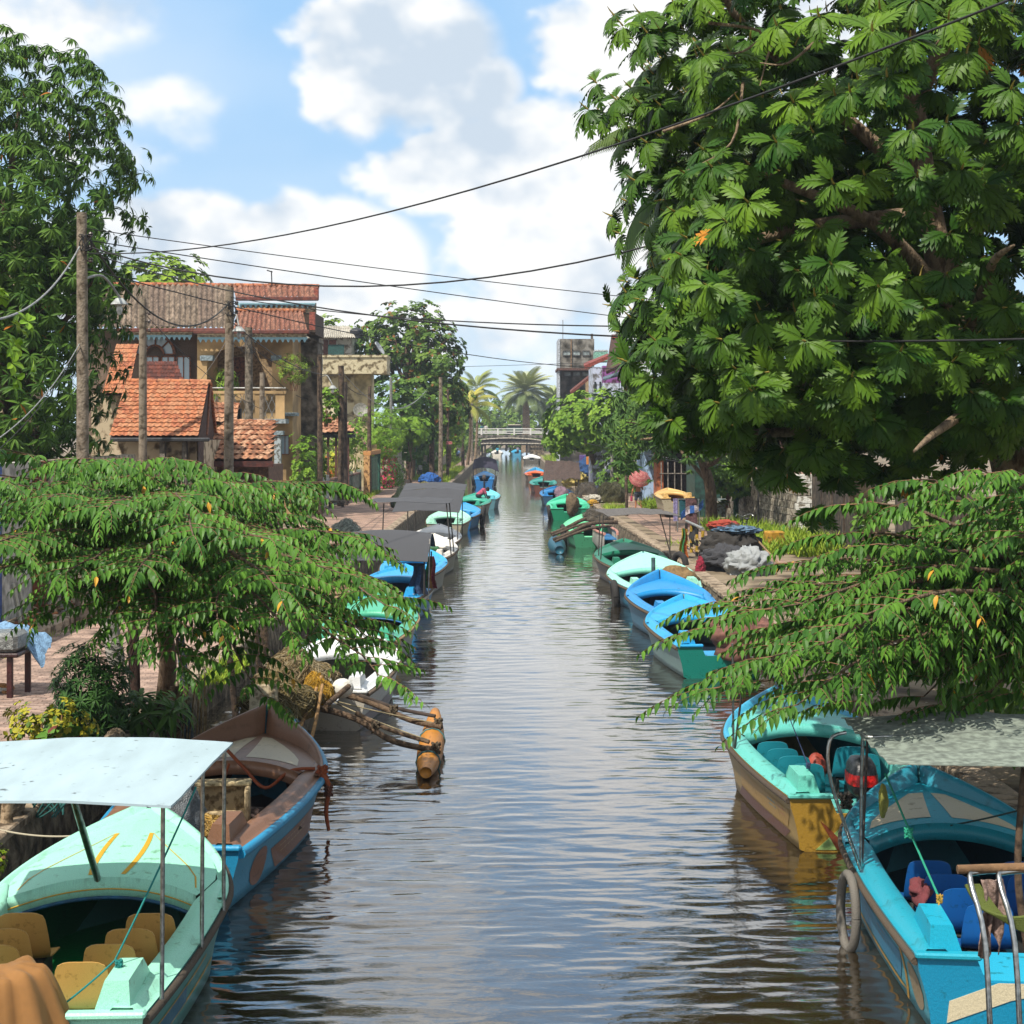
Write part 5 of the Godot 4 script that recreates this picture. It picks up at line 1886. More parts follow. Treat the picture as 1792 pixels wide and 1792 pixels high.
func bush(called: String, label: String, c: Vector3, r: Vector3, n: int, leaf: String, size: float, lo: Color, hi: Color, o := {}) -> Node3D:
	var t = thing(called, label, o.get("cat", "shrub"), Vector3.ZERO, 0.0, o.get("group", ""))
	var xf = []
	var cols = []
	for p in crown_points(c, r, n, o.get("power", 2.2), 0.3, o.get("lump", 0.22)):
		if p[0].y < BANK + 0.05 and not o.get("low", false):
			continue
		whorl(xf, cols, p[0], (p[1] + Vector3(0, 0.5, 0)).normalized(), o.get("n", 6), size, 0.9, o.get("fall", 0.3), lo, hi, rr(0, 1), o.get("odd", 0.0), o.get("oddc", Color(0.6, 0.08, 0.05)))
	for k in 5:
		rod(t, "stem", [Vector3(c.x + rr(-0.15, 0.15), maxf(c.y - r.y - 0.4, BANK - 0.05), c.z), c + Vector3(rr(-0.5, 0.5) * r.x, rr(-0.3, 0.3) * r.y, rr(-0.4, 0.4) * r.z)], 0.02 + r.x * 0.012, M.twig, 0.01, 5)
	place_leaves(t, T[leaf], M[o.get("mat", "leaf_plain")], xf, cols, o.get("singles", 0))
	return t


func make_trees() -> void:
	make_leaf_kinds()
	var lo = Color(0.022, 0.074, 0.010)
	var hi = Color(0.098, 0.215, 0.024)
	cherry_tree("spreading tree with tiers of drooping leafy sprays on the left quay", Vector3(-5.45, BANK, -27.0), Vector3(-5.0, 2.6, -25.2), [
		[685, 1055, 19.0], [655, 1170, 18.4], [630, 1120, 20.0], [630, 965, 22.0], [560, 850, 22.0], [440, 1215, 20.0], [300, 795, 20.0], [130, 800, 21.0], [10, 830, 21.0], [5, 1000, 20.0], [95, 1070, 21.5],
		[250, 1000, 17.5], [450, 950, 17.5], [590, 1010, 18.0], [200, 890, 18.0], [400, 860, 19.0], [330, 1160, 19.5], [500, 1110, 18.0], [630, 1030, 22.5], [500, 900, 23.5], [100, 920, 23.0], [-90, 900, 20.0],
		[350, 930, 17.0], [480, 1040, 17.2], [140, 1000, 18.5], [390, 1080, 18.0], [230, 830, 22.0], [480, 850, 20.5], [60, 880, 18.5], [330, 1020, 20.0], [600, 940, 20.0], [200, 1090, 20.0], [-60, 850, 19.0], [-40, 960, 18.0], [60, 960, 21.0], [120, 860, 20.0], [20, 780, 22.0], [260, 1120, 18.6], [400, 820, 22.0], [180, 800, 19.0], [330, 880, 18.2], [-120, 820, 22.0]], lo, hi, 300)
	cherry_tree("spreading tree whose leafy sprays hang over the boats on the right", Vector3(7.3, BANK, -19.5), Vector3(6.6, 2.9, -18.6), [
		[1275, 1090, 17.2], [1275, 1185, 16.6], [1400, 1225, 16.0], [1300, 1050, 18.4], [1400, 985, 19.0], [1480, 935, 18.2], [1500, 885, 18.2], [1590, 840, 17.0], [1700, 815, 16.4], [1790, 820, 16.0], [1560, 1000, 17.0], [1640, 1060, 17.2],
		[1480, 1090, 16.0], [1350, 1150, 16.2], [1500, 1225, 17.2], [1650, 1230, 17.6], [1750, 1150, 17.4], [1360, 1100, 20.0], [1450, 1020, 20.0], [1600, 930, 20.0], [1700, 950, 18.0], [1750, 1050, 17.4], [1440, 1205, 16.2], [1560, 1150, 17.2], [1340, 1180, 17.4], [1800, 940, 16.0], [1520, 960, 17.4], [1420, 1080, 17.6], [1600, 1215, 17.8], [1720, 1225, 18.0], [1800, 1210, 17.8], [1350, 1060, 17.2], [1480, 1180, 18.0], [1580, 1070, 19.0], [1660, 1140, 18.0], [1760, 1000, 19.0], [1700, 1080, 20.0], [1540, 1200, 20.0], [1620, 1000, 22.0], [1440, 1140, 20.0], [1780, 880, 19.0], [1680, 880, 21.0], [1520, 1060, 22.0], [1740, 1200, 18.0], [1380, 1120, 22.0], [1820, 1100, 18.0]], lo, hi, 300)
	breadfruit_tree()
	var mlo = Color(0.020, 0.062, 0.008)
	var mhi = Color(0.110, 0.200, 0.024)
	whorled_tree("mango_tree", "tall dense mango tree with long hanging leaves behind the left pole", Vector3(-13.4, BANK, -47.0), [[Vector3(-13.6, 11.2, -46.0), Vector3(3.4, 4.4, 4.0), 1900], [Vector3(-13.6, 7.0, -45.5), Vector3(3.0, 3.6, 3.6), 1150], [Vector3(-13.1, 3.6, -45.0), Vector3(2.6, 2.2, 3.0), 330], [Vector3(-11.4, 9.0, -44.8), Vector3(1.4, 1.3, 1.5), 120]], {"lo": mlo, "hi": mhi, "n": 13, "size": 0.31, "fall": 0.75, "trunk": 0.4, "singles": 300, "odd": 0.003})
	whorled_tree("bright_leaved_tree", "branch of bright yellow green leaves at the left edge above the quay", Vector3(-8.6, BANK, -22.5), [[Vector3(-6.95, 6.1, -21.5), Vector3(1.0, 0.75, 0.8), 40]], {"lo": Color(0.12, 0.24, 0.02), "hi": Color(0.28, 0.42, 0.04), "n": 8, "size": 0.16, "leaf": "round_leaf", "fall": 0.3, "trunk": 0.14, "limbs": 4, "singles": 200})
	# right bank
	whorled_tree("mango_tree", "dark mango tree overhanging the man with the umbrella", Vector3(9.0, BANK, -76.0), [[Vector3(8.2, 5.9, -75.0), Vector3(3.0, 2.2, 4.0), 260], [Vector3(5.9, 5.0, -77.0), Vector3(1.6, 1.8, 2.5), 120], [Vector3(10.4, 5.2, -71.0), Vector3(2.4, 2.2, 3.0), 150]], {"lo": mlo, "hi": Color(0.09, 0.16, 0.03), "n": 11, "size": 0.42, "fall": 0.8, "trunk": 0.3})
	whorled_tree("leafy_tree", "bright green bushy tree leaning over the quay beyond the moored boats", Vector3(6.2, BANK, -122.0), [[Vector3(5.4, 5.6, -120.0), Vector3(2.6, 2.1, 4.0), 260], [Vector3(7.6, 5.8, -115.0), Vector3(2.4, 2.0, 3.0), 170], [Vector3(3.9, 4.6, -128.0), Vector3(1.3, 1.5, 3.0), 90]], {"lo": Color(0.05, 0.12, 0.012), "hi": Color(0.20, 0.32, 0.03), "n": 9, "size": 0.42, "leaf": "round_leaf", "fall": 0.35, "trunk": 0.25})
	whorled_tree("leafy_tree", "green tree growing against the purple walled house", Vector3(9.0, BANK, -100.0), [[Vector3(8.6, 5.4, -99.0), Vector3(2.6, 2.2, 3.0), 220], [Vector3(10.6, 6.6, -96.0), Vector3(2.2, 2.0, 2.4), 130]], {"lo": Color(0.04, 0.10, 0.012), "hi": Color(0.14, 0.24, 0.03), "n": 9, "size": 0.40, "leaf": "round_leaf", "fall": 0.4, "odd": 0.03, "oddc": Color(0.45, 0.33, 0.03)})
	for q in [[Vector3(5.1, 11.5, -41.0), 3.7], [Vector3(6.4, 9.4, -43.5), 3.9]]:
		palm("coconut_palm", "coconut palm whose fronds show behind the breadfruit tree, the %s one" % ("taller" if q[0].y > 11.0 else "lower"), Vector3(10.2, BANK, q[0].z - 3.0), q[0], 18, q[1], {"lo": Color(0.03, 0.06, 0.012), "hi": Color(0.09, 0.13, 0.03), "hang": 0.9, "leaflets": 40})
	# left bank
	whorled_tree("rain_tree", "large spreading tree with reddish new leaves above the left lane", Vector3(-8.6, BANK, -150.0), [[Vector3(-8.8, 13.0, -150.0), Vector3(3.6, 3.2, 4.0), 260], [Vector3(-6.2, 11.2, -148.0), Vector3(2.4, 3.0, 3.0), 170], [Vector3(-11.5, 12.0, -152.0), Vector3(2.6, 2.8, 3.0), 130], [Vector3(-7.2, 7.0, -148.0), Vector3(3.6, 3.0, 4.0), 200], [Vector3(-4.9, 8.0, -152.0), Vector3(1.2, 2.4, 2.0), 70]], {"lo": Color(0.035, 0.08, 0.014), "hi": Color(0.14, 0.22, 0.03), "n": 9, "size": 0.48, "leaf": "round_leaf", "fall": 0.4, "trunk": 0.45, "odd": 0.06, "oddc": Color(0.22, 0.10, 0.03)})
	whorled_tree("leafy_tree", "pale green tree top showing above the corrugated roof", Vector3(-25.0, BANK, -125.0), [[Vector3(-25.6, 15.0, -125.0), Vector3(4.4, 2.6, 3.0), 230]], {"lo": Color(0.10, 0.18, 0.015), "hi": Color(0.24, 0.34, 0.03), "n": 8, "size": 0.6, "leaf": "round_leaf", "fall": 0.3})
	whorled_tree("leafy_tree", "pale green tree top behind the white upper storey", Vector3(-17.5, BANK, -175.0), [[Vector3(-17.6, 14.2, -175.0), Vector3(3.4, 2.2, 3.0), 110]], {"lo": Color(0.10, 0.17, 0.015), "hi": Color(0.22, 0.32, 0.03), "n": 8, "size": 0.6, "leaf": "round_leaf", "fall": 0.3})
	whorled_tree("leafy_tree", "sunlit green tree hanging over the left lane near the bridge", Vector3(-6.2, BANK, -175.0), [[Vector3(-6.0, 6.6, -172.0), Vector3(1.7, 3.2, 4.0), 180], [Vector3(-6.6, 4.0, -185.0), Vector3(1.6, 2.6, 5.0), 120]], {"lo": Color(0.06, 0.13, 0.012), "hi": Color(0.22, 0.32, 0.03), "n": 9, "size": 0.46, "leaf": "round_leaf", "fall": 0.4})
	palm("coconut_palm", "yellow fronded coconut palm at the left end of the bridge", Vector3(-4.9, BANK, -205.0), Vector3(-4.6, 7.6, -203.0), 15, 4.2, {"lo": Color(0.16, 0.19, 0.03), "hi": Color(0.44, 0.40, 0.08), "hang": 0.8})
	palm("coconut_palm", "green coconut palm above the left end of the bridge", Vector3(-4.6, BANK, -235.0), Vector3(-4.4, 10.4, -235.0), 17, 4.2, {"lo": Color(0.08, 0.13, 0.03), "hi": Color(0.26, 0.30, 0.07), "hang": 0.8})
	palm("date_palm", "big grey green date palm standing behind the bridge", Vector3(3.0, BANK, -310.0), Vector3(3.0, 11.6, -310.0), 52, 6.2, {"lo": Color(0.12, 0.16, 0.06), "hi": Color(0.34, 0.36, 0.17), "arch": 0.35, "girth": 0.8, "leaflets": 30, "hang": 0.15})
	palm("date_palm", "smaller date palm to the right of the big one", Vector3(8.0, BANK, -315.0), Vector3(8.0, 9.6, -315.0), 44, 5.4, {"lo": Color(0.12, 0.17, 0.06), "hi": Color(0.32, 0.36, 0.15), "arch": 0.35, "girth": 0.6, "leaflets": 30, "hang": 0.15})
	var far = [["rounded green tree behind the left end of the bridge", -5.5, 7.0, -330.0, 4.4, 3.6], ["pale green tree behind the middle of the bridge", -0.5, 7.6, -345.0, 4.2, 4.6], ["dark green tree under the big date palm", 4.0, 6.2, -330.0, 4.4, 3.2], ["green tree between the date palms and the grey tower", 10.0, 7.0, -335.0, 5.0, 4.0], ["low tree closing the view left of the bridge", -11.0, 6.6, -320.0, 5.5, 4.6], ["light green tree standing tall behind the lane", -8.0, 8.0, -260.0, 3.0, 4.0]]
	for f in far:
		whorled_tree("leafy_tree", f[0], Vector3(f[1], BANK, f[3]), [[Vector3(f[1], f[2], f[3]), Vector3(f[4], f[5], f[4]), 150], [Vector3(f[1], f[2] * 0.5, f[3] + 2.0), Vector3(f[4] * 1.1, f[5] * 0.8, f[4]), 110]], {"lo": Color(0.05, 0.11, 0.015), "hi": Color(0.18, 0.27, 0.04), "n": 9, "size": 0.75, "leaf": "round_leaf", "fall": 0.4, "group": "trees behind the bridge"})


# ---------------------------------------------------------------- buildings
func bx(parent: Node, called: String, c: Vector3, s: Vector3, m: Material, bev := 0.0, bas := Basis()) -> MeshInstance3D:
	var b = shape()
	b.box(Vector3.ZERO, s, Basis(), bev)
	return part(parent, called, b, m, c, bas)


func px_box(parent: Node, called: String, x0: float, y0: float, x1: float, y1: float, d: float, deep: float, m: Material, bev := 0.0) -> MeshInstance3D:
	# a block whose front face is seen between two bearings at distance d
	var a = spot(x0, y0, d)
	var b = spot(x1, y1, d)
	return bx(parent, called, Vector3((a.x + b.x) * 0.5, (a.y + b.y) * 0.5, -d - deep * 0.5), Vector3(absf(b.x - a.x), absf(a.y - b.y), deep), m, bev)


func tile_mesh() -> ArrayMesh:
	if not T.has("roof_tile"):
		var s = shape()
		var rows = []
		for i in 2:
			var row = []
			for j in 7:
				var u = j / 6.0
				row.append(Vector3((u - 0.5) * 1.04, 0.16 * sin(u * TAU + 0.6) * 0.5 + 0.20 * (1 - i), (0.56 if i == 0 else -0.56)))
			rows.append(row)
		s.slab(rows, 0.07)
		T["roof_tile"] = s.mesh()
	return T["roof_tile"]


func tile_roof(parent: Node, el: Vector3, er: Vector3, rl: Vector3, rrr: Vector3, nc: int, nr: int, tones: Array) -> void:
	var ux = (er - el) / nc
	var uy = (rl - el) / nr
	var nrm = ux.cross(-uy).normalized()
	if nrm.y < 0:
		nrm = -nrm
	var b = Basis(ux, nrm * ux.length(), -uy)
	for i in nr:
		var a0 = el.lerp(rl, (i + 0.5) / nr)
		var a1 = er.lerp(rrr, (i + 0.5) / nr)
		for j in nc:
			var p = a0.lerp(a1, (j + 0.5) / nc) + nrm * 0.03
			part(parent, "roof_tile", tile_mesh(), tones[rng.randi() % tones.size()], p, b * Basis.from_euler(Vector3(rr(-0.03, 0.03), rr(-0.02, 0.02), rr(-0.02, 0.02))))
	var s = shape()
	s.quad(el - nrm * 0.06, er - nrm * 0.06, rrr - nrm * 0.06, rl - nrm * 0.06)
	part(parent, "roof_boarding", s, plain("4f3526", 0.9))


func ridge_caps(parent: Node, a: Vector3, b: Vector3, n: int, r: float, tones: Array) -> void:
	for k in n:
		var s = shape()
		var p = a.lerp(b, float(k) / n)
		var q = a.lerp(b, (k + 1.06) / n)
		s.tube([p, q], r, r * 0.85, 8)
		part(parent, "ridge_tile", s, tones[k % tones.size()])


func corrugated(parent: Node, el: Vector3, er: Vector3, rl: Vector3, rrr: Vector3, sheets: int, waves: int, m: Array, depth := 0.05) -> void:
	for k in sheets:
		var s = shape()
		var rows = []
		for i in 2:
			var a = el.lerp(rl, float(i))
			var b = er.lerp(rrr, float(i))
			var row = []
			var n = waves * 6
			for j in n + 1:
				var t = (k + float(j) / n) / sheets
				row.append(a.lerp(b, t) + Vector3(0, depth * sin(float(j) / n * waves * TAU) + 0.012 * (k % 2), 0))
			rows.append(row)
		s.slab(rows, 0.02)
		part(parent, "roof_sheet", s, m[k % m.size()])


func lace(parent: Node, a: Vector3, b: Vector3, n: int, drop: float, m: Material) -> void:
	# a pierced, scalloped eaves board
	var w = (b - a).length() / n
	for k in n:
		var s = shape()
		var o = PackedVector2Array([Vector2(-w * 0.49, 0), Vector2(w * 0.49, 0), Vector2(w * 0.49, -drop * 0.45), Vector2(w * 0.30, -drop * 0.40), Vector2(w * 0.18, -drop * 0.75), Vector2(0, -drop), Vector2(-w * 0.18, -drop * 0.75), Vector2(-w * 0.30, -drop * 0.40), Vector2(-w * 0.49, -drop * 0.45)])
		s.loft(o, 0.03)
		part(parent, "eaves_board", s, m, a.lerp(b, (k + 0.5) / n))


func window(parent: Node, x0: float, y0: float, x1: float, y1: float, d: float, fm: Material, gm: Material, bars := 1) -> void:
	var a = spot(x0, y0, d)
	var b = spot(x1, y1, d)
	var c = (a + b) * 0.5
	var w = b.x - a.x
	var h = a.y - b.y
	var s = shape()
	var f = minf(0.09, w * 0.1)
	s.box(Vector3(0, h * 0.5, 0.05), Vector3(w, f, 0.12)); s.box(Vector3(0, -h * 0.5, 0.05), Vector3(w, f, 0.12))
	s.box(Vector3(-w * 0.5, 0, 0.05), Vector3(f, h - f, 0.12)); s.box(Vector3(w * 0.5, 0, 0.05), Vector3(f, h - f, 0.12))
	for k in bars:
		s.box(Vector3(-w * 0.5 + w * (k + 1.0) / (bars + 1), 0, 0.04), Vector3(f * 0.7, h - f, 0.08))
	var o = part(parent, "window", s, fm, c)
	s = shape()
	s.box(Vector3(0, 0, 0.012), Vector3(w - f, h - f, 0.02))
	part(o, "pane", s, gm)


func make_left_houses() -> void:
	var cream = mat("wall_cream", hex("d3b07c"), 0.9, {"tex": "blotch", "scale": 0.06, "tex2": "grain", "scale2": 1.2, "bump": 1.0})
	var rust = plain("7a3f31", 0.7, "blotch", 0.6)
	var roofg = [plain("93816f", 0.95, "mould", 0.5, 2.0), plain("8a7667", 0.95, "mould", 0.6, 2.0), plain("9d8a78", 0.95, "mould", 0.45, 2.0)]
	var roofr = [plain("b07a63", 0.95, "mould", 0.5, 2.0), plain("a86e58", 0.95, "mould", 0.6, 2.0)]
	var blue = plain("a9dcee", 0.6, "grain", 1.0)
	var glass = mat("window_glass", hex("9fb6c4"), 0.12, {"metal": 0.0, "spec": 0.8})
	var dark = plain("1d1814", 0.8)
	var wood = plain("8a5230", 0.6, "stain", 1.0)
	var stone = plain("8a7563", 0.95, "speck", 0.7, 5.0)
	var tiles = [plain("c0764c", 0.85, "stain", 0.7), plain("c98358", 0.85, "blotch", 0.9), plain("b56c48", 0.85, "stain", 0.9), plain("cd8c62", 0.85, "blotch", 1.1)]
	var tiles_old = [plain("b97f5c", 0.9, "mould", 0.5), plain("c18a66", 0.9, "stain", 0.7), plain("b5734f", 0.9, "mould", 0.7), plain("c99a78", 0.9, "stain", 1.1)]
	# two storeyed house
	var d = 86.0
	var h = thing("two_storey_house", "two storeyed cream house with corrugated roof and blue lace eaves", "house")
	px_box(h, "wall", 150, 575, 345, 900, d + 1.2, 6.0, stone)
	px_box(h, "wall", 345, 585, 362, 900, d, 7.0, cream)
	px_box(h, "wall", 487, 585, 512, 900, d, 7.0, cream)
	px_box(h, "wall", 362, 690, 487, 900, d, 7.0, cream)
	px_box(h, "wall", 362, 585, 487, 606, d, 0.4, cream)
	px_box(h, "back_wall", 362, 606, 487, 690, d + 3.2, 0.3, plain("b59a74", 0.9))
	px_box(h, "door", 395, 625, 440, 690, d + 3.1, 0.1, wood)
	# arch corners of the loggia
	for q in [[362, 1.0], [487, -1.0]]:
		var s = shape()
		var c = spot(q[0], 606, d)
		var o = PackedVector2Array([Vector2(0, 0.02)])
		for k in 9:
			var a = k / 8.0 * PI * 0.5
			o.append(Vector2(q[1] * (1.65 - 1.65 * sin(a)), -1.05 + 1.05 * cos(a) + 0.0))
		s.loft(o, 0.38, Vector3(0, 0, -0.2))
		part(h, "arch", s, cream, c)
	for q in [[350, 372], [474, 492]]:
		px_box(h, "capital", q[0], 622, q[1], 631, d - 0.15, 0.6, plain("9db0b8", 0.8))
	px_box(h, "column", 476, 631, 489, 682, d - 0.1, 0.5, cream)
	# balcony
	px_box(h, "balcony_slab", 366, 733, 500, 741, d - 1.3, 1.4, plain("a6b3b8", 0.8))
	for q in [[368, 372], [386, 402], [446, 458], [482, 498]]:
		px_box(h, "balcony_panel", q[0], 688, q[1], 733, d - 1.25, 0.15, cream)
	px_box(h, "balcony_ledge", 366, 684, 500, 689, d - 1.3, 0.28, cream)
	for q in [[372, 386], [402, 446], [458, 482]]:
		var a = spot(q[0], 690, d - 1.2)
		var b = spot(q[1], 732, d - 1.2)
		var n = int((b.x - a.x) / 0.22) + 1
		for k in n:
			var x = a.x + (b.x - a.x) * (k + 0.5) / n
			var s = shape()
			var pts = []
			for i in 13:
				var u = i / 12.0
				pts.append(Vector3(x + 0.07 * sin(u * TAU * 1.5 + k * PI), lerpf(a.y, b.y, u), a.z))
			s.tube(pts, 0.018, -1, 5)
			part(h, "grille_bar", s, plain("8e8f8d", 0.5))
	rod(h, "balcony_rail", [spot(368, 679, d - 1.2), spot(500, 679, d - 1.2)], 0.04, plain("d9d9d4", 0.5))
	# arched window over a wooden casement
	var aw = shape()
	var ac = spot(272, 620, d + 1.0)
	for ring in [[0.40, 0.50], [0.92, 1.06]]:
		var rows = []
		for k in 13:
			var a = PI * k / 12
			rows.append([ac + Vector3(cos(a) * ring[0], sin(a) * ring[0], 0.08), ac + Vector3(cos(a) * ring[1], sin(a) * ring[1], 0.08)])
		aw.slab(rows, 0.12)
	for k in 5:
		var a = PI * k / 4
		aw.box(ac + Vector3(cos(a) * 0.72, sin(a) * 0.72, 0.03), Vector3(0.5, 0.07, 0.1), Basis(Vector3.BACK, a))
	var win = part(h, "arched_window", aw, wood)
	for k in 4:
		var s = shape()
		var o = PackedVector2Array()
		for i in 6:
			var a = PI * (k + i / 5.0) / 4
			o.append(Vector2(cos(a), sin(a)) * 0.95)
		for i in 6:
			var a = PI * (k + 1 - i / 5.0) / 4
			o.append(Vector2(cos(a), sin(a)) * 0.45)
		s.loft(o, 0.02, ac + Vector3(0, 0, -0.03))
		part(win, "pane", s, glass)
	for k in 3:
		window(h, 256 + k * 27, 624, 279 + k * 27, 672, d + 1.0, wood, glass, 1)
	# main roof
	var el = spot(150, 574, d - 0.6)
	var er = spot(404, 574, d - 0.6)
	var rl = spot(150, 500, d + 3.2)
	var rm = spot(404, 500, d + 3.2)
	corrugated(h, el, er, rl, rm, 9, 3, roofg, 0.07)
	var e2 = spot(413, 521, d + 1.6)
	var e3 = spot(556, 521, d + 1.6)
	corrugated(h, e2, e3, spot(408, 501, d + 3.2), spot(556, 501, d + 3.2), 5, 3, roofr, 0.07)
	corrugated(h, spot(408, 579, d - 2.0), spot(538, 579, d - 2.0), spot(416, 545, d + 1.0), spot(530, 545, d + 1.0), 5, 3, roofr, 0.07)
	ridge_caps(h, spot(150, 497, d + 3.3), spot(557, 501, d + 3.3), 14, 0.13, [tiles[0], tiles[2], tiles_old[2]])
	ridge_caps(h, spot(413, 543, d + 1.0), spot(533, 544, d + 1.0), 6, 0.12, [tiles[0], tiles_old[2]])
	px_box(h, "gutter", 205, 574, 404, 581, d - 0.8, 0.2, rust, 0.03)
	px_box(h, "gutter", 412, 519, 557, 526, d + 1.3, 0.2, rust, 0.03)
	px_box(h, "gutter", 338, 577, 541, 584, d - 2.2, 0.2, rust, 0.03)
	px_box(h, "barge_board", 541, 546, 551, 577, d + 0.2, 0.3, plain("a85a4a", 0.8))
	px_box(h, "barge_board", 549, 503, 557, 524, d + 2.0, 0.3, plain("a85a4a", 0.8))
	px_box(h, "gable_wall", 415, 530, 553, 548, d + 1.9, 0.2, plain("b7a488", 0.9, "stain", 0.5))
	px_box(h, "side_wall", 530, 548, 552, 585, d + 1.7, 4.0, plain("54402f", 0.9))
	px_box(h, "fascia", 205, 581, 336, 586, d - 0.5, 0.08, plain("cbbd9f", 0.8))
	px_box(h, "fascia", 345, 584, 536, 590, d - 1.9, 0.08, plain("cbbd9f", 0.8))
	lace(h, spot(212, 586, d - 0.48), spot(336, 586, d - 0.48), 14, 0.27, blue)
	lace(h, spot(346, 590, d - 1.88), spot(538, 590, d - 1.88), 20, 0.27, blue)
	lace(h, spot(416, 530, d + 1.7), spot(552, 530, d + 1.7), 15, 0.27, blue)
	# lower storey by the lane
	px_box(h, "lower_column", 480, 757, 491, 840, d - 1.0, 0.4, plain("a9b4b8", 0.8, "stain", 0.7))
	px_box(h, "lower_capital", 476, 754, 495, 761, d - 1.1, 0.6, plain("9db0b8", 0.8))
	px_box(h, "cornice", 487, 722, 520, 728, d - 0.4, 0.8, plain("9db0b8", 0.8))
	window(h, 492, 762, 506, 795, d - 0.02, wood, glass, 1)
	rod(h, "aerial", [spot(476, 500, d + 3), spot(475, 474, d + 3)], 0.03, dark)
	rod(h, "aerial", [spot(467, 473, d + 3), spot(477, 476, d + 3)], 0.03, dark)
	# bare side wall of the next house
	var g = thing("side_building", "tall bare concrete side wall stained black beside the balcony", "building")
	px_box(g, "wall", 511, 598, 556, 900, d + 3.5, 2.2, plain("7d7467", 0.95, "mould", 0.22, 2.0))
	px_box(g, "coping", 509, 592, 558, 599, d + 3.4, 2.4, plain("837a6e", 0.95, "mould", 0.4))
	# front house with orange tiles
	var f = thing("tiled_house", "small house with bright orange tiled roof in front of the balcony", "house")
	var d2 = 58.0
	tile_roof(f, spot(192, 765, d2), spot(347, 765, d2), spot(222, 669, d2 + 3.4), spot(366, 669, d2 + 3.4), 15, 13, tiles)
	ridge_caps(f, spot(222, 667, d2 + 3.4), spot(368, 669, d2 + 3.4), 8, 0.11, tiles)
	px_box(f, "gutter", 192, 766, 366, 773, d2 - 0.2, 0.14, plain("35373a", 0.5), 0.03)
	px_box(f, "wall", 200, 771, 345, 1000, d2 + 0.6, 5.0, plain("c9b79a", 0.9, "stain", 0.3))
	px_box(f, "wall_post", 279, 773, 288, 900, d2 + 0.3, 0.3, plain("8d8478", 0.9))
	px_box(f, "wall_post", 318, 773, 326, 900, d2 + 0.3, 0.3, plain("8d8478", 0.9))
	var s = shape()
	var gt = spot(366, 671, d2 + 3.4)
	var gl = spot(347, 764, d2 + 0.1)
	var gr = spot(375, 758, d2 + 6.0)
	s.quad(gt, gl, gl + Vector3(0.0, -1.2, 0), gr + Vector3(0, -1.2, 0))
	s.tri(gt, gr + Vector3(0, -1.2, 0), gr)
	part(f, "gable", s, plain("4a2f22", 0.9, "stain", 0.7))
	rod(f, "gable_rafter", [gt + Vector3(0.05, -0.1, 0.05), gl.lerp(gr, 0.45) + Vector3(0.05, 0, 0.1)], 0.05, wood)
	for k in 13:
		var p = gt.lerp(gr, (k + 0.5) / 13.0)
		bx(f, "verge_tile", p + Vector3(0.06, 0.02, 0.05), Vector3(0.10, 0.10, 0.24), tiles[k % 4], 0.02, Basis(Vector3.RIGHT, -0.5))
	# old tiled house right of it
	var o = thing("tiled_house", "small house with faded mossy tiles, right of the orange roof", "house")
	var d3 = 62.0
	tile_roof(o, spot(318, 806, d3), spot(476, 806, d3), spot(400, 739, d3 + 3.0), spot(480, 739, d3 + 3.0), 12, 8, tiles_old)
	tile_roof(o, spot(368, 741, d3 + 3.2), spot(414, 741, d3 + 3.2), spot(374, 709, d3 + 5.0), spot(418, 709, d3 + 5.0), 4, 4, tiles_old)
	ridge_caps(o, spot(404, 738, d3 + 3.0), spot(481, 739, d3 + 3.0), 5, 0.11, tiles_old)
	ridge_caps(o, spot(374, 708, d3 + 5.0), spot(419, 709, d3 + 5.0), 3, 0.11, tiles_old)
	px_box(o, "eaves_fascia", 316, 807, 478, 817, d3 - 0.1, 0.1, plain("5c2a20", 0.7))
	px_box(o, "wall", 330, 815, 470, 1000, d3 + 0.6, 4.0, plain("7a5a44", 0.9))
	px_box(o, "chimney", 414, 715, 421, 736, d3 + 4.9, 0.3, dark)
	# steep tiled roof by the mango tree, and the dark lean-to
	var l = thing("tiled_house", "steep orange tiled roof half hidden by the mango tree", "house")
	var d4 = 68.0
	tile_roof(l, spot(180, 690, d4), spot(225, 690, d4), spot(205, 604, d4 + 3.0), spot(242, 604, d4 + 3.0), 6, 11, tiles)
	px_box(l, "wall", 160, 690, 222, 940, d4 + 0.4, 4.0, plain("bfae90", 0.9, "stain", 0.4))
	px_box(l, "window", 203, 745, 214, 762, d4 + 0.3, 0.12, plain("31302e", 0.6))
	var k2 = thing("lean_to", "dark brown tiled lean-to roof below the arched window", "shed")
	tile_roof(k2, spot(258, 668, 72.0), spot(322, 668, 72.0), spot(256, 634, 73.4), spot(308, 634, 73.4), 10, 5, [plain("6d3524", 0.9, "stain", 0.7), plain("5c2c1f", 0.9, "blotch", 0.8)])
	px_box(k2, "wall", 228, 664, 322, 900, 72.6, 2.0, plain("b9a88c", 0.9, "stain", 0.4))
	# far tiled roof peeping through the mango leaves
	var up = thing("roof_gable", "pinkish tiled roof peeping through the mango tree near the left edge", "house")
	tile_roof(up, spot(-20, 404, 60.0), spot(42, 404, 60.0), spot(-20, 382, 62.0), spot(40, 382, 62.0), 6, 3, tiles_old)
	px_box(up, "wall", -30, 404, 36, 900, 60.4, 3.0, plain("bfae90", 0.9, "stain", 0.4))
	# mouldy cream house with the projecting parapet
	var m = thing("cream_house", "cream house with a black streaked projecting parapet beyond the bare wall", "house")
	var d5 = 128.0
	var mould = plain("c9bd9c", 0.92, "stain", 0.30, 2.0)
	px_box(m, "wall", 558, 650, 620, 900, d5 + 1.5, 3.0, plain("d6cba8", 0.92, "stain", 0.16, 1.0))
	px_box(m, "wall", 620, 655, 650, 900, d5 + 1.2, 2.6, plain("d6c498", 0.92, "blotch", 0.15, 1.0))
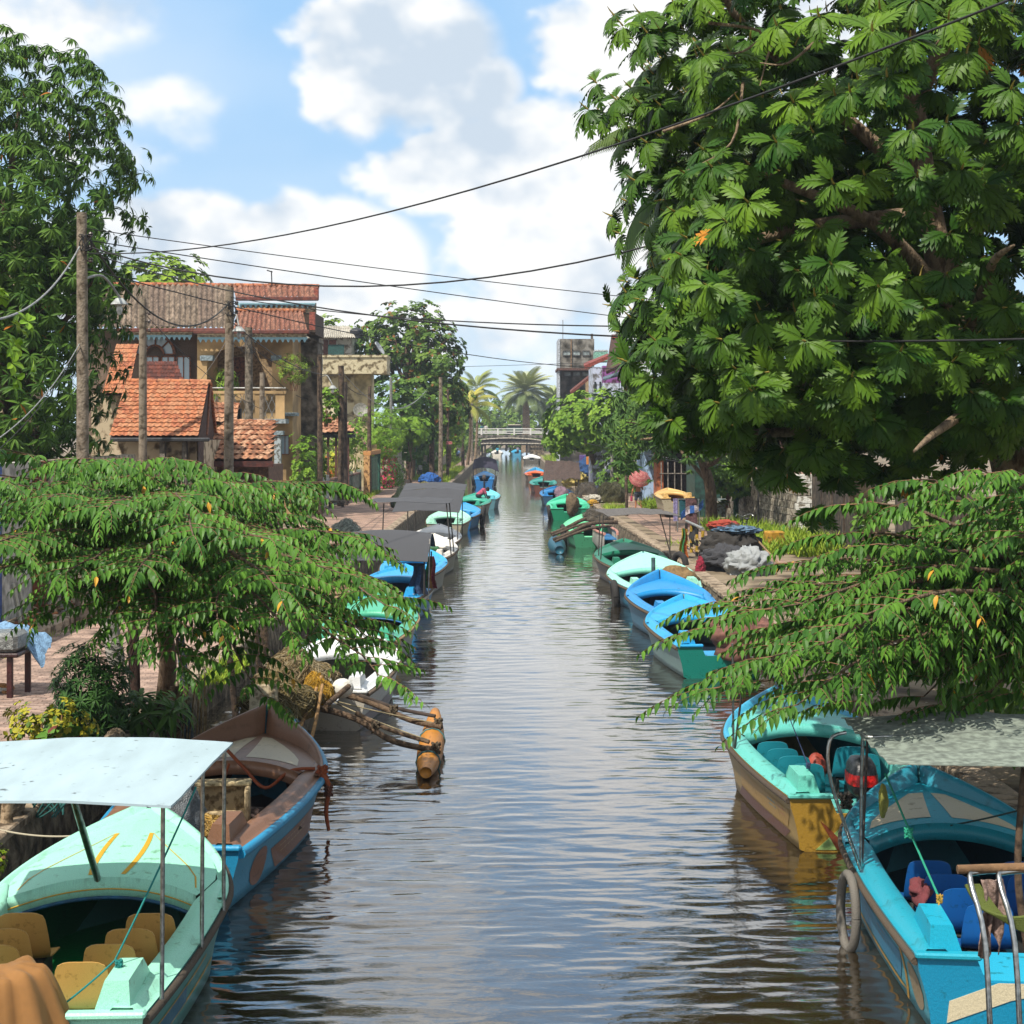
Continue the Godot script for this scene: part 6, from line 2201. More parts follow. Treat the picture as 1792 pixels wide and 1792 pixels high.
	px_box(m, "parapet", 565, 624, 677, 654, d5 - 1.0, 3.5, mould)
	px_box(m, "parapet_cap", 564, 621, 678, 625, d5 - 1.1, 3.7, mould)
	rod(m, "dish_arm", [spot(664, 612, d5), spot(672, 606, d5)], 0.04, dark)
	s = shape()
	s.lathe([Vector2(0, 0), Vector2(0.3, 0.03), Vector2(0.55, 0.12), Vector2(0.57, 0.10)], Vector3.ZERO, 14)
	part(m, "satellite_dish", s, plain("b9bcc0", 0.5), spot(663, 610, d5 - 0.5), Basis.from_euler(Vector3(0.9, 0.6, -0.6)))
	s = shape()
	s.lathe([Vector2(0, 0), Vector2(0.3, 0.03), Vector2(0.55, 0.12), Vector2(0.57, 0.10)], Vector3.ZERO, 14)
	part(m, "satellite_dish", s, plain("8f8d82", 0.5), spot(631, 718, d5), Basis.from_euler(Vector3(1.2, 0.3, 0.2)))
	var wh = thing("white_house", "white upper storey with pale corrugated roof and a green panel", "house")
	var d6 = 146.0
	px_box(wh, "wall", 538, 588, 615, 900, d6 + 1.0, 6.0, plain("d3d0c8", 0.9, "stain", 0.3))
	corrugated(wh, spot(530, 591, d6 - 0.6), spot(622, 591, d6 - 0.6), spot(545, 571, d6 + 3.0), spot(612, 571, d6 + 3.0), 4, 6, [plain("b9b4a6", 0.9, "stain", 0.5), plain("c4bfb2", 0.9, "stain", 0.6)], 0.05)
	px_box(wh, "green_panel", 574, 603, 602, 622, d6 - 0.2, 0.15, plain("19544e", 0.7))
	px_box(wh, "door", 566, 595, 574, 622, d6 + 0.9, 0.2, plain("7a4a3a", 0.8))
	px_box(wh, "shutter", 576, 595, 588, 604, d6 + 0.9, 0.2, plain("9a6a5a", 0.8))
	s = shape()
	s.lathe([Vector2(0, 0.9), Vector2(0.3, 0.85), Vector2(0.55, 0.7), Vector2(0.6, 0.6), Vector2(0.55, 0.55), Vector2(0.6, 0.5), Vector2(0.55, 0.2), Vector2(0.55, 0.0)], Vector3.ZERO, 14)
	lone("water_tank", "black plastic water tank beside the pale corrugated roof", "tank", s, plain("23262a", 0.5), spot(624, 592, d6 + 1.0))
	# pergola with a small tiled roof over a garden wall
	var pg = thing("garden_pavilion", "small tiled garden pavilion behind the grey-green wall", "pavilion")
	tile_roof(pg, spot(545, 760, 99.0), spot(622, 756, 99.0), spot(556, 730, 101.5), spot(596, 730, 101.5), 8, 5, tiles_old)
	for x in [563, 572, 586, 607]:
		px_box(pg, "post", x, 760, x + 4, 880, 99.4, 0.14, plain("6a4436", 0.8))
	px_box(pg, "beam", 552, 760, 622, 766, 99.2, 0.15, plain("58616a", 0.7))


func make_lane() -> void:
	# walls and gates along the left lane, running away from the bridge
	var grey = plain("6f7a6d", 0.85, "stain", 0.4)
	var w = thing("garden_wall", "grey-green panelled garden wall with brown coping along the lane", "wall")
	for k in 3:
		var d0 = 97.0 + k * 4.6
		var x = lerpf(-10.0, -9.55, k / 3.0)
		bx(w, "panel", Vector3(x, BANK + 0.72, -d0 - 2.3), Vector3(0.15, 1.44, 4.5), grey, 0.01)
		bx(w, "coping", Vector3(x, BANK + 1.49, -d0 - 2.3), Vector3(0.28, 0.1, 4.55), plain("7b5d50", 0.85))
		bx(w, "pier", Vector3(x + 0.03, BANK + 0.85, -d0 - 4.6), Vector3(0.3, 1.7, 0.3), grey, 0.02)
	var g = thing("green_gate", "tall green sheet metal gate with an orange lintel frame", "gate")
	for k in 4:
		bx(g, "gate_sheet", Vector3(-9.25 + 0.02 * k, BANK + 1.25, -112.6 - k * 2.1), Vector3(0.06, 2.4, 2.06), plain("2f6b40", 0.6, "blotch", 0.6), 0.01)
	for y in [0.35, 1.35, 2.3]:
		bx(g, "gate_rail", Vector3(-9.16, BANK + y, -115.8), Vector3(0.06, 0.08, 8.3), plain("3c7f52", 0.6), 0.01)
	bx(g, "lintel", Vector3(-9.2, BANK + 2.75, -115.8), Vector3(0.5, 0.28, 8.8), plain("c08a4f", 0.8, "stain", 0.6), 0.02)
	bx(g, "gate_post", Vector3(-9.2, BANK + 1.3, -111.3), Vector3(0.4, 2.6, 0.35), plain("c79a62", 0.8, "stain", 0.6), 0.02)
	bx(g, "gate_post", Vector3(-9.2, BANK + 1.3, -120.3), Vector3(0.4, 2.6, 0.35), plain("2d5f4d", 0.8, "stain", 0.6), 0.02)
	for k in 9:
		bx(g, "spike", Vector3(-9.2, BANK + 3.05, -112.4 - k * 0.85), Vector3(0.08, 0.4, 0.12), plain("8a7a4a", 0.8))
	var p = thing("white_gate", "narrow white picket gate beside the creeper", "gate")
	for k in 7:
		bx(p, "picket", Vector3(-10.05, BANK + 0.95, -92.3 - k * 0.55), Vector3(0.05, 1.9 - 0.05 * k, 0.4), plain("c9c9c2", 0.8, "stain", 0.8), 0.01)
	for y in [0.4, 1.5]:
		bx(p, "rail", Vector3(-10.0, BANK + y, -94.0), Vector3(0.05, 0.1, 4.0), plain("b9b9b2", 0.8))
	var t = thing("teal_door", "teal sheet door between the creeper and the white gate", "door")
	bx(t, "leaf_panel", Vector3(-10.1, BANK + 1.05, -90.2), Vector3(0.08, 2.1, 1.8), plain("2f7f78", 0.7), 0.01)
	bx(t, "post", Vector3(-10.1, BANK + 1.3, -91.4), Vector3(0.25, 2.6, 0.25), plain("8a8178", 0.9), 0.02)
	# beyond the gate
	var f = thing("board_fence", "pale grey board fence beyond the red flowers", "fence")
	for k in 10:
		bx(f, "board", Vector3(-8.95 + 0.02 * k, BANK + 1.25 - 0.03 * (k % 3), -131.0 - k * 1.3), Vector3(0.08, 2.5, 1.22), plain("b4b0a4" if k % 2 else "a6a398", 0.9, "stain", 0.6), 0.01)
	var br = thing("brown_gateway", "brown gateway with a green post where the motorcycle stands", "gate")
	bx(br, "wall", Vector3(-8.6, BANK + 1.1, -148.5), Vector3(0.3, 2.2, 5.0), plain("8f6f58", 0.9, "stain", 0.5), 0.02)
	bx(br, "door", Vector3(-8.42, BANK + 1.2, -149.0), Vector3(0.08, 2.3, 1.6), plain("5d2f26", 0.8), 0.01)
	bx(br, "post", Vector3(-8.3, BANK + 1.5, -152.0), Vector3(0.3, 3.0, 0.3), plain("2a6a4a", 0.7), 0.02)
	var lw = thing("long_wall", "long pale garden wall running on towards the bridge", "wall")
	for k in 6:
		bx(lw, "wall_bay", Vector3(-7.7 + 0.15 * k, BANK + 1.0, -164.0 - k * 16.0), Vector3(0.3, 2.0, 15.6), plain("b5ab94", 0.92, "mould", 0.3), 0.02)
	# near left: painted house wall on a raised pavement
	var n = thing("painted_house", "white house wall with blue stripe and brown pilaster at the left edge", "house")
	var stained = mat("wall_white", hex("cfcac0"), 0.9, {"tex": "blotch", "scale": 0.4, "tex2": "grain", "scale2": 1.5, "bump": 0.6})
	bx(n, "blue_wall", Vector3(-11.0, BANK + 1.9, -34.4), Vector3(0.4, 3.4, 4.3), plain("3f63b0", 0.7, "blotch", 0.6))
	bx(n, "white_wall", Vector3(-11.0, BANK + 1.9, -37.75), Vector3(0.36, 3.4, 2.38), stained)
	bx(n, "pilaster", Vector3(-10.92, BANK + 1.9, -39.3), Vector3(0.5, 3.4, 0.7), plain("8a4f2c", 0.8, "stain", 0.6), 0.02)
	bx(n, "stained_wall", Vector3(-11.0, BANK + 1.9, -44.7), Vector3(0.36, 3.4, 10.0), plain("b7aa94", 0.92, "mould", 0.35, 1.0))
	var k = thing("raised_pavement", "raised kerb of old concrete strewn with debris along the house wall", "pavement")
	for i in 9:
		bx(k, "kerb_stone", Vector3(-9.75 + rr(-0.02, 0.02), BANK + 0.10, -29.3 - i * 1.42), Vector3(0.28, 0.24, 1.38), M.coping, 0.03, Basis(Vector3.UP, rr(-0.02, 0.02)))
	bx(k, "slab", Vector3(-10.35, BANK + 0.08, -35.6), Vector3(0.95, 0.20, 13.6), M.earth, 0.01)
	for i in 70:
		var c = ["a56b4a", "8f6a4e", "b9a488", "c07a4a", "9a8a6a"][i % 5] as String
		var pos = Vector3(-10.25 + rr(-0.42, 0.42), BANK + 0.20 + rr(0.0, 0.10), -rr(31.0, 41.5))
		var b = shape()
		b.box(Vector3.ZERO, Vector3(rr(0.06, 0.22), rr(0.02, 0.06), rr(0.08, 0.26)), Basis(), 0.008)
		var piece = lone("broken_tile", "broken brown tile or brick lying loose on the raised pavement", "rubble", b, plain(c, 0.92, "stain", 1.2), pos, rr(0, TAU), "rubble on the raised pavement")
		piece.rotation.x = rr(-0.5, 0.5)
		piece.rotation.z = rr(-0.4, 0.4)
	var sh = shape()
	var rows = []
	for i in 2:
		var row = []
		for j in 37:
			row.append(Vector3(0.03 * sin(j * 1.05), (0.75 if i else 0.0), -j * 0.026))
		rows.append(row)
	sh.slab(rows, 0.01)
	var cs = lone("corrugated_offcut", "small upright piece of corrugated sheet leaning beside the brown pilaster", "sheet", sh, plain("8d8a84", 0.8, "stain", 1.2), Vector3(-10.15, BANK + 0.18, -38.9))
	cs.rotation.z = 0.18
	for q in [[0.0, "left"], [0.38, "right"]]:
		var bb = bx(self, numbered("plank_frame"), Vector3(-10.35 + 0.0, BANK + 0.62, -36.1 - q[0]), Vector3(0.06, 0.95, 0.14), plain("a9a696", 0.9, "scuff", 1.5), 0.01, Basis(Vector3.BACK, 0.2))
		bb.set_meta("label", "weathered pale plank leaning on the white wall, the %s of two" % q[1])
		bb.set_meta("category", "plank")


# ---------------------------------------------------------------- the right bank
func make_right_side() -> void:
	var block = [plain("a89f8e", 0.95, "stain", 0.6, 2.0), plain("b5ac9a", 0.95, "stain", 0.7, 2.0), plain("968d7d", 0.95, "mould", 0.8, 2.0)]
	var white = plain("d2cfc6", 0.95, "stain", 0.5, 1.5)
	var w = thing("block_wall", "mouldy grey concrete block wall behind the bicycle", "wall")
	var bm = shape()
	bm.box(Vector3.ZERO, Vector3(0.18, 0.27, 0.58), Basis(), 0.012)
	var mesh = bm.mesh()
	var run = 0
	for i in 9:
		for j in 26:
			if run >= 298:
				break
			var d = 67.3 + j * 0.6 + (i % 2) * 0.3
			part(w, "concrete_block", mesh, block[rng.randi() % 3], Vector3(lerpf(11.5, 10.5, (d - 67.0) / 16.0) + rr(-0.008, 0.008), BANK + 0.15 + i * 0.285, -d), Basis(Vector3.UP, 0.0625))
			run += 1
	bx(w, "mortar_core", Vector3(11.0 + 0.03, BANK + 1.28, -75.0), Vector3(0.13, 2.58, 15.8), plain("6b665c", 0.95), 0.0, Basis(Vector3.UP, 0.0625))
	var pi = thing("block_pillar", "whitewashed block pillar ending the concrete wall", "pillar")
	for i in 9:
		for j in 2:
			var off = 0.42 if i % 2 else 0.58
			bx(pi, "concrete_block", Vector3(11.45 + (j * off), BANK + 0.15 + i * 0.285, -66.8), Vector3(0.5 if j else off - 0.02, 0.27, 0.3), (block[2] if (i + j) % 3 == 0 and j == 0 else white), 0.012)
	bx(pi, "plaster_side", Vector3(12.0, BANK + 1.28, -66.85), Vector3(0.85, 2.56, 0.24), white)
	for q in [["green steel post against the block wall", 1288.0, 828.0, 78.0, "2f6b52", 0.12], ["thin dark pipe standing before the block wall", 1327.0, 851.0, 70.0, "35322e", 0.045]]:
		var a = spot(q[1], q[2], q[3])
		var s = shape()
		s.tube([Vector3(a.x, BANK - 0.1, a.z), a], q[5], -1, 8)
		lone("steel_post", q[0], "post", s, plain(q[4], 0.7), Vector3.ZERO)
	# pink house behind that wall
	var ph = thing("pink_house", "pinkish house behind the block wall with brown posts", "house")
	px_box(ph, "wall", 1300, 700, 1440, 900, 84.0, 5.0, plain("c9a592", 0.9, "stain", 0.3))
	for x in [1362, 1378]:
		px_box(ph, "post", x, 700, x + 6, 900, 83.7, 0.2, plain("6a4a3a", 0.8))
	# brown boarded wall behind the near branches
	var bw = thing("boarded_wall", "brown stained wall and boarded gate behind the right branches", "wall")
	for k in 12:
		bx(bw, "board", Vector3(11.6 + 0.05 * (k % 2), BANK + 1.35, -53.2 - k * 1.08), Vector3(0.1, 2.7, 1.0), plain(["5a4a3d", "4c3f35", "655547"][k % 3], 0.92, "mould", 0.4, 1.0), 0.01)
	for k in 9:
		bx(bw, "board", Vector3(11.7, BANK + 1.35, -33.0 - k * 2.2), Vector3(0.12, 2.7, 2.1), plain(["5f5348", "6b5747"][k % 2], 0.92, "mould", 0.4, 1.0), 0.01)
	# blue and orange house by the man with the umbrella
	var bh = thing("blue_house", "pale blue house corner with an orange brown pillar beside the umbrella man", "house")
	px_box(bh, "blue_wall", 1128, 780, 1149, 878, 97.0, 6.0, plain("9dbcdc", 0.85, "stain", 0.3))
	px_box(bh, "orange_pillar", 1149, 790, 1161, 886, 95.0, 8.0, plain("b5683f", 0.85, "stain", 0.4))
	px_box(bh, "wall", 1161, 780, 1250, 890, 98.0, 6.0, plain("5a4a42", 0.9, "stain", 0.4))
	for k in 7:
		px_box(bh, "slat", 1163 + k * 11, 800, 1171 + k * 11, 884, 97.6, 0.1, plain("3f332d", 0.9))
	corrugated(bh, spot(1120, 786, 94.0), spot(1260, 786, 94.0), spot(1120, 768, 99.0), spot(1260, 768, 99.0), 5, 6, [plain("7d7068", 0.9, "stain", 0.4)], 0.04)
	var gs = thing("green_shed", "dark green sheet shed behind the clothes rack", "shed")
	px_box(gs, "wall", 1216, 800, 1262, 935, 84.0, 4.0, plain("1f4a40", 0.8, "blotch", 0.5))
	px_box(gs, "pane", 1250, 872, 1272, 905, 82.6, 0.1, plain("8a9a9c", 0.5, "stain", 0.8))
	px_box(gs, "counter", 1246, 878, 1290, 882, 82.0, 0.8, plain("a09a8c", 0.8))
	# purple hut wall among the far trees
	var pu = thing("purple_hut", "purple corrugated hut wall under the trees", "hut")
	px_box(pu, "wall", 1016, 797, 1037, 830, 150.0, 3.0, plain("6a4f9a", 0.8))
	px_box(pu, "wall", 1037, 797, 1100, 836, 148.0, 3.0, plain("4a3f38", 0.9, "stain", 0.4))
	# grey tower block
	var t = thing("grey_tower", "bare grey concrete tower block with three small windows behind the trees", "building")
	var d = 190.0
	var conc = plain("86827a", 0.95, "mould", 0.12, 2.0)
	px_box(t, "upper_storey", 979, 593, 1040, 646, d, 7.0, conc)
	px_box(t, "lower_storey", 981, 646, 1036, 900, d + 1.0, 6.5, plain("5f5a54", 0.95, "mould", 0.12, 1.0))
	px_box(t, "white_edge", 977, 593, 980, 900, d - 0.1, 7.0, plain("c9d0d8", 0.9))
	px_box(t, "ledge", 975, 644, 1042, 648, d - 0.6, 8.0, plain("6a4a3e", 0.9))
	for k in 3:
		window(t, 985 + k * 17, 614, 998 + k * 17, 622, d - 0.02, plain("5d5a55", 0.8), plain("a9b6b6", 0.3, "blotch", 0.3), 0)
	for x in [987, 1003, 1019]:
		window(t, x, 651, x + 12, 658, d + 0.95, plain("5d5a55", 0.8), plain("8a9494", 0.3, "blotch", 0.3), 0)
	px_box(t, "rust_pipe", 999, 593, 1000.2, 646, d - 0.2, 0.2, plain("a9855f", 0.8))
	px_box(t, "stair_head", 1034, 584, 1038, 593, d, 0.4, plain("6a625a", 0.9))
	rod(t, "mast", [spot(985, 593, d), spot(985, 560, d)], 0.04, plain("8f8f8f", 0.6))
	# row of houses with red and brown roofs
	var r = thing("red_roofed_house", "house with a red edged roof right of the grey tower", "house")
	px_box(r, "wall", 1030, 660, 1062, 900, 150.0, 6.0, plain("b99a6a", 0.9, "stain", 0.3))
	var s = shape()
	s.slab([[spot(1000, 690, 140.0), spot(1037, 660, 140.0)], [spot(1000, 686, 146.0), spot(1037, 656, 146.0)]], 0.2)
	part(r, "lower_roof", s, plain("7a3f30", 0.85))
	s = shape()
	s.slab([[spot(1024, 646, 141.0), spot(1066, 628, 141.0)], [spot(1024, 641, 148.0), spot(1066, 624, 148.0)]], 0.3)
	part(r, "roof", s, plain("9a4638", 0.8))
	px_box(r, "balcony", 1041, 615, 1064, 632, 160.0, 3.0, plain("8fc9b4", 0.8))
	px_box(r, "upper_wall", 1041, 612, 1064, 616, 160.0, 3.0, plain("d9e4e6", 0.8))
	var p = thing("purple_house", "white and purple house with a steep dark roof overhang on the right", "house")
	px_box(p, "white_wall", 1037, 642, 1055, 900, 121.0, 6.0, plain("c3cbe0", 0.85, "stain", 0.3))
	px_box(p, "purple_wall", 1055, 640, 1092, 690, 120.0, 6.0, plain("8f4f96", 0.8, "stain", 0.3))
	px_box(p, "lower_wall", 1055, 670, 1092, 900, 119.9, 6.0, plain("c3cbe0", 0.85, "stain", 0.3))
	for x in [1040, 1049]:
		px_box(p, "slit_window", x, 668, x + 3, 684, 120.9, 0.1, plain("1c2a26", 0.6))
	px_box(p, "yellow_post", 1092, 600, 1097, 690, 116.5, 0.4, plain("b08a3f", 0.8))
	px_box(p, "upper_wall", 1094, 600, 1138, 720, 117.0, 6.0, plain("d4dae0", 0.85, "stain", 0.3))
	s = shape()
	s.slab([[spot(1062, 655, 112.0), spot(1092, 640, 112.0)], [spot(1070, 590, 118.0), spot(1098, 590, 118.0)]], 0.2)
	part(p, "roof_overhang", s, plain("4a3228", 0.9, "stain", 0.5))
	s = shape()
	s.slab([[spot(1092, 640, 111.0), spot(1100, 640, 111.0)], [spot(1108, 604, 114.0), spot(1136, 590, 114.0)]], 0.2)
	part(p, "roof_overhang", s, plain("4a3228", 0.9, "stain", 0.5))
	px_box(p, "barge_board", 1071, 586, 1096, 591, 117.0, 0.3, plain("b04a3c", 0.8))
	s = shape()
	s.slab([[spot(1056, 666, 113.0), spot(1092, 656, 113.0)], [spot(1056, 662, 117.0), spot(1092, 650, 117.0)]], 0.1)
	part(p, "awning", s, plain("5f7684", 0.7))


# ---------------------------------------------------------------- poles and wires
func make_poles() -> void:
	var conc = plain("8a7d6c", 0.95, "stain", 0.6, 2.0)
	var wood = plain("6e5b49", 0.95, "mould", 0.5, 2.0)
	# label, bearing, top, distance, foot radius, top radius, material
	var list = [
		["tall thick concrete pole in front of the mango tree", 143, 372, 38.0, 0.155, 0.11, conc], ["plain concrete pole rising before the orange tiled roof", 250, 522, 57.0, 0.15, 0.12, conc], ["thick concrete pole with insulators before the balcony", 402, 503, 54.0, 0.17, 0.13, conc],
		["gnarled wooden pole wrapped in cables by the balcony", 435, 573, 80.0, 0.22, 0.17, plain("8d8272", 0.95, "mould", 0.6, 3.0)], ["short round topped post at the balcony corner", 459, 652, 82.0, 0.14, 0.12, conc], ["brown pole against the bare concrete wall", 559, 620, 84.5, 0.15, 0.12, wood],
		["dark wooden pole at the garden wall, left of a pair", 597, 640, 96.0, 0.20, 0.16, wood], ["dark wooden pole at the garden wall, right of a pair", 604, 668, 97.0, 0.16, 0.12, plain("4f4238", 0.95, "stain", 0.6)], ["slim pole beside the green gate", 647, 676, 112.0, 0.16, 0.12, wood],
		["curved lamp post past the red flowers", 684, 660, 126.0, 0.15, 0.10, plain("8b8b86", 0.7)], ["small grey pole deep in the garden trees", 716, 683, 150.0, 0.16, 0.12, conc], ["tall straight pole past the motorcycle", 756, 645, 150.0, 0.26, 0.2, wood], ["pole at the quay edge near the blue covered boat", 771, 660, 124.0, 0.18, 0.13, conc],
		["slim pole carrying a pink sign board", 784, 680, 145.0, 0.14, 0.10, wood], ["pole at the quay beside the walking man", 810, 692, 190.0, 0.20, 0.15, wood], ["pole by the bridge's left end", 826, 700, 230.0, 0.16, 0.12, conc], ["dark pole standing behind the umbrella man's path", 1096, 780, 85.0, 0.08, 0.07, wood], ["white banded post under the far trees", 1071, 790, 112.0, 0.12, 0.1, plain("9a978f", 0.8)]]
	for q in list:
		var top = spot(q[1], q[2], q[3])
		var t = thing("utility_pole", q[0], "pole", Vector3(top.x, BANK, top.z), 0.0, "poles along the canal")
		var hgt = top.y - BANK
		rod(t, "shaft", [Vector3(rr(-0.05, 0.05), -0.2, 0), Vector3(rr(-0.03, 0.03), hgt * 0.5, 0), Vector3(0, hgt, 0)], q[4], q[6], q[5], 10, 3)
		if q[3] < 60.0:
			var s = shape()
			for k in 3:
				s = shape()
				s.lathe([Vector2(0, 0.07), Vector2(0.04, 0.06), Vector2(0.06, 0.02), Vector2(0.035, 0.0), Vector2(0.06, -0.03), Vector2(0.03, -0.06)], Vector3(q[5] + 0.10, hgt - 0.5 - k * 0.28, 0.05), 10)
				part(t, "insulator", s, plain("4a3a33", 0.4))
				bx(t, "bracket", Vector3(q[5] + 0.04, hgt - 0.5 - k * 0.28, 0.0), Vector3(0.12, 0.03, 0.05), plain("3a3835", 0.6))
	# lamps on arms
	var lamp = func(label: String, a: Vector3, b: Vector3):
		var t = thing("street_lamp", label, "lamp")
		rod(t, "arm", [a, a.lerp(b, 0.5) + Vector3(0, 0.35, 0), b + Vector3(0, 0.18, 0)], 0.03, plain("a9aaa6", 0.5), -1, 6, 5)
		var s = shape()
		s.lathe([Vector2(0.0, 0.16), Vector2(0.08, 0.15), Vector2(0.20, 0.02), Vector2(0.21, 0.0), Vector2(0.06, -0.02)], b, 12)
		part(t, "shade", s, plain("c3c8c6", 0.5))
		s = shape()
		s.blob(b + Vector3(0, -0.12, 0), Vector3(0.07, 0.13, 0.07), wob, 0.0)
		part(t, "bulb", s, plain("e2e4e0", 0.3))
	lamp.call("white street lamp hanging from the thick pole before the balcony", spot(408, 560, 54.0), spot(418, 580, 53.6))
	lamp.call("white street lamp on a curved arm before the mouldy wall", spot(563, 660, 84.5), spot(582, 680, 84.0))
	lamp.call("white street lamp above the garden trees", spot(757, 695, 150.0), spot(728, 708, 149.0))
	lamp.call("grey lamp on an arm over the corrugated roof", spot(150, 487, 38.0), spot(209, 533, 40.0))
	var sg = thing("sign_board", "small pink sign board with red lettering on a slim pole", "sign", spot(786, 775, 144.5))
	bx(sg, "board", Vector3.ZERO, Vector3(0.5, 0.24, 0.04), plain("d98a86", 0.7))
	for k in 5:
		bx(sg, "letter", Vector3(-0.17 + k * 0.085, 0.0, 0.024), Vector3(0.05, 0.12, 0.008), plain("a83a3a", 0.7))
	# overhead wires
	var black = plain("1d1d1f", 0.7)
	var grey = plain("a7a9a8", 0.6)
	var wires = [
		["thick black cable climbing across the sky to the upper right corner", [150, 443, 38.0], [1880, -45, 14.0], 0.65, 0.013, black], ["black cable dipping across the sky into the middle of the breadfruit tree", [150, 430, 38.0], [1880, 140, 26.0], 1.85, 0.017, black],
		["thin wire from the mango tree pole, the uppermost on the left", [150, 400, 38.0], [1300, 540, 45.0], 0.1, 0.011, black], ["thin wire crossing below the uppermost, towards the far right", [150, 420, 38.0], [1300, 580, 55.0], 0.1, 0.013, black],
		["cable from the mango tree pole passing over the balcony house", [180, 450, 38.0], [1850, 592, 18.0], 0.6, 0.013, black], ["cable crossing level above the far tree and into the breadfruit tree", [402, 520, 54.0], [1850, 560, 22.0], 0.4, 0.014, black],
		["sagging thick cable between the mango tree pole and the balcony pole", [155, 415, 38.0], [402, 528, 54.0], 1.3, 0.025, plain("4a463f", 0.8)], ["wire from the mango tree pole to the right, passing the roof ridge", [150, 470, 38.0], [1220, 640, 90.0], 0.9, 0.015, black],
		["wire crossing the canal low before the bridge", [810, 700, 190.0], [1330, 830, 75.0], 0.9, 0.022, black], ["wire crossing the canal before the date palms", [756, 643, 150.0], [1120, 632, 140.0], 0.02, 0.02, black], ["cable drooping along the left poles towards the bridge", [402, 560, 54.0], [597, 655, 96.0], 0.6, 0.02, black],
		["cable between the paired poles and the tall straight pole", [600, 652, 96.0], [756, 668, 150.0], 2.2, 0.022, grey], ["lower cable between the paired poles and the slim pole", [600, 668, 96.0], [647, 690, 112.0], 0.3, 0.02, black], ["pale cable from the lamp post up to the tall straight pole", [684, 716, 126.0], [756, 675, 150.0], 0.5, 0.025, grey],
		["wire from the balcony pole to the wrapped wooden pole", [402, 590, 54.0], [435, 590, 80.0], 0.4, 0.015, black], ["wire from the wrapped wooden pole to the bare wall", [435, 600, 80.0], [559, 640, 84.5], 0.6, 0.018, black], ["second wire from the wrapped wooden pole to the paired poles", [437, 610, 80.0], [597, 690, 96.0], 1.2, 0.016, black],
		["white cable hanging from the mango tree pole to the left edge", [140, 430, 38.0], [-60, 560, 24.0], 0.5, 0.02, grey], ["pale service cable slanting down to the left edge", [140, 600, 38.0], [-60, 800, 26.0], 0.35, 0.012, grey], ["dark service cable beside the pale one at the left edge", [143, 605, 38.0], [-60, 830, 30.0], 0.3, 0.009, black],
		["white service cable dropping in front of the loggia", [400, 590, 54.0], [350, 665, 80.0], 0.1, 0.014, grey], ["thin wire running from the tiled roof to the balcony pole", [250, 560, 57.0], [402, 545, 54.0], 0.35, 0.009, black], ["thin wire between the tiled roof pole and the balcony", [250, 545, 57.0], [470, 720, 84.0], 0.5, 0.012, black],
		["low wire along the left poles above the garden", [597, 720, 96.0], [771, 745, 124.0], 0.6, 0.016, black], ["wire from the pole by the walking man to the bridge", [810, 700, 190.0], [960, 745, 280.0], 1.0, 0.025, black], ["thin wire from the right trees dipping to the umbrella man's post", [1060, 775, 112.0], [1300, 818, 70.0], 0.2, 0.012, grey]]
	for q in wires:
		var s = shape()
		s.tube(sag(spot(q[1][0], q[1][1], q[1][2]), spot(q[2][0], q[2][1], q[2][2]), q[3], 22), q[4], -1, 5)
		lone("overhead_wire", q[0], "wire", s, q[5], Vector3.ZERO, 0.0, "overhead wires")
	for q in [[spot(150, 425, 37.9), 0.10, "tangle of black cable loops on the mango tree pole"], [spot(436, 602, 79.7), 0.25, "tangle of black cable loops on the wrapped wooden pole"], [spot(404, 540, 53.8), 0.13, "tangle of black cable loops on the thick balcony pole"]]:
		var s = shape()
		var pts = []
		for i in 60:
			var a = i * 0.9
			pts.append(q[0] + Vector3(cos(a) * q[1] * (1.0 + 0.5 * sin(i * 0.31)), sin(a * 0.8 + 1.0) * q[1] * 1.8, sin(a) * q[1]))
		s.tube(bend(pts, 3), 0.010, -1, 4)
		lone("cable_tangle", q[2], "cable", s, black)


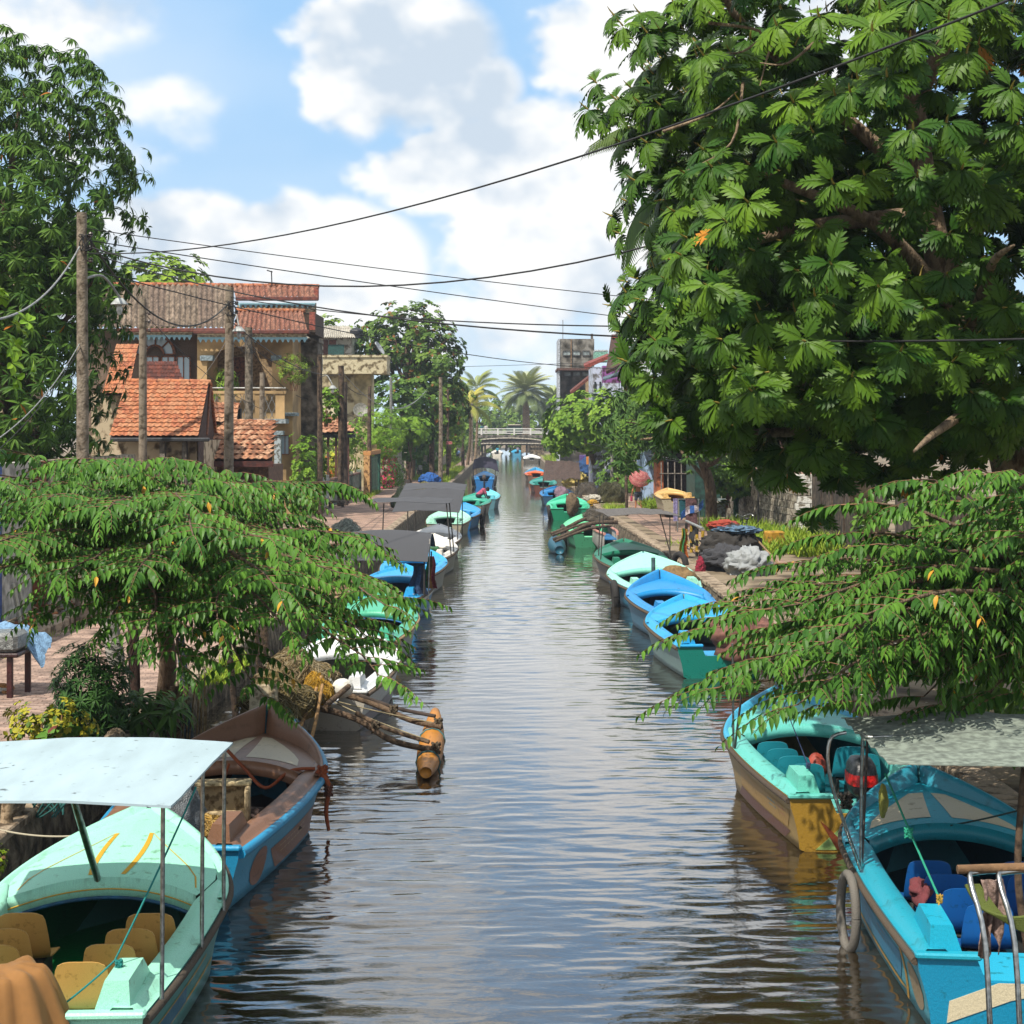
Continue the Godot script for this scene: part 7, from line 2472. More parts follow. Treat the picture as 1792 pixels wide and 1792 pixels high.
# ---------------------------------------------------------------- people: one continuous surface round a skeleton
func flesh(bones: Array, cell: float, blend: float, grow := 0.0, keep = null) -> Shape:
	# bones: [from, to, radius, radius]; surface nets over the smooth union of their tapered capsules
	var lo = Vector3.ONE * 1e9
	var hi = -lo
	for b in bones:
		for k in 2:
			var r: float = b[2 + k] + grow + blend + cell
			lo = lo.min(b[k] - Vector3.ONE * r)
			hi = hi.max(b[k] + Vector3.ONE * r)
	var n = Vector3i(((hi - lo) / cell).ceil()) + Vector3i.ONE
	var f = PackedFloat32Array()
	f.resize(n.x * n.y * n.z)
	f.fill(1.0)
	for b in bones:
		var a: Vector3 = b[0]
		var ab: Vector3 = b[1] - b[0]
		var ll = maxf(ab.length_squared(), 1e-6)
		var rm: float = maxf(b[2], b[3]) + grow + blend * 1.5 + cell * 2.0
		var i0 = Vector3i(((a.min(b[1]) - Vector3.ONE * rm - lo) / cell).floor()).clamp(Vector3i.ZERO, n - Vector3i.ONE)
		var i1 = Vector3i(((a.max(b[1]) + Vector3.ONE * rm - lo) / cell).ceil()).clamp(Vector3i.ZERO, n - Vector3i.ONE)
		for z in range(i0.z, i1.z + 1):
			for y in range(i0.y, i1.y + 1):
				for x in range(i0.x, i1.x + 1):
					var p = lo + Vector3(x, y, z) * cell
					var t = clampf((p - a).dot(ab) / ll, 0.0, 1.0)
					var d: float = (p - a - ab * t).length() - lerpf(b[2], b[3], t) - grow
					var q = x + n.x * (y + n.y * z)
					var o = f[q]
					var h = clampf(0.5 + 0.5 * (o - d) / blend, 0.0, 1.0)
					f[q] = lerpf(o, d, h) - blend * h * (1.0 - h)
	if keep != null:
		for z in n.z:
			for y in n.y:
				for x in n.x:
					var q = x + n.x * (y + n.y * z)
					f[q] = maxf(f[q], keep.call(lo + Vector3(x, y, z) * cell))
	var s = shape()
	s.g = 1
	var at = {}
	for z in n.z - 1:
		for y in n.y - 1:
			for x in n.x - 1:
				var neg = 0
				var sum = Vector3.ZERO
				var cnt = 0
				var val = []
				for k in 8:
					var v: float = f[x + (k & 1) + n.x * (y + ((k >> 1) & 1) + n.y * (z + (k >> 2)))]
					val.append(v)
					if v < 0.0:
						neg += 1
				if neg == 0 or neg == 8:
					continue
				for e in [[0, 1], [2, 3], [4, 5], [6, 7], [0, 2], [1, 3], [4, 6], [5, 7], [0, 4], [1, 5], [2, 6], [3, 7]]:
					if (val[e[0]] < 0.0) != (val[e[1]] < 0.0):
						var t: float = val[e[0]] / (val[e[0]] - val[e[1]])
						var pa = Vector3(e[0] & 1, (e[0] >> 1) & 1, e[0] >> 2)
						var pb = Vector3(e[1] & 1, (e[1] >> 1) & 1, e[1] >> 2)
						sum += pa.lerp(pb, t)
						cnt += 1
				at[Vector3i(x, y, z)] = lo + (Vector3(x, y, z) + sum / cnt) * cell
	for c in at:
		for ax in 3:
			var u = Vector3i.ZERO
			var v = Vector3i.ZERO
			var w = Vector3i.ZERO
			w[ax] = 1
			u[(ax + 1) % 3] = 1
			v[(ax + 2) % 3] = 1
			var c0: Vector3i = c
			var c1: Vector3i = c0 + w
			if c1.x >= n.x or c1.y >= n.y or c1.z >= n.z:
				continue
			var a = f[c0.x + n.x * (c0.y + n.y * c0.z)]
			var b = f[c1.x + n.x * (c1.y + n.y * c1.z)]
			if (a < 0.0) == (b < 0.0):
				continue
			if at.has(c0 - u) and at.has(c0 - v) and at.has(c0 - u - v):
				if a < 0.0:
					s.quad(at[c0], at[c0 - v], at[c0 - u - v], at[c0 - u])
				else:
					s.quad(at[c0], at[c0 - u], at[c0 - u - v], at[c0 - v])
	return s


func person(label: String, at: Vector3, turn: float, j: Dictionary, skin: String, top: String, low: String, hair: String, cell := 0.03, short_legs := false) -> Node3D:
	# j: joints in metres, the figure faces -z
	var t = thing("person", label, "person", at, turn)
	var bones = [[j.hip, j.chest, 0.125, 0.145], [j.chest + Vector3(-0.13, 0.06, 0), j.chest + Vector3(0.13, 0.06, 0), 0.085, 0.085], [j.hip + Vector3(-0.08, -0.03, 0), j.hip + Vector3(0.08, -0.03, 0), 0.105, 0.105], [j.chest + Vector3(0, 0.12, 0), j.head + Vector3(0, -0.08, 0), 0.058, 0.055], [j.head + Vector3(0, 0.02, 0.015), j.head + Vector3(0, -0.05, -0.02), 0.092, 0.068], [j.head + Vector3(0, -0.02, -0.085), j.head + Vector3(0, -0.035, -0.10), 0.016, 0.013]]
	for s in ["l", "r"]:
		var x = -1.0 if s == "l" else 1.0
		bones.append([j.chest + Vector3(x * 0.18, 0.08, 0), j[s + "elbow"], 0.052, 0.040])
		bones.append([j[s + "elbow"], j[s + "hand"], 0.040, 0.028])
		bones.append([j[s + "hand"], j[s + "hand"] + (j[s + "hand"] - j[s + "elbow"]).normalized() * 0.07, 0.032, 0.026])
		bones.append([j.hip + Vector3(x * 0.09, -0.04, 0), j[s + "knee"], 0.085, 0.058])
		bones.append([j[s + "knee"], j[s + "foot"] + Vector3(0, 0.07, 0), 0.054, 0.036])
		bones.append([j[s + "foot"] + Vector3(0, 0.045, 0.04), j[s + "foot"] + Vector3(0, 0.032, -0.15), 0.038, 0.030])
		bones.append([j.head + Vector3(x * 0.088, -0.02, 0.01), j.head + Vector3(x * 0.095, 0.01, 0.015), 0.016, 0.018])
	var body = flesh(bones, cell, 0.04)
	for s in ["l", "r"]:
		var d: Vector3 = (j[s + "hand"] - j[s + "elbow"]).normalized()
		var side = d.cross(Vector3(0, 0.1, -1)).normalized()
		var pal = side.cross(d).normalized()
		var tip: Vector3 = j[s + "hand"] + d * 0.075
		for k in 4:
			var l = [0.062, 0.075, 0.070, 0.054][k] as float
			var b0 = tip + side * (k - 1.5) * 0.017
			body.tube([b0, b0 + d * l * 0.5 + pal * 0.006, b0 + d * l + pal * 0.028], 0.0085, 0.007, 6)
		var th: Vector3 = j[s + "hand"] + d * 0.02 + side * 0.03
		body.tube([th, th + d * 0.03 + side * 0.02, th + d * 0.06 + side * 0.02 + pal * 0.015], 0.010, 0.008, 6)
	part(t, "body", body, mat("skin_" + skin, hex(skin), 0.6, {"spec": 0.4}))
	var waist: float = j.hip.y + 0.06
	var cut: float = (j.lknee.y + j.rknee.y) * 0.5 + 0.02 if short_legs else minf(j.lfoot.y, j.rfoot.y) + 0.09
	var legs = bones.slice(0, 1) + bones.slice(2, 3)
	for b in bones:
		if b[0].y < j.hip.y + 0.02 and b[0].y > cut - 0.1 and b[2] > 0.05:
			legs.append(b)
	part(t, "trousers", flesh(legs, cell, 0.05, 0.022, func(p): return maxf(p.y - waist, cut - p.y)), plain(low, 0.9, "blotch", 2.0))
	if top:
		var torso = bones.slice(0, 3)
		for b in bones:
			if absf(b[2] - 0.052) < 0.001:
				torso.append([b[0], b[0].lerp(b[1], 0.75), 0.056, 0.056])
		var low_hem: float = j.hip.y - 0.06
		part(t, "shirt", flesh(torso, cell, 0.05, 0.018, func(p): return maxf(low_hem - p.y, p.y - j.chest.y - 0.17)), plain(top, 0.9, "blotch", 2.0))
	if hair:
		var hb = shape()
		hb.blob(j.head + Vector3(0, 0.035, 0.022), Vector3(0.102, 0.098, 0.108), wob, 0.06, 1.0, 2.0, 10, 14)
		part(t, "hair", hb, plain(hair, 0.8))
	return t


func stand(o := {}) -> Dictionary:
	var j = {"hip": Vector3(0, 0.93, 0), "chest": Vector3(0, 1.28, 0), "head": Vector3(0, 1.58, -0.01), "lelbow": Vector3(-0.27, 1.08, 0.02), "lhand": Vector3(-0.27, 0.86, -0.08), "relbow": Vector3(0.27, 1.08, 0.02), "rhand": Vector3(0.27, 0.86, -0.08), "lknee": Vector3(-0.10, 0.50, -0.01), "lfoot": Vector3(-0.11, 0.0, 0.03), "rknee": Vector3(0.10, 0.50, -0.01), "rfoot": Vector3(0.11, 0.0, 0.03)}
	j.merge(o, true)
	return j


func make_people() -> void:
	# the man with the umbrella, seen from behind
	var at = ground(1117, 893)
	person("man in grey shorts walking away bare backed under a pink umbrella", at, 0.05, stand({"relbow": Vector3(0.24, 1.12, -0.10), "rhand": Vector3(0.12, 1.30, -0.24), "lelbow": Vector3(-0.30, 1.05, 0.0), "lhand": Vector3(-0.34, 0.84, -0.04), "lfoot": Vector3(-0.14, 0, -0.05), "rfoot": Vector3(0.16, 0, 0.10), "lknee": Vector3(-0.12, 0.50, -0.06), "rknee": Vector3(0.13, 0.50, 0.03)}), "a06a4a", "", "4c5666", "1d1714", 0.025, true)
	var u = thing("umbrella", "pink checked umbrella held by the bare backed man", "umbrella", at + Vector3(0.06, 1.30, -0.02))
	rod(u, "shaft", [Vector3(0.06, -0.06, -0.22), Vector3(0.0, 0.85, 0.06)], 0.009, plain("3a3a3c", 0.4))
	var pink = [plain("c97f78", 0.85, "blotch", 2.0, 0.0), plain("b8625f", 0.85, "blotch", 2.0, 0.0)]
	var b = Basis.from_euler(Vector3(0.85, 0.0, -0.08))
	for ring in 6:
		var s = shape()
		s.g = 1
		var rows = []
		for i in 2:
			var row = []
			var f = (ring + i) / 6.0
			for k in 33:
				var a = TAU * k / 32.0
				var rib = 1.0 - 0.07 * f * absf(sin(a * 4.0))
				row.append(b * Vector3(cos(a) * 0.60 * f * rib, 0.42 - 0.36 * f * f - 0.02 * absf(sin(a * 4.0)) * f, sin(a) * 0.60 * f * rib) + Vector3(0, 0.36, 0.06))
			rows.append(row)
		s.slab(rows, 0.003)
		part(u, "panel", s, pink[ring % 2])
	bx(self, numbered("carrier_bag"), at + Vector3(-0.36, 0.62, -0.05), Vector3(0.12, 0.28, 0.2), plain("c23a62", 0.6), 0.03).set_meta("label", "small pink bag in the bare backed man's left hand")
	get_child(get_child_count() - 1).set_meta("category", "bag")
	person("man in a blue shirt and dark trousers walking along the left lane", ground(801, 808), 0.1, stand({"lfoot": Vector3(-0.1, 0, -0.2), "rfoot": Vector3(0.1, 0, 0.22), "lknee": Vector3(-0.1, 0.5, -0.16), "rknee": Vector3(0.1, 0.5, 0.04), "relbow": Vector3(0.3, 1.1, 0.05)}), "5d3d2c", "7fa3cf", "23242c", "171312")
	person("man in a pink shirt bending over in the sea green boat", Vector3(-1.62, 0.25, -101.6), -1.3, stand({"hip": Vector3(0, 0.82, 0.18), "chest": Vector3(0, 1.05, -0.14), "head": Vector3(0, 1.16, -0.42), "lelbow": Vector3(-0.24, 0.85, -0.25), "lhand": Vector3(-0.2, 0.62, -0.36), "relbow": Vector3(0.24, 0.85, -0.25), "rhand": Vector3(0.2, 0.62, -0.36)}), "4a2f24", "d05f7c", "2f3a44", "140f0e")
	person("person in white leaning on the bridge railing", Vector3(-3.6, 3.98, -273.9), 0.0, stand(), "5d3d2c", "e2ddd6", "c9c2b4", "171312", 0.045)
	person("person in teal beside the one in white on the bridge", Vector3(-4.3, 3.98, -274.2), 0.3, stand(), "5d3d2c", "3f7f86", "3a3f48", "171312", 0.045)
	person("person seated in the small white boat beyond the bridge", Vector3(-2.0, 0.05, -308.0), 0.0, stand(), "5d3d2c", "3fb0c8", "2a2d33", "171312", 0.05)
	person("person standing in the small blue boat beyond the bridge", Vector3(1.7, 0.05, -315.0), 0.0, stand(), "5d3d2c", "b9a8b0", "2a2d33", "171312", 0.05)
	person("dark clad person standing on the right quay near the bridge", Vector3(5.9, BANK, -232.0), 0.0, stand(), "5d3d2c", "6a4a48", "2a2d33", "171312", 0.045)
	var car = thing("minibus", "pale roofed minibus crossing the far bridge behind the railing", "minibus", Vector3(1.0, 3.97, -276.0))
	bx(car, "body", Vector3(0, 0.75, 0), Vector3(2.6, 0.9, 1.5), plain("3f6a52", 0.5), 0.15)
	bx(car, "roof", Vector3(0, 1.62, 0), Vector3(2.2, 0.16, 1.4), plain("d8cfb4", 0.5), 0.06)
	bx(car, "window_band", Vector3(0, 1.36, 0), Vector3(2.1, 0.4, 1.36), plain("1f2426", 0.3), 0.04)
	for q in [[-0.9, 0.75], [0.9, 0.75], [-0.9, -0.75], [0.9, -0.75]]:
		var s = shape()
		s.lathe([Vector2(0, 0.1), Vector2(0.26, 0.1), Vector2(0.32, 0.05), Vector2(0.32, -0.05), Vector2(0.26, -0.1), Vector2(0, -0.1)], Vector3(q[0], 0.32, q[1]), 14, Basis(Vector3.RIGHT, PI / 2))
		part(car, "wheel", s, plain("1c1c1c", 0.8))


# ---------------------------------------------------------------- things on the quays
func wheel(parent: Node, c: Vector3, r: float, tyre: float, bas := Basis()) -> void:
	var s = shape()
	var ring = []
	for k in 29:
		var a = TAU * k / 28
		ring.append(bas * Vector3(0, cos(a) * r, sin(a) * r))
	s.tube(ring, tyre, -1, 6, false)
	var w = part(parent, "wheel", s, plain("1e1d1c", 0.85), c)
	s = shape()
	for k in 10:
		var a = TAU * k / 10
		s.tube([Vector3.ZERO, bas * Vector3(0, cos(a) * r, sin(a) * r)], 0.004 + tyre * 0.1, -1, 3, false)
	s.blob(Vector3.ZERO, Vector3.ONE * r * 0.12, wob, 0.0, 0.0, 1.0, 6, 8)
	part(w, "spokes", s, M.steel)


var crease := FastNoiseLite.new()


func sack(called: String, label: String, cat: String, at: Vector3, r: Vector3, c: String, seed_at: float, amp := 0.32, tex := "stain") -> void:
	var s = shape()
	s.blob(Vector3(0, r.y * 0.8, 0), r, crease, amp * 0.8, seed_at, 1.0, 30, 44, -0.8)
	lone(called, label, cat, s, plain(c, 0.85, tex, 1.0, 3.0), at)


func make_quay_things() -> void:
	crease.seed = 6
	crease.frequency = 0.016
	crease.fractal_type = FastNoiseLite.FRACTAL_RIDGED
	crease.fractal_octaves = 3
	# --- right quay
	var bc = thing("bicycle", "old black bicycle with swept handlebars parked by the block wall", "bicycle", Vector3(8.75, BANK, -63.5), 0.12)
	wheel(bc, Vector3(0, 0.34, 0.5), 0.32, 0.022)
	wheel(bc, Vector3(0, 0.34, -0.55), 0.32, 0.022)
	var blk = plain("26262a", 0.4)
	for q in [[Vector3(0, 0.34, 0.5), Vector3(0, 0.32, 0.02)], [Vector3(0, 0.34, 0.5), Vector3(0, 0.86, 0.22)], [Vector3(0, 0.32, 0.02), Vector3(0, 0.86, 0.22)], [Vector3(0, 0.82, 0.2), Vector3(0, 0.86, -0.34)], [Vector3(0, 0.32, 0.02), Vector3(0, 0.80, -0.36)], [Vector3(0, 0.34, -0.55), Vector3(0, 1.02, -0.30)]]:
		rod(bc, "frame_tube", q, 0.017, blk)
	rod(bc, "seat_post", [Vector3(0, 0.84, 0.21), Vector3(0, 1.0, 0.25)], 0.015, M.steel)
	var s = shape()
	s.blob(Vector3(0, 1.03, 0.27), Vector3(0.12, 0.045, 0.14), wob, 0.1)
	part(bc, "saddle", s, plain("1c1918", 0.6))
	rod(bc, "handlebar", [Vector3(-0.33, 1.10, -0.02), Vector3(-0.27, 1.18, -0.12), Vector3(-0.12, 1.12, -0.3), Vector3(0, 1.08, -0.32), Vector3(0.12, 1.12, -0.3), Vector3(0.27, 1.18, -0.12), Vector3(0.33, 1.10, -0.02)], 0.013, M.steel, -1, 7, 5)
	for x in [-1.0, 1.0]:
		rod(bc, "mudguard_stay", [Vector3(0.05 * x, 0.34, 0.5), Vector3(0.05 * x, 0.80, 0.55)], 0.012, M.steel)
	# striped barrier
	var yb = thing("striped_barrier", "yellow and black striped pipe barrier on the quay edge", "barrier")
	var yel = plain("c9a21f", 0.6)
	var bk = plain("1f1c1a", 0.6)
	var tops = [spot(1201, 912, 62.0), spot(1230, 925, 56.5)]
	rod(yb, "top_rail", [tops[0], tops[1]], 0.05, plain("a9aaa8", 0.4))
	for k in 4:
		var p: Vector3 = tops[0].lerp(tops[1], k / 3.0)
		for i in 6:
			rod(yb, "band", [p - Vector3(0, 0.08 + i * 0.2, 0), p - Vector3(0, 0.08 + (i + 1) * 0.2, 0)], 0.055, yel if (i + k) % 2 else bk)
	for y in [0.45, 0.85]:
		rod(yb, "cross_rail", [tops[0] - Vector3(0, y, 0), tops[1] - Vector3(0, y, 0)], 0.035, plain("b99a5a", 0.6))
	s = shape()
	var rows = []
	for i in 9:
		var row = []
		for j2 in 5:
			row.append(tops[0].lerp(tops[1], 0.25 + j2 * 0.08) + Vector3(0.06 * sin(i * 0.9), -i * 0.09, 0.03 * sin(j2 * 2.0 + i)))
		rows.append(row)
	s.slab(rows, 0.01)
	lone("black_cloth", "black cloth draped over the striped barrier", "cloth", s, plain("211f20", 0.95))
	# clothes rack
	var cr = thing("clothes_rack", "folding rack of drying towels near the cream boat", "rack", ground(1205, 930))
	for q in [[-0.5, 0.35], [0.45, 0.35], [-0.5, -0.35], [0.45, -0.35]]:
		rod(cr, "leg", [Vector3(q[0], 0, q[1]), Vector3(q[0] * 0.9, 1.35, q[1] * 0.3)], 0.022, M.steel)
	for z in [0.1, -0.1]:
		rod(cr, "bar", [Vector3(-0.5, 1.36, z), Vector3(0.45, 1.36, z)], 0.02, M.steel)
	for q in [["teal_towel", "dark teal towel hanging on the drying rack", -0.1, 0.62, 0.8, "0f5560", 0.06], ["lilac_towel", "lilac towel hanging at the left end of the drying rack", -0.55, 0.22, 0.95, "8f86b0", 0.1], ["brown_towel", "brown towel hanging low on the drying rack", 0.1, 0.5, 1.2, "6a4a4c", 0.14]]:
		s = shape()
		rows = []
		for i in 7:
			var row = []
			for j2 in 7:
				row.append(Vector3(q[2] + (j2 / 6.0 - 0.5) * q[3], 1.40 - i / 6.0 * q[4], q[6] + 0.03 * sin(j2 * 1.8) + 0.02 * i))
			rows.append(row)
		s.slab(rows, 0.008)
		lone("towel", q[1], "towel", s, plain(q[5], 0.95, "blotch", 1.5), cr.position)
	var st = thing("towel", "blue and white striped towel thrown over the drying rack", "towel", cr.position)
	for k in 5:
		s = shape()
		rows = []
		for i in 5:
			var row = []
			for j2 in 3:
				var v = (k + j2 / 2.0) / 5.0
				row.append(Vector3(-0.35 + v * 0.95, 0.78 + 0.62 * v + 0.10 * sin(v * 6.0) - i * 0.08, 0.24 + 0.03 * sin(i + v * 9.0)))
			rows.append(row)
		s.slab(rows, 0.008)
		part(st, "stripe", s, plain("2f63b0" if k % 2 == 0 else "c3b9bf", 0.95, "blotch", 1.5))
	# cream boat hauled out on the quay
	boat("cream boat hauled out of the water onto the right quay", ground(1185, 905) + Vector3(0, 0.32, 0.6), -0.02, {"deck": gel("d9b26e"), "hull": gel("a79f88"), "inside": gel("b98f4a"), "rise": 0.25, "L": 4.6, "B": 0.85, "Bs": 0.8, "follow": 0.5, "roll": 0.03})
	boat("white boat hauled out behind the cream one on the right quay", ground(1178, 886) + Vector3(0.1, 0.75, -3.5), -0.02, {"deck": gel("e2e4e2"), "hull": gel("c9c9c2"), "inside": gel("6a6a68"), "rise": 0.5, "L": 4.8, "B": 0.9, "Bs": 0.8, "roll": 0.0})
	var tr = thing("boat_cradle", "timber cradle blocks under the boats hauled out on the right quay", "cradle", ground(1185, 905))
	for k in 4:
		bx(tr, "timber", Vector3(0.0, 0.10, -0.3 - k * 2.1), Vector3(1.5, 0.2, 0.25), plain("5d4a38", 0.95), 0.02)
	for k in 5:
		rod(tr, "prop", [Vector3(-0.3 + 0.35 * k, 0.0, -5.2), Vector3(-0.3 + 0.35 * k, 2.6, -5.4)], 0.035, plain("8d8478", 0.8))
	rod(tr, "cross_prop", [Vector3(-0.4, 2.0, -5.3), Vector3(1.6, 2.0, -5.3)], 0.03, plain("8d8478", 0.8))
	# bundles of covered nets
	sack("net_bundle", "huge dark net bundle under black sheeting beside the bicycle", "bundle", Vector3(7.2, BANK - 0.05, -55.5), Vector3(0.85, 0.66, 1.0), "37332f", 2.0, 0.26, "speck")
	sack("net_bundle", "dark grey tarpaulin bundle in front of the huge net bundle", "bundle", Vector3(6.7, BANK - 0.1, -52.8), Vector3(0.68, 0.42, 0.8), "3c3c40", 7.0, 0.4, "scuff")
	sack("net_bundle", "bundle wrapped in crumpled white plastic by the branches", "bundle", Vector3(7.15, BANK - 0.1, -51.2), Vector3(0.55, 0.44, 0.7), "9fa3a4", 12.0, 0.42, "scuff")
	sack("folded_cloth", "faded blue cloth folded on top of the huge net bundle", "cloth", Vector3(7.35, BANK + 0.98, -55.3), Vector3(0.62, 0.12, 0.6), "5f7f9c", 5.0, 0.4)
	sack("folded_cloth", "red and orange cloth bunched on the huge net bundle", "cloth", Vector3(7.0, BANK + 1.05, -55.9), Vector3(0.42, 0.16, 0.4), "a8412c", 15.0, 0.4, "speck")
	rod(thing("bamboo_pole", "pale wooden pole leaning against the dark net bundle", "pole"), "shaft", [Vector3(8.5, BANK, -53.0), Vector3(7.9, BANK + 0.9, -55.4)], 0.04, plain("a98a64", 0.9), 0.03)
	sack("red_rag", "crimson rag hung on the quay beside the bundles", "rag", Vector3(5.75, BANK - 0.2, -51.4), Vector3(0.12, 0.34, 0.1), "a01f3c", 3.0, 0.4)
	var ty = shape()
	var ring = []
	for k in 25:
		var a = TAU * k / 24
		ring.append(Vector3(cos(a) * 0.16, sin(a) * 0.32, cos(a) * 0.28))
	ty.tube(ring, 0.10, -1, 8, false)
	lone("car_tyre", "old black tyre leaning on the quay edge by the crimson rag", "tyre", ty, plain("2a2726", 0.9, "scuff", 1.5), Vector3(5.35, BANK + 0.1, -53.6))
	s = shape()
	s.box(Vector3.ZERO, Vector3(0.6, 0.75, 0.6), Basis(), 0.05)
	lone("yellow_box", "yellow painted box beside the whitewashed pillar", "box", s, plain("b98a24", 0.8, "stain", 0.8), ground(1355, 965) + Vector3(0, 0.35, 0), 0.3)
	# farther heaps
	net("rounded olive net heap covered like a dome on the right quay", ground(1071, 880) + Vector3(0, 0.25, 0), Vector3(0.85, 1.0, 0.9), "5c5a34", 200)
	var heaps = [["sack_heap", "white and yellow plastic sacks dumped beside the dome of net", 1040, 880, 0.9, 0.4, "c3beb0", 1.0], ["sack_heap", "yellow sack at the quay edge in front of the white sacks", 1037, 884, 0.42, 0.28, "c99a2a", 2.0], ["net_heap", "tall grey brown heap of nets behind the white sacks", 1028, 868, 1.2, 1.2, "5d5448", 3.0], ["net_heap", "small brown heap behind the emerald boat", 1010, 878, 0.6, 0.5, "6b5a48", 4.0], ["blue_heap", "bright blue net bundle lying on the sack heap", 1048, 857, 0.55, 0.4, "1f5f96", 5.0], ["sack_heap", "pale yellow sacks piled beside the draped brown awning", 1008, 852, 1.2, 0.9, "c9b566", 6.0], ["blue_heap", "deep blue tarpaulin stack farther along the right quay", 1030, 838, 1.5, 1.4, "234f86", 7.0], ["net_heap", "brown cloth covered cart under the far trees", 1017, 830, 1.2, 1.4, "7a5f4a", 8.0], ["net_heap", "olive heap at the far end of the right quay", 985, 826, 1.8, 0.9, "5f6638", 9.0], ["net_heap", "dark heap of nets under the far trees", 1055, 850, 1.5, 1.0, "3f3a34", 10.0]]
	for q in heaps:
		if q[0] == "net_heap":
			net(q[1], ground(q[2], q[3]) + Vector3(0, q[5] * 0.15, 0), Vector3(q[4], q[5], q[4]) * 0.62, q[6], 60, "net_heap")
		else:
			sack(q[0], q[1], "heap", ground(q[2], q[3]) - Vector3(0, 0.05, 0), Vector3(q[4], q[5], q[4]) * 0.62, q[6], q[7], 0.5)
	for q in [["orange_crate", "orange plastic crate on the blue tarpaulin stack", 1040, 806, 135.0, "d0812c", 1.2], ["blue_crate", "blue box behind the draped brown awning", 1006, 822, 150.0, "1f6a96", 1.5], ["green_tub", "dark green tub behind the orange crate", 1058, 834, 128.0, "1f4a3a", 2.2]]:
		var c = thing(q[0], q[1], "crate", spot(q[2], q[3], q[4]))
		bx(c, "base", Vector3(0, -0.25, 0), Vector3(q[6], 0.06, 0.8), plain(q[5], 0.7), 0.02)
		for k in 4:
			bx(c, "side", Vector3([-0.5, 0.5, 0.0, 0.0][k] * q[6], 0, [0.0, 0.0, 0.4, -0.4][k]), Vector3(0.05 if k < 2 else q[6], 0.6, 0.8 if k < 2 else 0.05), plain(q[5], 0.7, "speck", 0.8), 0.015)
	# --- left quay, near
	var p0 = ground(20, 1218)
	var bt = thing("low_table", "dark red plastic table at the left edge with a wrapped slab on it", "table", p0)
	for q in [[0.0, 0.25], [0.12, -0.35], [-1.0, 0.25], [-1.0, -0.35]]:
		bx(bt, "leg", Vector3(q[0] + 0.05, 0.34, q[1]), Vector3(0.09, 0.68, 0.09), plain("4a1715", 0.5), 0.01)
	bx(bt, "top", Vector3(-0.42, 0.70, -0.05), Vector3(1.25, 0.07, 0.8), plain("3a1412", 0.5), 0.02)
	s = shape()
	s.box(Vector3.ZERO, Vector3(1.2, 0.32, 0.7), Basis(), 0.06)
	lone("wrapped_slab", "grey foam slab wrapped in plastic on the dark red table", "slab", s, mat("wrap_grey", hex("8f928f"), 0.3, {"tex": "blotch", "scale": 1.5, "bump": 2.5}), p0 + Vector3(-0.42, 0.90, -0.02))
	s = shape()
	rows = []
	for i in 13:
		var row = []
		for j2 in 13:
			var u = i / 12.0
			var v = j2 / 12.0
			row.append(Vector3(-0.75 + v * 1.2 + 0.05 * wob.get_noise_2d(i * 20.0, j2 * 20.0), 1.12 - 0.20 * pow(v, 3.0) * 3.4 * (0.4 + u * 0.6) + 0.10 * wob.get_noise_2d(i * 22.0 + 40.0, j2 * 22.0), -0.75 + u * 0.55))
		rows.append(row)
	s.slab(rows, 0.02)
	lone("blue_quilt", "light blue quilt spilling off the back of the dark red table", "quilt", s, plain("8fb9de", 0.9, "blotch", 1.5, 2.0), p0)
	cat()
	# potted plants and shrubs at the quay
	bush("croton_shrub", "yellow leaved shrub in front of the dark cypress bush", Vector3(-6.05, 1.15, -22.6), Vector3(0.62, 0.30, 0.4), 95, "round_leaf", 0.085, Color(0.20, 0.20, 0.012), Color(0.42, 0.37, 0.035), {"n": 7, "singles": 200, "odd": 0.25, "oddc": Color(0.08, 0.14, 0.02)})
	bush("caladium", "caladium with red centred green leaves under the yellow shrub", Vector3(-5.72, 0.95, -22.3), Vector3(0.42, 0.26, 0.3), 14, "round_leaf", 0.21, Color(0.05, 0.14, 0.02), Color(0.11, 0.22, 0.03), {"n": 4, "singles": 60, "odd": 0.12, "oddc": Color(0.13, 0.035, 0.025), "cat": "plant"})
	bush("cypress_bush", "dark green feathery cypress bush on the left quay", Vector3(-5.75, 1.35, -23.6), Vector3(0.55, 0.72, 0.5), 420, "mango_leaf", 0.14, Color(0.020, 0.065, 0.015), Color(0.05, 0.12, 0.025), {"n": 8, "fall": 0.0})
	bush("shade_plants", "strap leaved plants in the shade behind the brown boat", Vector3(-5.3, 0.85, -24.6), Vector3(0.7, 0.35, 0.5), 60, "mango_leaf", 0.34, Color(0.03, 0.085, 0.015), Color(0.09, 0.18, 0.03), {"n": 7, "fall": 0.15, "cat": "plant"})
	for q in [[-5.15, -22.4, 0.16, "rough block of stone at the quay edge beside the caladium"], [-5.3, -23.1, 0.14, "smaller stone behind the one by the caladium"], [-4.98, -24.8, 0.2, "round grey boulder by the blue grey mooring post"]]:
		sack("boulder", q[3], "stone", Vector3(q[0], BANK, q[1]), Vector3(q[2], q[2] * 1.2, q[2]), "8f7f68", q[0] * 9.0, 0.15)
	sack("old_float", "stained round float hanging by the mooring posts", "float", Vector3(-4.85, BANK + 0.25, -25.4), Vector3(0.17, 0.15, 0.17), "8d8468", 4.0, 0.04)
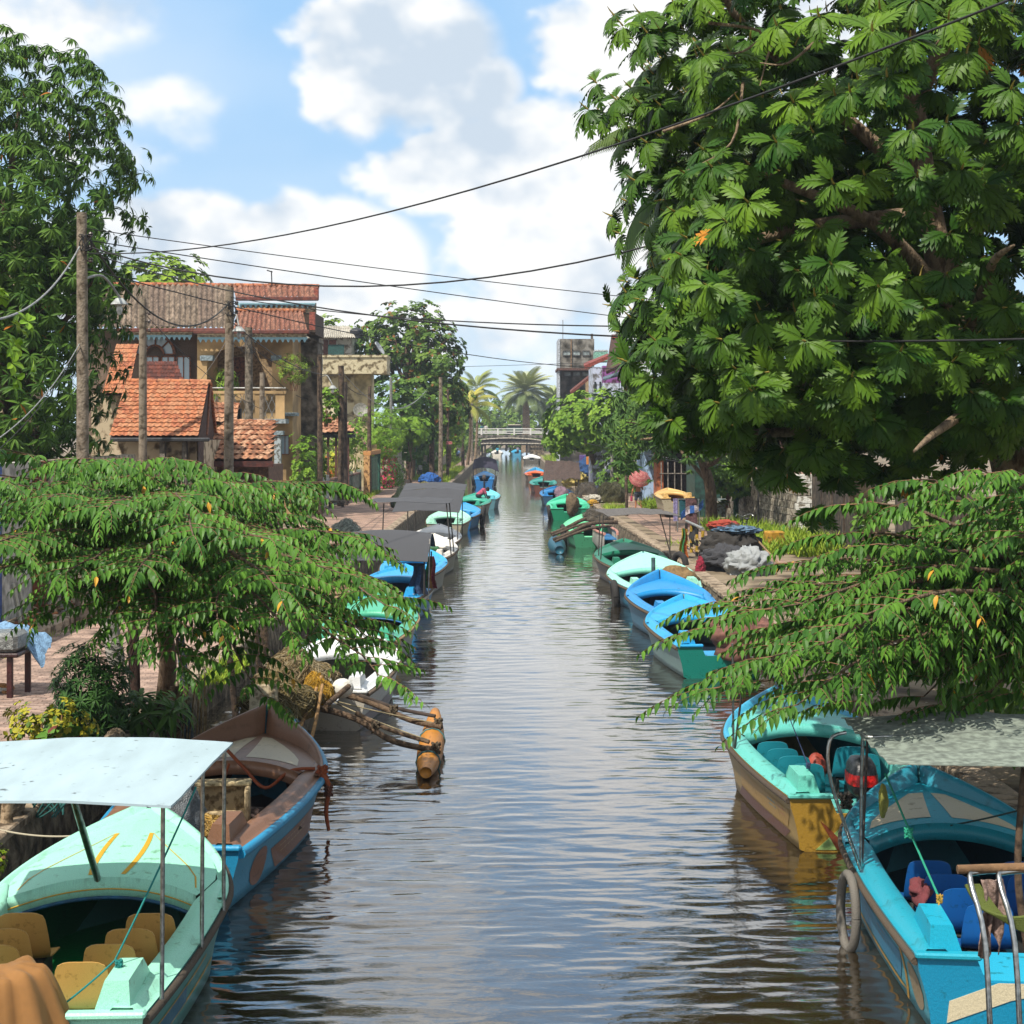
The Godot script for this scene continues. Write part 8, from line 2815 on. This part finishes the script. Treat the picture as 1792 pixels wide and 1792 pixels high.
	var posts = [["blue grey mooring post leaning by the spreading tree", Vector3(-4.75, 0, -25.6), Vector3(-4.95, 1.85, -25.8), 0.075, "56666c"], ["split timber post beside the blue grey mooring post", Vector3(-4.95, 0.3, -25.2), Vector3(-4.9, 1.2, -25.3), 0.11, "7a6040"], ["rough dark stake under the spreading branches", Vector3(-4.35, -0.2, -27.6), Vector3(-4.6, 1.9, -27.8), 0.06, "4a3a2c"], ["second rough stake farther along the quay", Vector3(-4.3, -0.2, -29.8), Vector3(-4.4, 1.8, -29.8), 0.06, "55422f"], ["thick short stake behind the white boat's stern", Vector3(-4.5, -0.2, -31.5), Vector3(-4.5, 1.55, -31.5), 0.09, "5d4a36"]]
	for q in posts:
		var t = thing("mooring_post", q[0], "post")
		rod(t, "stake", [q[1], q[1].lerp(q[2], 0.5) + Vector3(0.02, 0, 0.01), q[2]], q[3], plain(q[4], 0.95, "mould", 1.2, 2.0), q[3] * 0.9, 9, 3)
		if q[3] > 0.07:
			knot(t, "rope_knot", q[1].lerp(q[2], 0.55), q[3] * 1.1, plain("b9ab8c", 0.95, "grain", 4.0))
	for k in 9:
		var t = thing("bamboo_cane", "thin bamboo cane among the mooring posts on the left quay", "cane", Vector3.ZERO, 0.0, "canes by the mooring posts")
		var a = Vector3(-4.55 + rr(-0.25, 0.2), 0.0, -24.6 - rr(0.0, 1.2))
		rod(t, "cane_stem", [a, a + Vector3(rr(-0.15, 0.15), rr(0.8, 1.5), rr(-0.2, 0.1))], 0.014, plain("8f7a55", 0.9, "stain", 1.5), 0.011)
	var gp = thing("guard_post", "white meshed tree guard post behind the cypress bush", "post", Vector3(-5.95, BANK, -26.2))
	rod(gp, "timber", [Vector3(0.25, 0, 0), Vector3(0.2, 2.0, 0)], 0.09, plain("3f2a20", 0.95, "stain", 1.5))
	s = shape()
	s.lathe([Vector2(0.12, 0.0), Vector2(0.14, 0.15), Vector2(0.14, 0.7), Vector2(0.13, 0.75)], Vector3(0.0, 0.75, 0.12), 10, Basis(Vector3.BACK, 0.2))
	part(gp, "white_sleeve", s, plain("c9c4b8", 0.8))
	for k in 6:
		rod(gp, "mesh_wire", [Vector3(-0.14, 0.85 + k * 0.12, 0.25), Vector3(0.02, 0.78 + k * 0.13, 0.29), Vector3(0.16, 0.92 + k * 0.1, 0.2)], 0.006, plain("5a5a56", 0.5))
	# moss and weeds on the near quay wall
	bush("wall_weed", "bright green tuft of weed growing on the near left quay wall", Vector3(-5.30, 0.55, -17.6), Vector3(0.14, 0.16, 0.22), 60, "small_leaf", 0.045, Color(0.14, 0.24, 0.01), Color(0.34, 0.42, 0.03), {"n": 6, "low": true, "cat": "plant"})
	sack("stone_bollard", "squat stone bollard on the near left quay", "bollard", Vector3(-5.62, BANK, -19.0), Vector3(0.22, 0.24, 0.22), "857763", 6.0, 0.2)
	for q in [[-5.75, -18.2, 0.5, "dark wooden stake on the near left quay behind the awning"], [-5.45, -18.6, 0.42, "short pale stake on the near left quay"]]:
		var t = thing("mooring_post", q[3], "post", Vector3(q[0], BANK, q[1]))
		rod(t, "stake", [Vector3.ZERO, Vector3(0.02, q[2], 0)], 0.07, plain("3a3230" if q[2] > 0.45 else "b39b7c", 0.95, "stain", 1.5), 0.06, 9)
	var rt = shape()
	for k in 14:
		var a = k * 1.3
		rt.tube(bend([Vector3(cos(a) * 0.14, 0.1 + sin(a) * 0.05, sin(a) * 0.2), Vector3(cos(a + 1.0) * 0.2, 0.02 * k * 0.5, sin(a + 1.2) * 0.2), Vector3(cos(a + 2.0) * 0.16, -0.12, sin(a + 2.0) * 0.16)], 4), 0.011, -1, 5)
	lone("rope_coil", "tangle of green, blue and orange rope on the near quay wall", "rope", rt, plain("2f6f6a", 0.95, "grain", 5.0), Vector3(-5.2, BANK + 0.1, -19.4))
	# --- left lane, farther
	var hp = [["fish_trap", "domed green mesh fish trap on the quay behind the branches", 605, 925, 0.58, 0.5, "4c5a58"], ["sack_heap", "yellowish sacks beside the domed fish trap", 645, 935, 0.6, 0.22, "9a8448"]]
	for q in hp:
		net(q[1], ground(q[2], q[3] + 8) + Vector3(0, 0.05, 0), Vector3(q[4], q[5], q[4]), q[6], 90, q[0])
	net("dark green net hung beside the large grey awning", ground(703, 893) + Vector3(0, 0.4, 0), Vector3(0.55, 0.75, 0.6), "3a4a30", 120)
	net("straw coloured net heap beyond the large grey awning", ground(745, 868) + Vector3(0, 0.25, 0), Vector3(1.0, 0.55, 0.8), "a8a05c", 120)
	sack("blue_bundle", "blue and black bundle on top of the straw coloured net", "bundle", ground(752, 862) + Vector3(0, 0.45, 0), Vector3(0.62, 0.45, 0.5), "1f5fae", 8.0)
	sack("flat_stone", "flat sandy rock on the lane edge behind the branches", "stone", ground(575, 1043) - Vector3(0, 0.1, 0), Vector3(0.8, 0.2, 0.5), "a98d6c", 3.0)
	var bn = thing("stone_bench", "low stone bench at the foot of the paired poles", "bench", ground(592, 888))
	bx(bn, "seat", Vector3(-0.1, 0.32, 0), Vector3(1.0, 0.12, 0.4), plain("6b5f50", 0.95, "stain", 0.8), 0.02)
	for x in [-0.45, 0.25]:
		bx(bn, "support", Vector3(x, 0.13, 0), Vector3(0.15, 0.28, 0.35), plain("5b5044", 0.95), 0.02)
	var mc = thing("motorcycle", "black and white motorcycle parked at the brown gateway", "motorcycle", ground(734, 836), 0.25)
	wheel(mc, Vector3(0, 0.30, 0.62), 0.24, 0.06)
	wheel(mc, Vector3(0, 0.30, -0.62), 0.24, 0.06)
	s = shape()
	s.blob(Vector3(0, 0.62, -0.05), Vector3(0.2, 0.28, 0.55), wob, 0.15, 2.0)
	part(mc, "body", s, plain("1f2023", 0.3))
	bx(mc, "front_fairing", Vector3(0, 0.9, 0.42), Vector3(0.34, 0.42, 0.12), plain("d8d8d6", 0.4), 0.05, Basis(Vector3.RIGHT, -0.3))
	bx(mc, "front_shield", Vector3(0, 0.62, 0.5), Vector3(0.30, 0.2, 0.1), plain("1f2023", 0.3), 0.03)
	bx(mc, "seat", Vector3(0, 0.86, -0.3), Vector3(0.26, 0.1, 0.6), plain("161616", 0.7), 0.04)
	rod(mc, "handlebar", [Vector3(-0.34, 1.06, 0.3), Vector3(0, 1.1, 0.36), Vector3(0.34, 1.06, 0.3)], 0.02, blk)
	for x in [-0.3, 0.3]:
		rod(mc, "mirror", [Vector3(x, 1.06, 0.32), Vector3(x * 1.1, 1.28, 0.3)], 0.02, blk, 0.05)
	# garden shrubs and creepers along the lane
	var g1 = Color(0.06, 0.14, 0.012)
	var g2 = Color(0.20, 0.32, 0.03)
	bush("creeper", "green creeper covering the wall end by the lane", Vector3(-10.1, 2.5, -86.0), Vector3(0.75, 2.1, 2.4), 420, "round_leaf", 0.17, g1, g2, {"power": 3.0, "n": 7})
	bush("creeper", "green creeper spilling over the lane wall above the teal door", Vector3(-10.6, 3.6, -92.0), Vector3(0.8, 1.2, 2.0), 160, "round_leaf", 0.2, g1, g2)
	bush("red_shrub", "orange red leaved shrub behind the paired poles", Vector3(-11.3, 2.3, -103.0), Vector3(1.1, 1.1, 1.0), 150, "round_leaf", 0.17, Color(0.30, 0.06, 0.01), Color(0.55, 0.16, 0.02), {"n": 7, "odd": 0.35, "oddc": Color(0.14, 0.20, 0.02)})
	bush("garden_shrub", "yellow green shrub right of the orange red one", Vector3(-10.7, 2.6, -106.0), Vector3(0.6, 1.3, 0.9), 110, "round_leaf", 0.17, Color(0.2, 0.24, 0.02), Color(0.5, 0.48, 0.04), {"n": 7})
	bush("garden_shrub", "rounded olive green shrub over the grey-green wall", Vector3(-11.2, 3.4, -112.0), Vector3(1.5, 1.8, 2.0), 260, "round_leaf", 0.2, Color(0.07, 0.13, 0.012), Color(0.2, 0.28, 0.03))
	bush("pink_bougainvillea", "bougainvillea with pink flowers beside the green gate", Vector3(-8.9, 2.1, -124.0), Vector3(0.8, 1.5, 1.6), 150, "round_leaf", 0.2, Color(0.07, 0.13, 0.015), Color(0.16, 0.24, 0.03), {"odd": 0.42, "oddc": Color(0.55, 0.06, 0.12)})
	bush("garden_shrub", "dark leaved shrub past the pink bougainvillea", Vector3(-8.5, 1.7, -128.5), Vector3(0.7, 1.2, 1.4), 110, "mango_leaf", 0.34, Color(0.04, 0.09, 0.015), Color(0.12, 0.2, 0.03))
	bush("flower_creeper", "creeper with pink flowers above the green gate", Vector3(-10.9, 4.4, -115.0), Vector3(1.5, 1.1, 2.4), 190, "round_leaf", 0.22, g1, g2, {"odd": 0.05, "oddc": Color(0.6, 0.1, 0.25)})
	whorled_tree("feathery_tree", "light feathery tree above the gardens of the lane", Vector3(-9.8, BANK, -121.0), [[Vector3(-9.4, 4.7, -124.0), Vector3(1.8, 1.8, 2.4), 280], [Vector3(-8.9, 4.6, -130.0), Vector3(1.1, 1.4, 2.0), 140]], {"lo": Color(0.09, 0.19, 0.015), "hi": Color(0.22, 0.36, 0.03), "n": 10, "size": 0.3, "leaf": "mango_leaf", "fall": 0.4, "trunk": 0.1})
	whorled_tree("papaya_tree", "papaya tree with a tuft of broad leaves beyond the feathery tree", Vector3(-7.9, BANK, -138.0), [[Vector3(-7.9, 5.0, -138.0), Vector3(1.5, 1.0, 1.5), 60]], {"lo": Color(0.08, 0.17, 0.015), "hi": Color(0.2, 0.32, 0.03), "n": 7, "size": 0.6, "leaf": "lobed_leaf", "fall": 0.6, "trunk": 0.1, "limbs": 2})
	whorled_tree("leafy_tree", "dense dark tree behind the lane walls under the large spreading tree", Vector3(-9.5, BANK, -142.0), [[Vector3(-9.2, 6.0, -143.0), Vector3(2.8, 3.4, 3.0), 260], [Vector3(-7.6, 3.6, -158.0), Vector3(1.2, 2.6, 5.0), 200]], {"lo": Color(0.03, 0.075, 0.012), "hi": Color(0.10, 0.18, 0.025), "n": 9, "size": 0.44, "leaf": "round_leaf", "fall": 0.4})
	bush("balcony_plant", "leafy plant trailing from the balcony corner", Vector3(-10.6, 8.0, -84.6), Vector3(0.9, 0.75, 0.8), 110, "mango_leaf", 0.22, Color(0.06, 0.12, 0.012), Color(0.20, 0.28, 0.03), {"cat": "plant"})
	bush("balcony_plant", "potted plant behind the balcony grille", Vector3(-14.2, 7.2, -86.2), Vector3(0.6, 0.9, 0.5), 80, "mango_leaf", 0.26, Color(0.06, 0.14, 0.012), Color(0.20, 0.30, 0.03), {"cat": "plant"})
	bush("wall_plant", "small green plant growing from the bare wall top", Vector3(-10.2, 6.4, -96.0), Vector3(0.8, 0.9, 0.8), 80, "round_leaf", 0.28, g1, g2, {"cat": "plant"})
	# understorey in the shade of the near right trees
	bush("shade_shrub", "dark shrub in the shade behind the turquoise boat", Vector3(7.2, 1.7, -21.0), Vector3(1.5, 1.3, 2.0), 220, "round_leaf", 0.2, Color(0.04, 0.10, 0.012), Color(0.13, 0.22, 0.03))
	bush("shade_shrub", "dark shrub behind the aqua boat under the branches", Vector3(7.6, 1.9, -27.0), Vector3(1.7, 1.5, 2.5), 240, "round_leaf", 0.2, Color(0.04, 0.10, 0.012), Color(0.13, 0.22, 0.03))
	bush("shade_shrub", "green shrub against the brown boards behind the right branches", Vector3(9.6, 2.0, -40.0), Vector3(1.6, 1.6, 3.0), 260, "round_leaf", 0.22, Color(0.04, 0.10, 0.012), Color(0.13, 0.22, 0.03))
	bush("garden_shrub", "dense green shrub below the purple house on the right quay", Vector3(7.4, 2.0, -112.0), Vector3(1.7, 1.7, 2.2), 240, "round_leaf", 0.26, Color(0.03, 0.08, 0.012), Color(0.13, 0.22, 0.03))
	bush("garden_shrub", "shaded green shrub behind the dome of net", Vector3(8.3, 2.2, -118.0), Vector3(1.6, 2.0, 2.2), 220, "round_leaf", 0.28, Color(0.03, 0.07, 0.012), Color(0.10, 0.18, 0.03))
	bush("hanging_vine", "leafy vine hanging over the green shed", Vector3(9.9, 2.9, -77.5), Vector3(1.0, 1.1, 1.5), 150, "round_leaf", 0.30, Color(0.04, 0.10, 0.01), Color(0.16, 0.27, 0.03))
	# grass along the walls
	var blades = []
	var cols = []
	var gm = blade([0.05, 0.05, 0.03, 0.0], 1.0, 0.2, 0.5)
	var tuft = func(c: Vector3, r: Vector2, n: int, h: float):
		for k in n:
			var p = c + Vector3(rr(-1, 1) * r.x, 0, rr(-1, 1) * r.y)
			blades.append(Transform3D(aim(Vector3(rr(-0.7, 0.7), 1.0, rr(-0.7, 0.7)), Vector3(rr(-1, 1), 0.1, rr(-1, 1))).scaled(Vector3.ONE * h * rr(0.5, 1.2)), p))
			cols.append(green(Color(0.09, 0.17, 0.012), Color(0.32, 0.40, 0.04), rr(0, 1)))
	tuft.call(Vector3(9.6, BANK, -67.0), Vector2(1.2, 8.0), 3000, 0.6)
	tuft.call(Vector3(10.6, BANK, -62.0), Vector2(0.8, 4.0), 1400, 0.7)
	tuft.call(Vector3(7.9, BANK, -91.0), Vector2(0.7, 1.6), 700, 0.7)
	tuft.call(Vector3(5.7, BANK, -92.0), Vector2(0.6, 2.5), 500, 0.35)
	tuft.call(Vector3(-9.0, BANK, -112.0), Vector2(0.35, 5.0), 500, 0.3)
	tuft.call(Vector3(-5.3, BANK, -160.0), Vector2(0.5, 26.0), 1800, 0.5)
	tuft.call(Vector3(-6.9, BANK, -215.0), Vector2(0.6, 40.0), 1500, 0.5)
	tuft.call(Vector3(-7.6, BANK, -152.0), Vector2(0.5, 8.0), 600, 0.4)
	tuft.call(Vector3(5.8, BANK, -215.0), Vector2(0.8, 30.0), 1500, 0.8)
	tuft.call(Vector3(-9.5, BANK, -33.5), Vector2(0.1, 3.0), 120, 0.12)
	tuft.call(Vector3(-5.0, BANK, -30.5), Vector2(0.25, 1.5), 400, 0.25)
	tuft.call(Vector3(7.4, BANK, -64.0), Vector2(1.5, 1.2), 160, 0.25)
	var go = many(self, "grass", gm, M.leaf_plain, blades, cols)
	go.set_meta("label", "rough green grass growing along walls and quay edges")
	go.set_meta("category", "grass")


func cat() -> void:
	# a cat lying on the pavement under the table
	var t = thing("cat", "ginger and white cat lying on the pavement under the table", "cat", ground(8, 1213), -0.2)
	var b = [[Vector3(-0.30, 0.085, 0), Vector3(-0.02, 0.09, 0.0), 0.085, 0.075], [Vector3(-0.02, 0.09, 0), Vector3(0.08, 0.10, 0.02), 0.065, 0.05], [Vector3(0.12, 0.105, 0.03), Vector3(0.165, 0.095, 0.04), 0.052, 0.036], [Vector3(0.10, 0.15, 0.0), Vector3(0.10, 0.175, -0.005), 0.016, 0.006], [Vector3(0.115, 0.15, 0.06), Vector3(0.115, 0.175, 0.065), 0.016, 0.006], [Vector3(0.0, 0.05, 0.04), Vector3(0.12, 0.022, 0.10), 0.03, 0.02], [Vector3(-0.02, 0.045, 0.05), Vector3(0.08, 0.022, 0.14), 0.03, 0.02], [Vector3(-0.30, 0.07, 0.03), Vector3(-0.18, 0.03, 0.12), 0.05, 0.024], [Vector3(-0.18, 0.03, 0.12), Vector3(-0.10, 0.022, 0.13), 0.022, 0.02], [Vector3(-0.36, 0.06, 0.0), Vector3(-0.50, 0.025, 0.08), 0.022, 0.016]]
	part(t, "body", flesh(b, 0.012, 0.03), plain("c28a52", 0.9, "blotch", 3.0))
	var s = shape()
	s.blob(Vector3(-0.02, 0.06, 0.055), Vector3(0.12, 0.05, 0.05), wob, 0.2)
	part(t, "white_chest", s, plain("e4ded2", 0.9))


func _ready() -> void:
	rng.seed = 20
	wob.seed = 2
	wob.frequency = 0.012
	wob.fractal_octaves = 3
	make_camera()
	make_sky()
	make_sun()
	make_textures()
	make_water()
	make_banks()
	make_path()
	make_bridge()
	make_trees()
	make_left_houses()
	make_lane()
	make_right_side()
	make_poles()
	make_boats()
	make_people()
	make_quay_things()
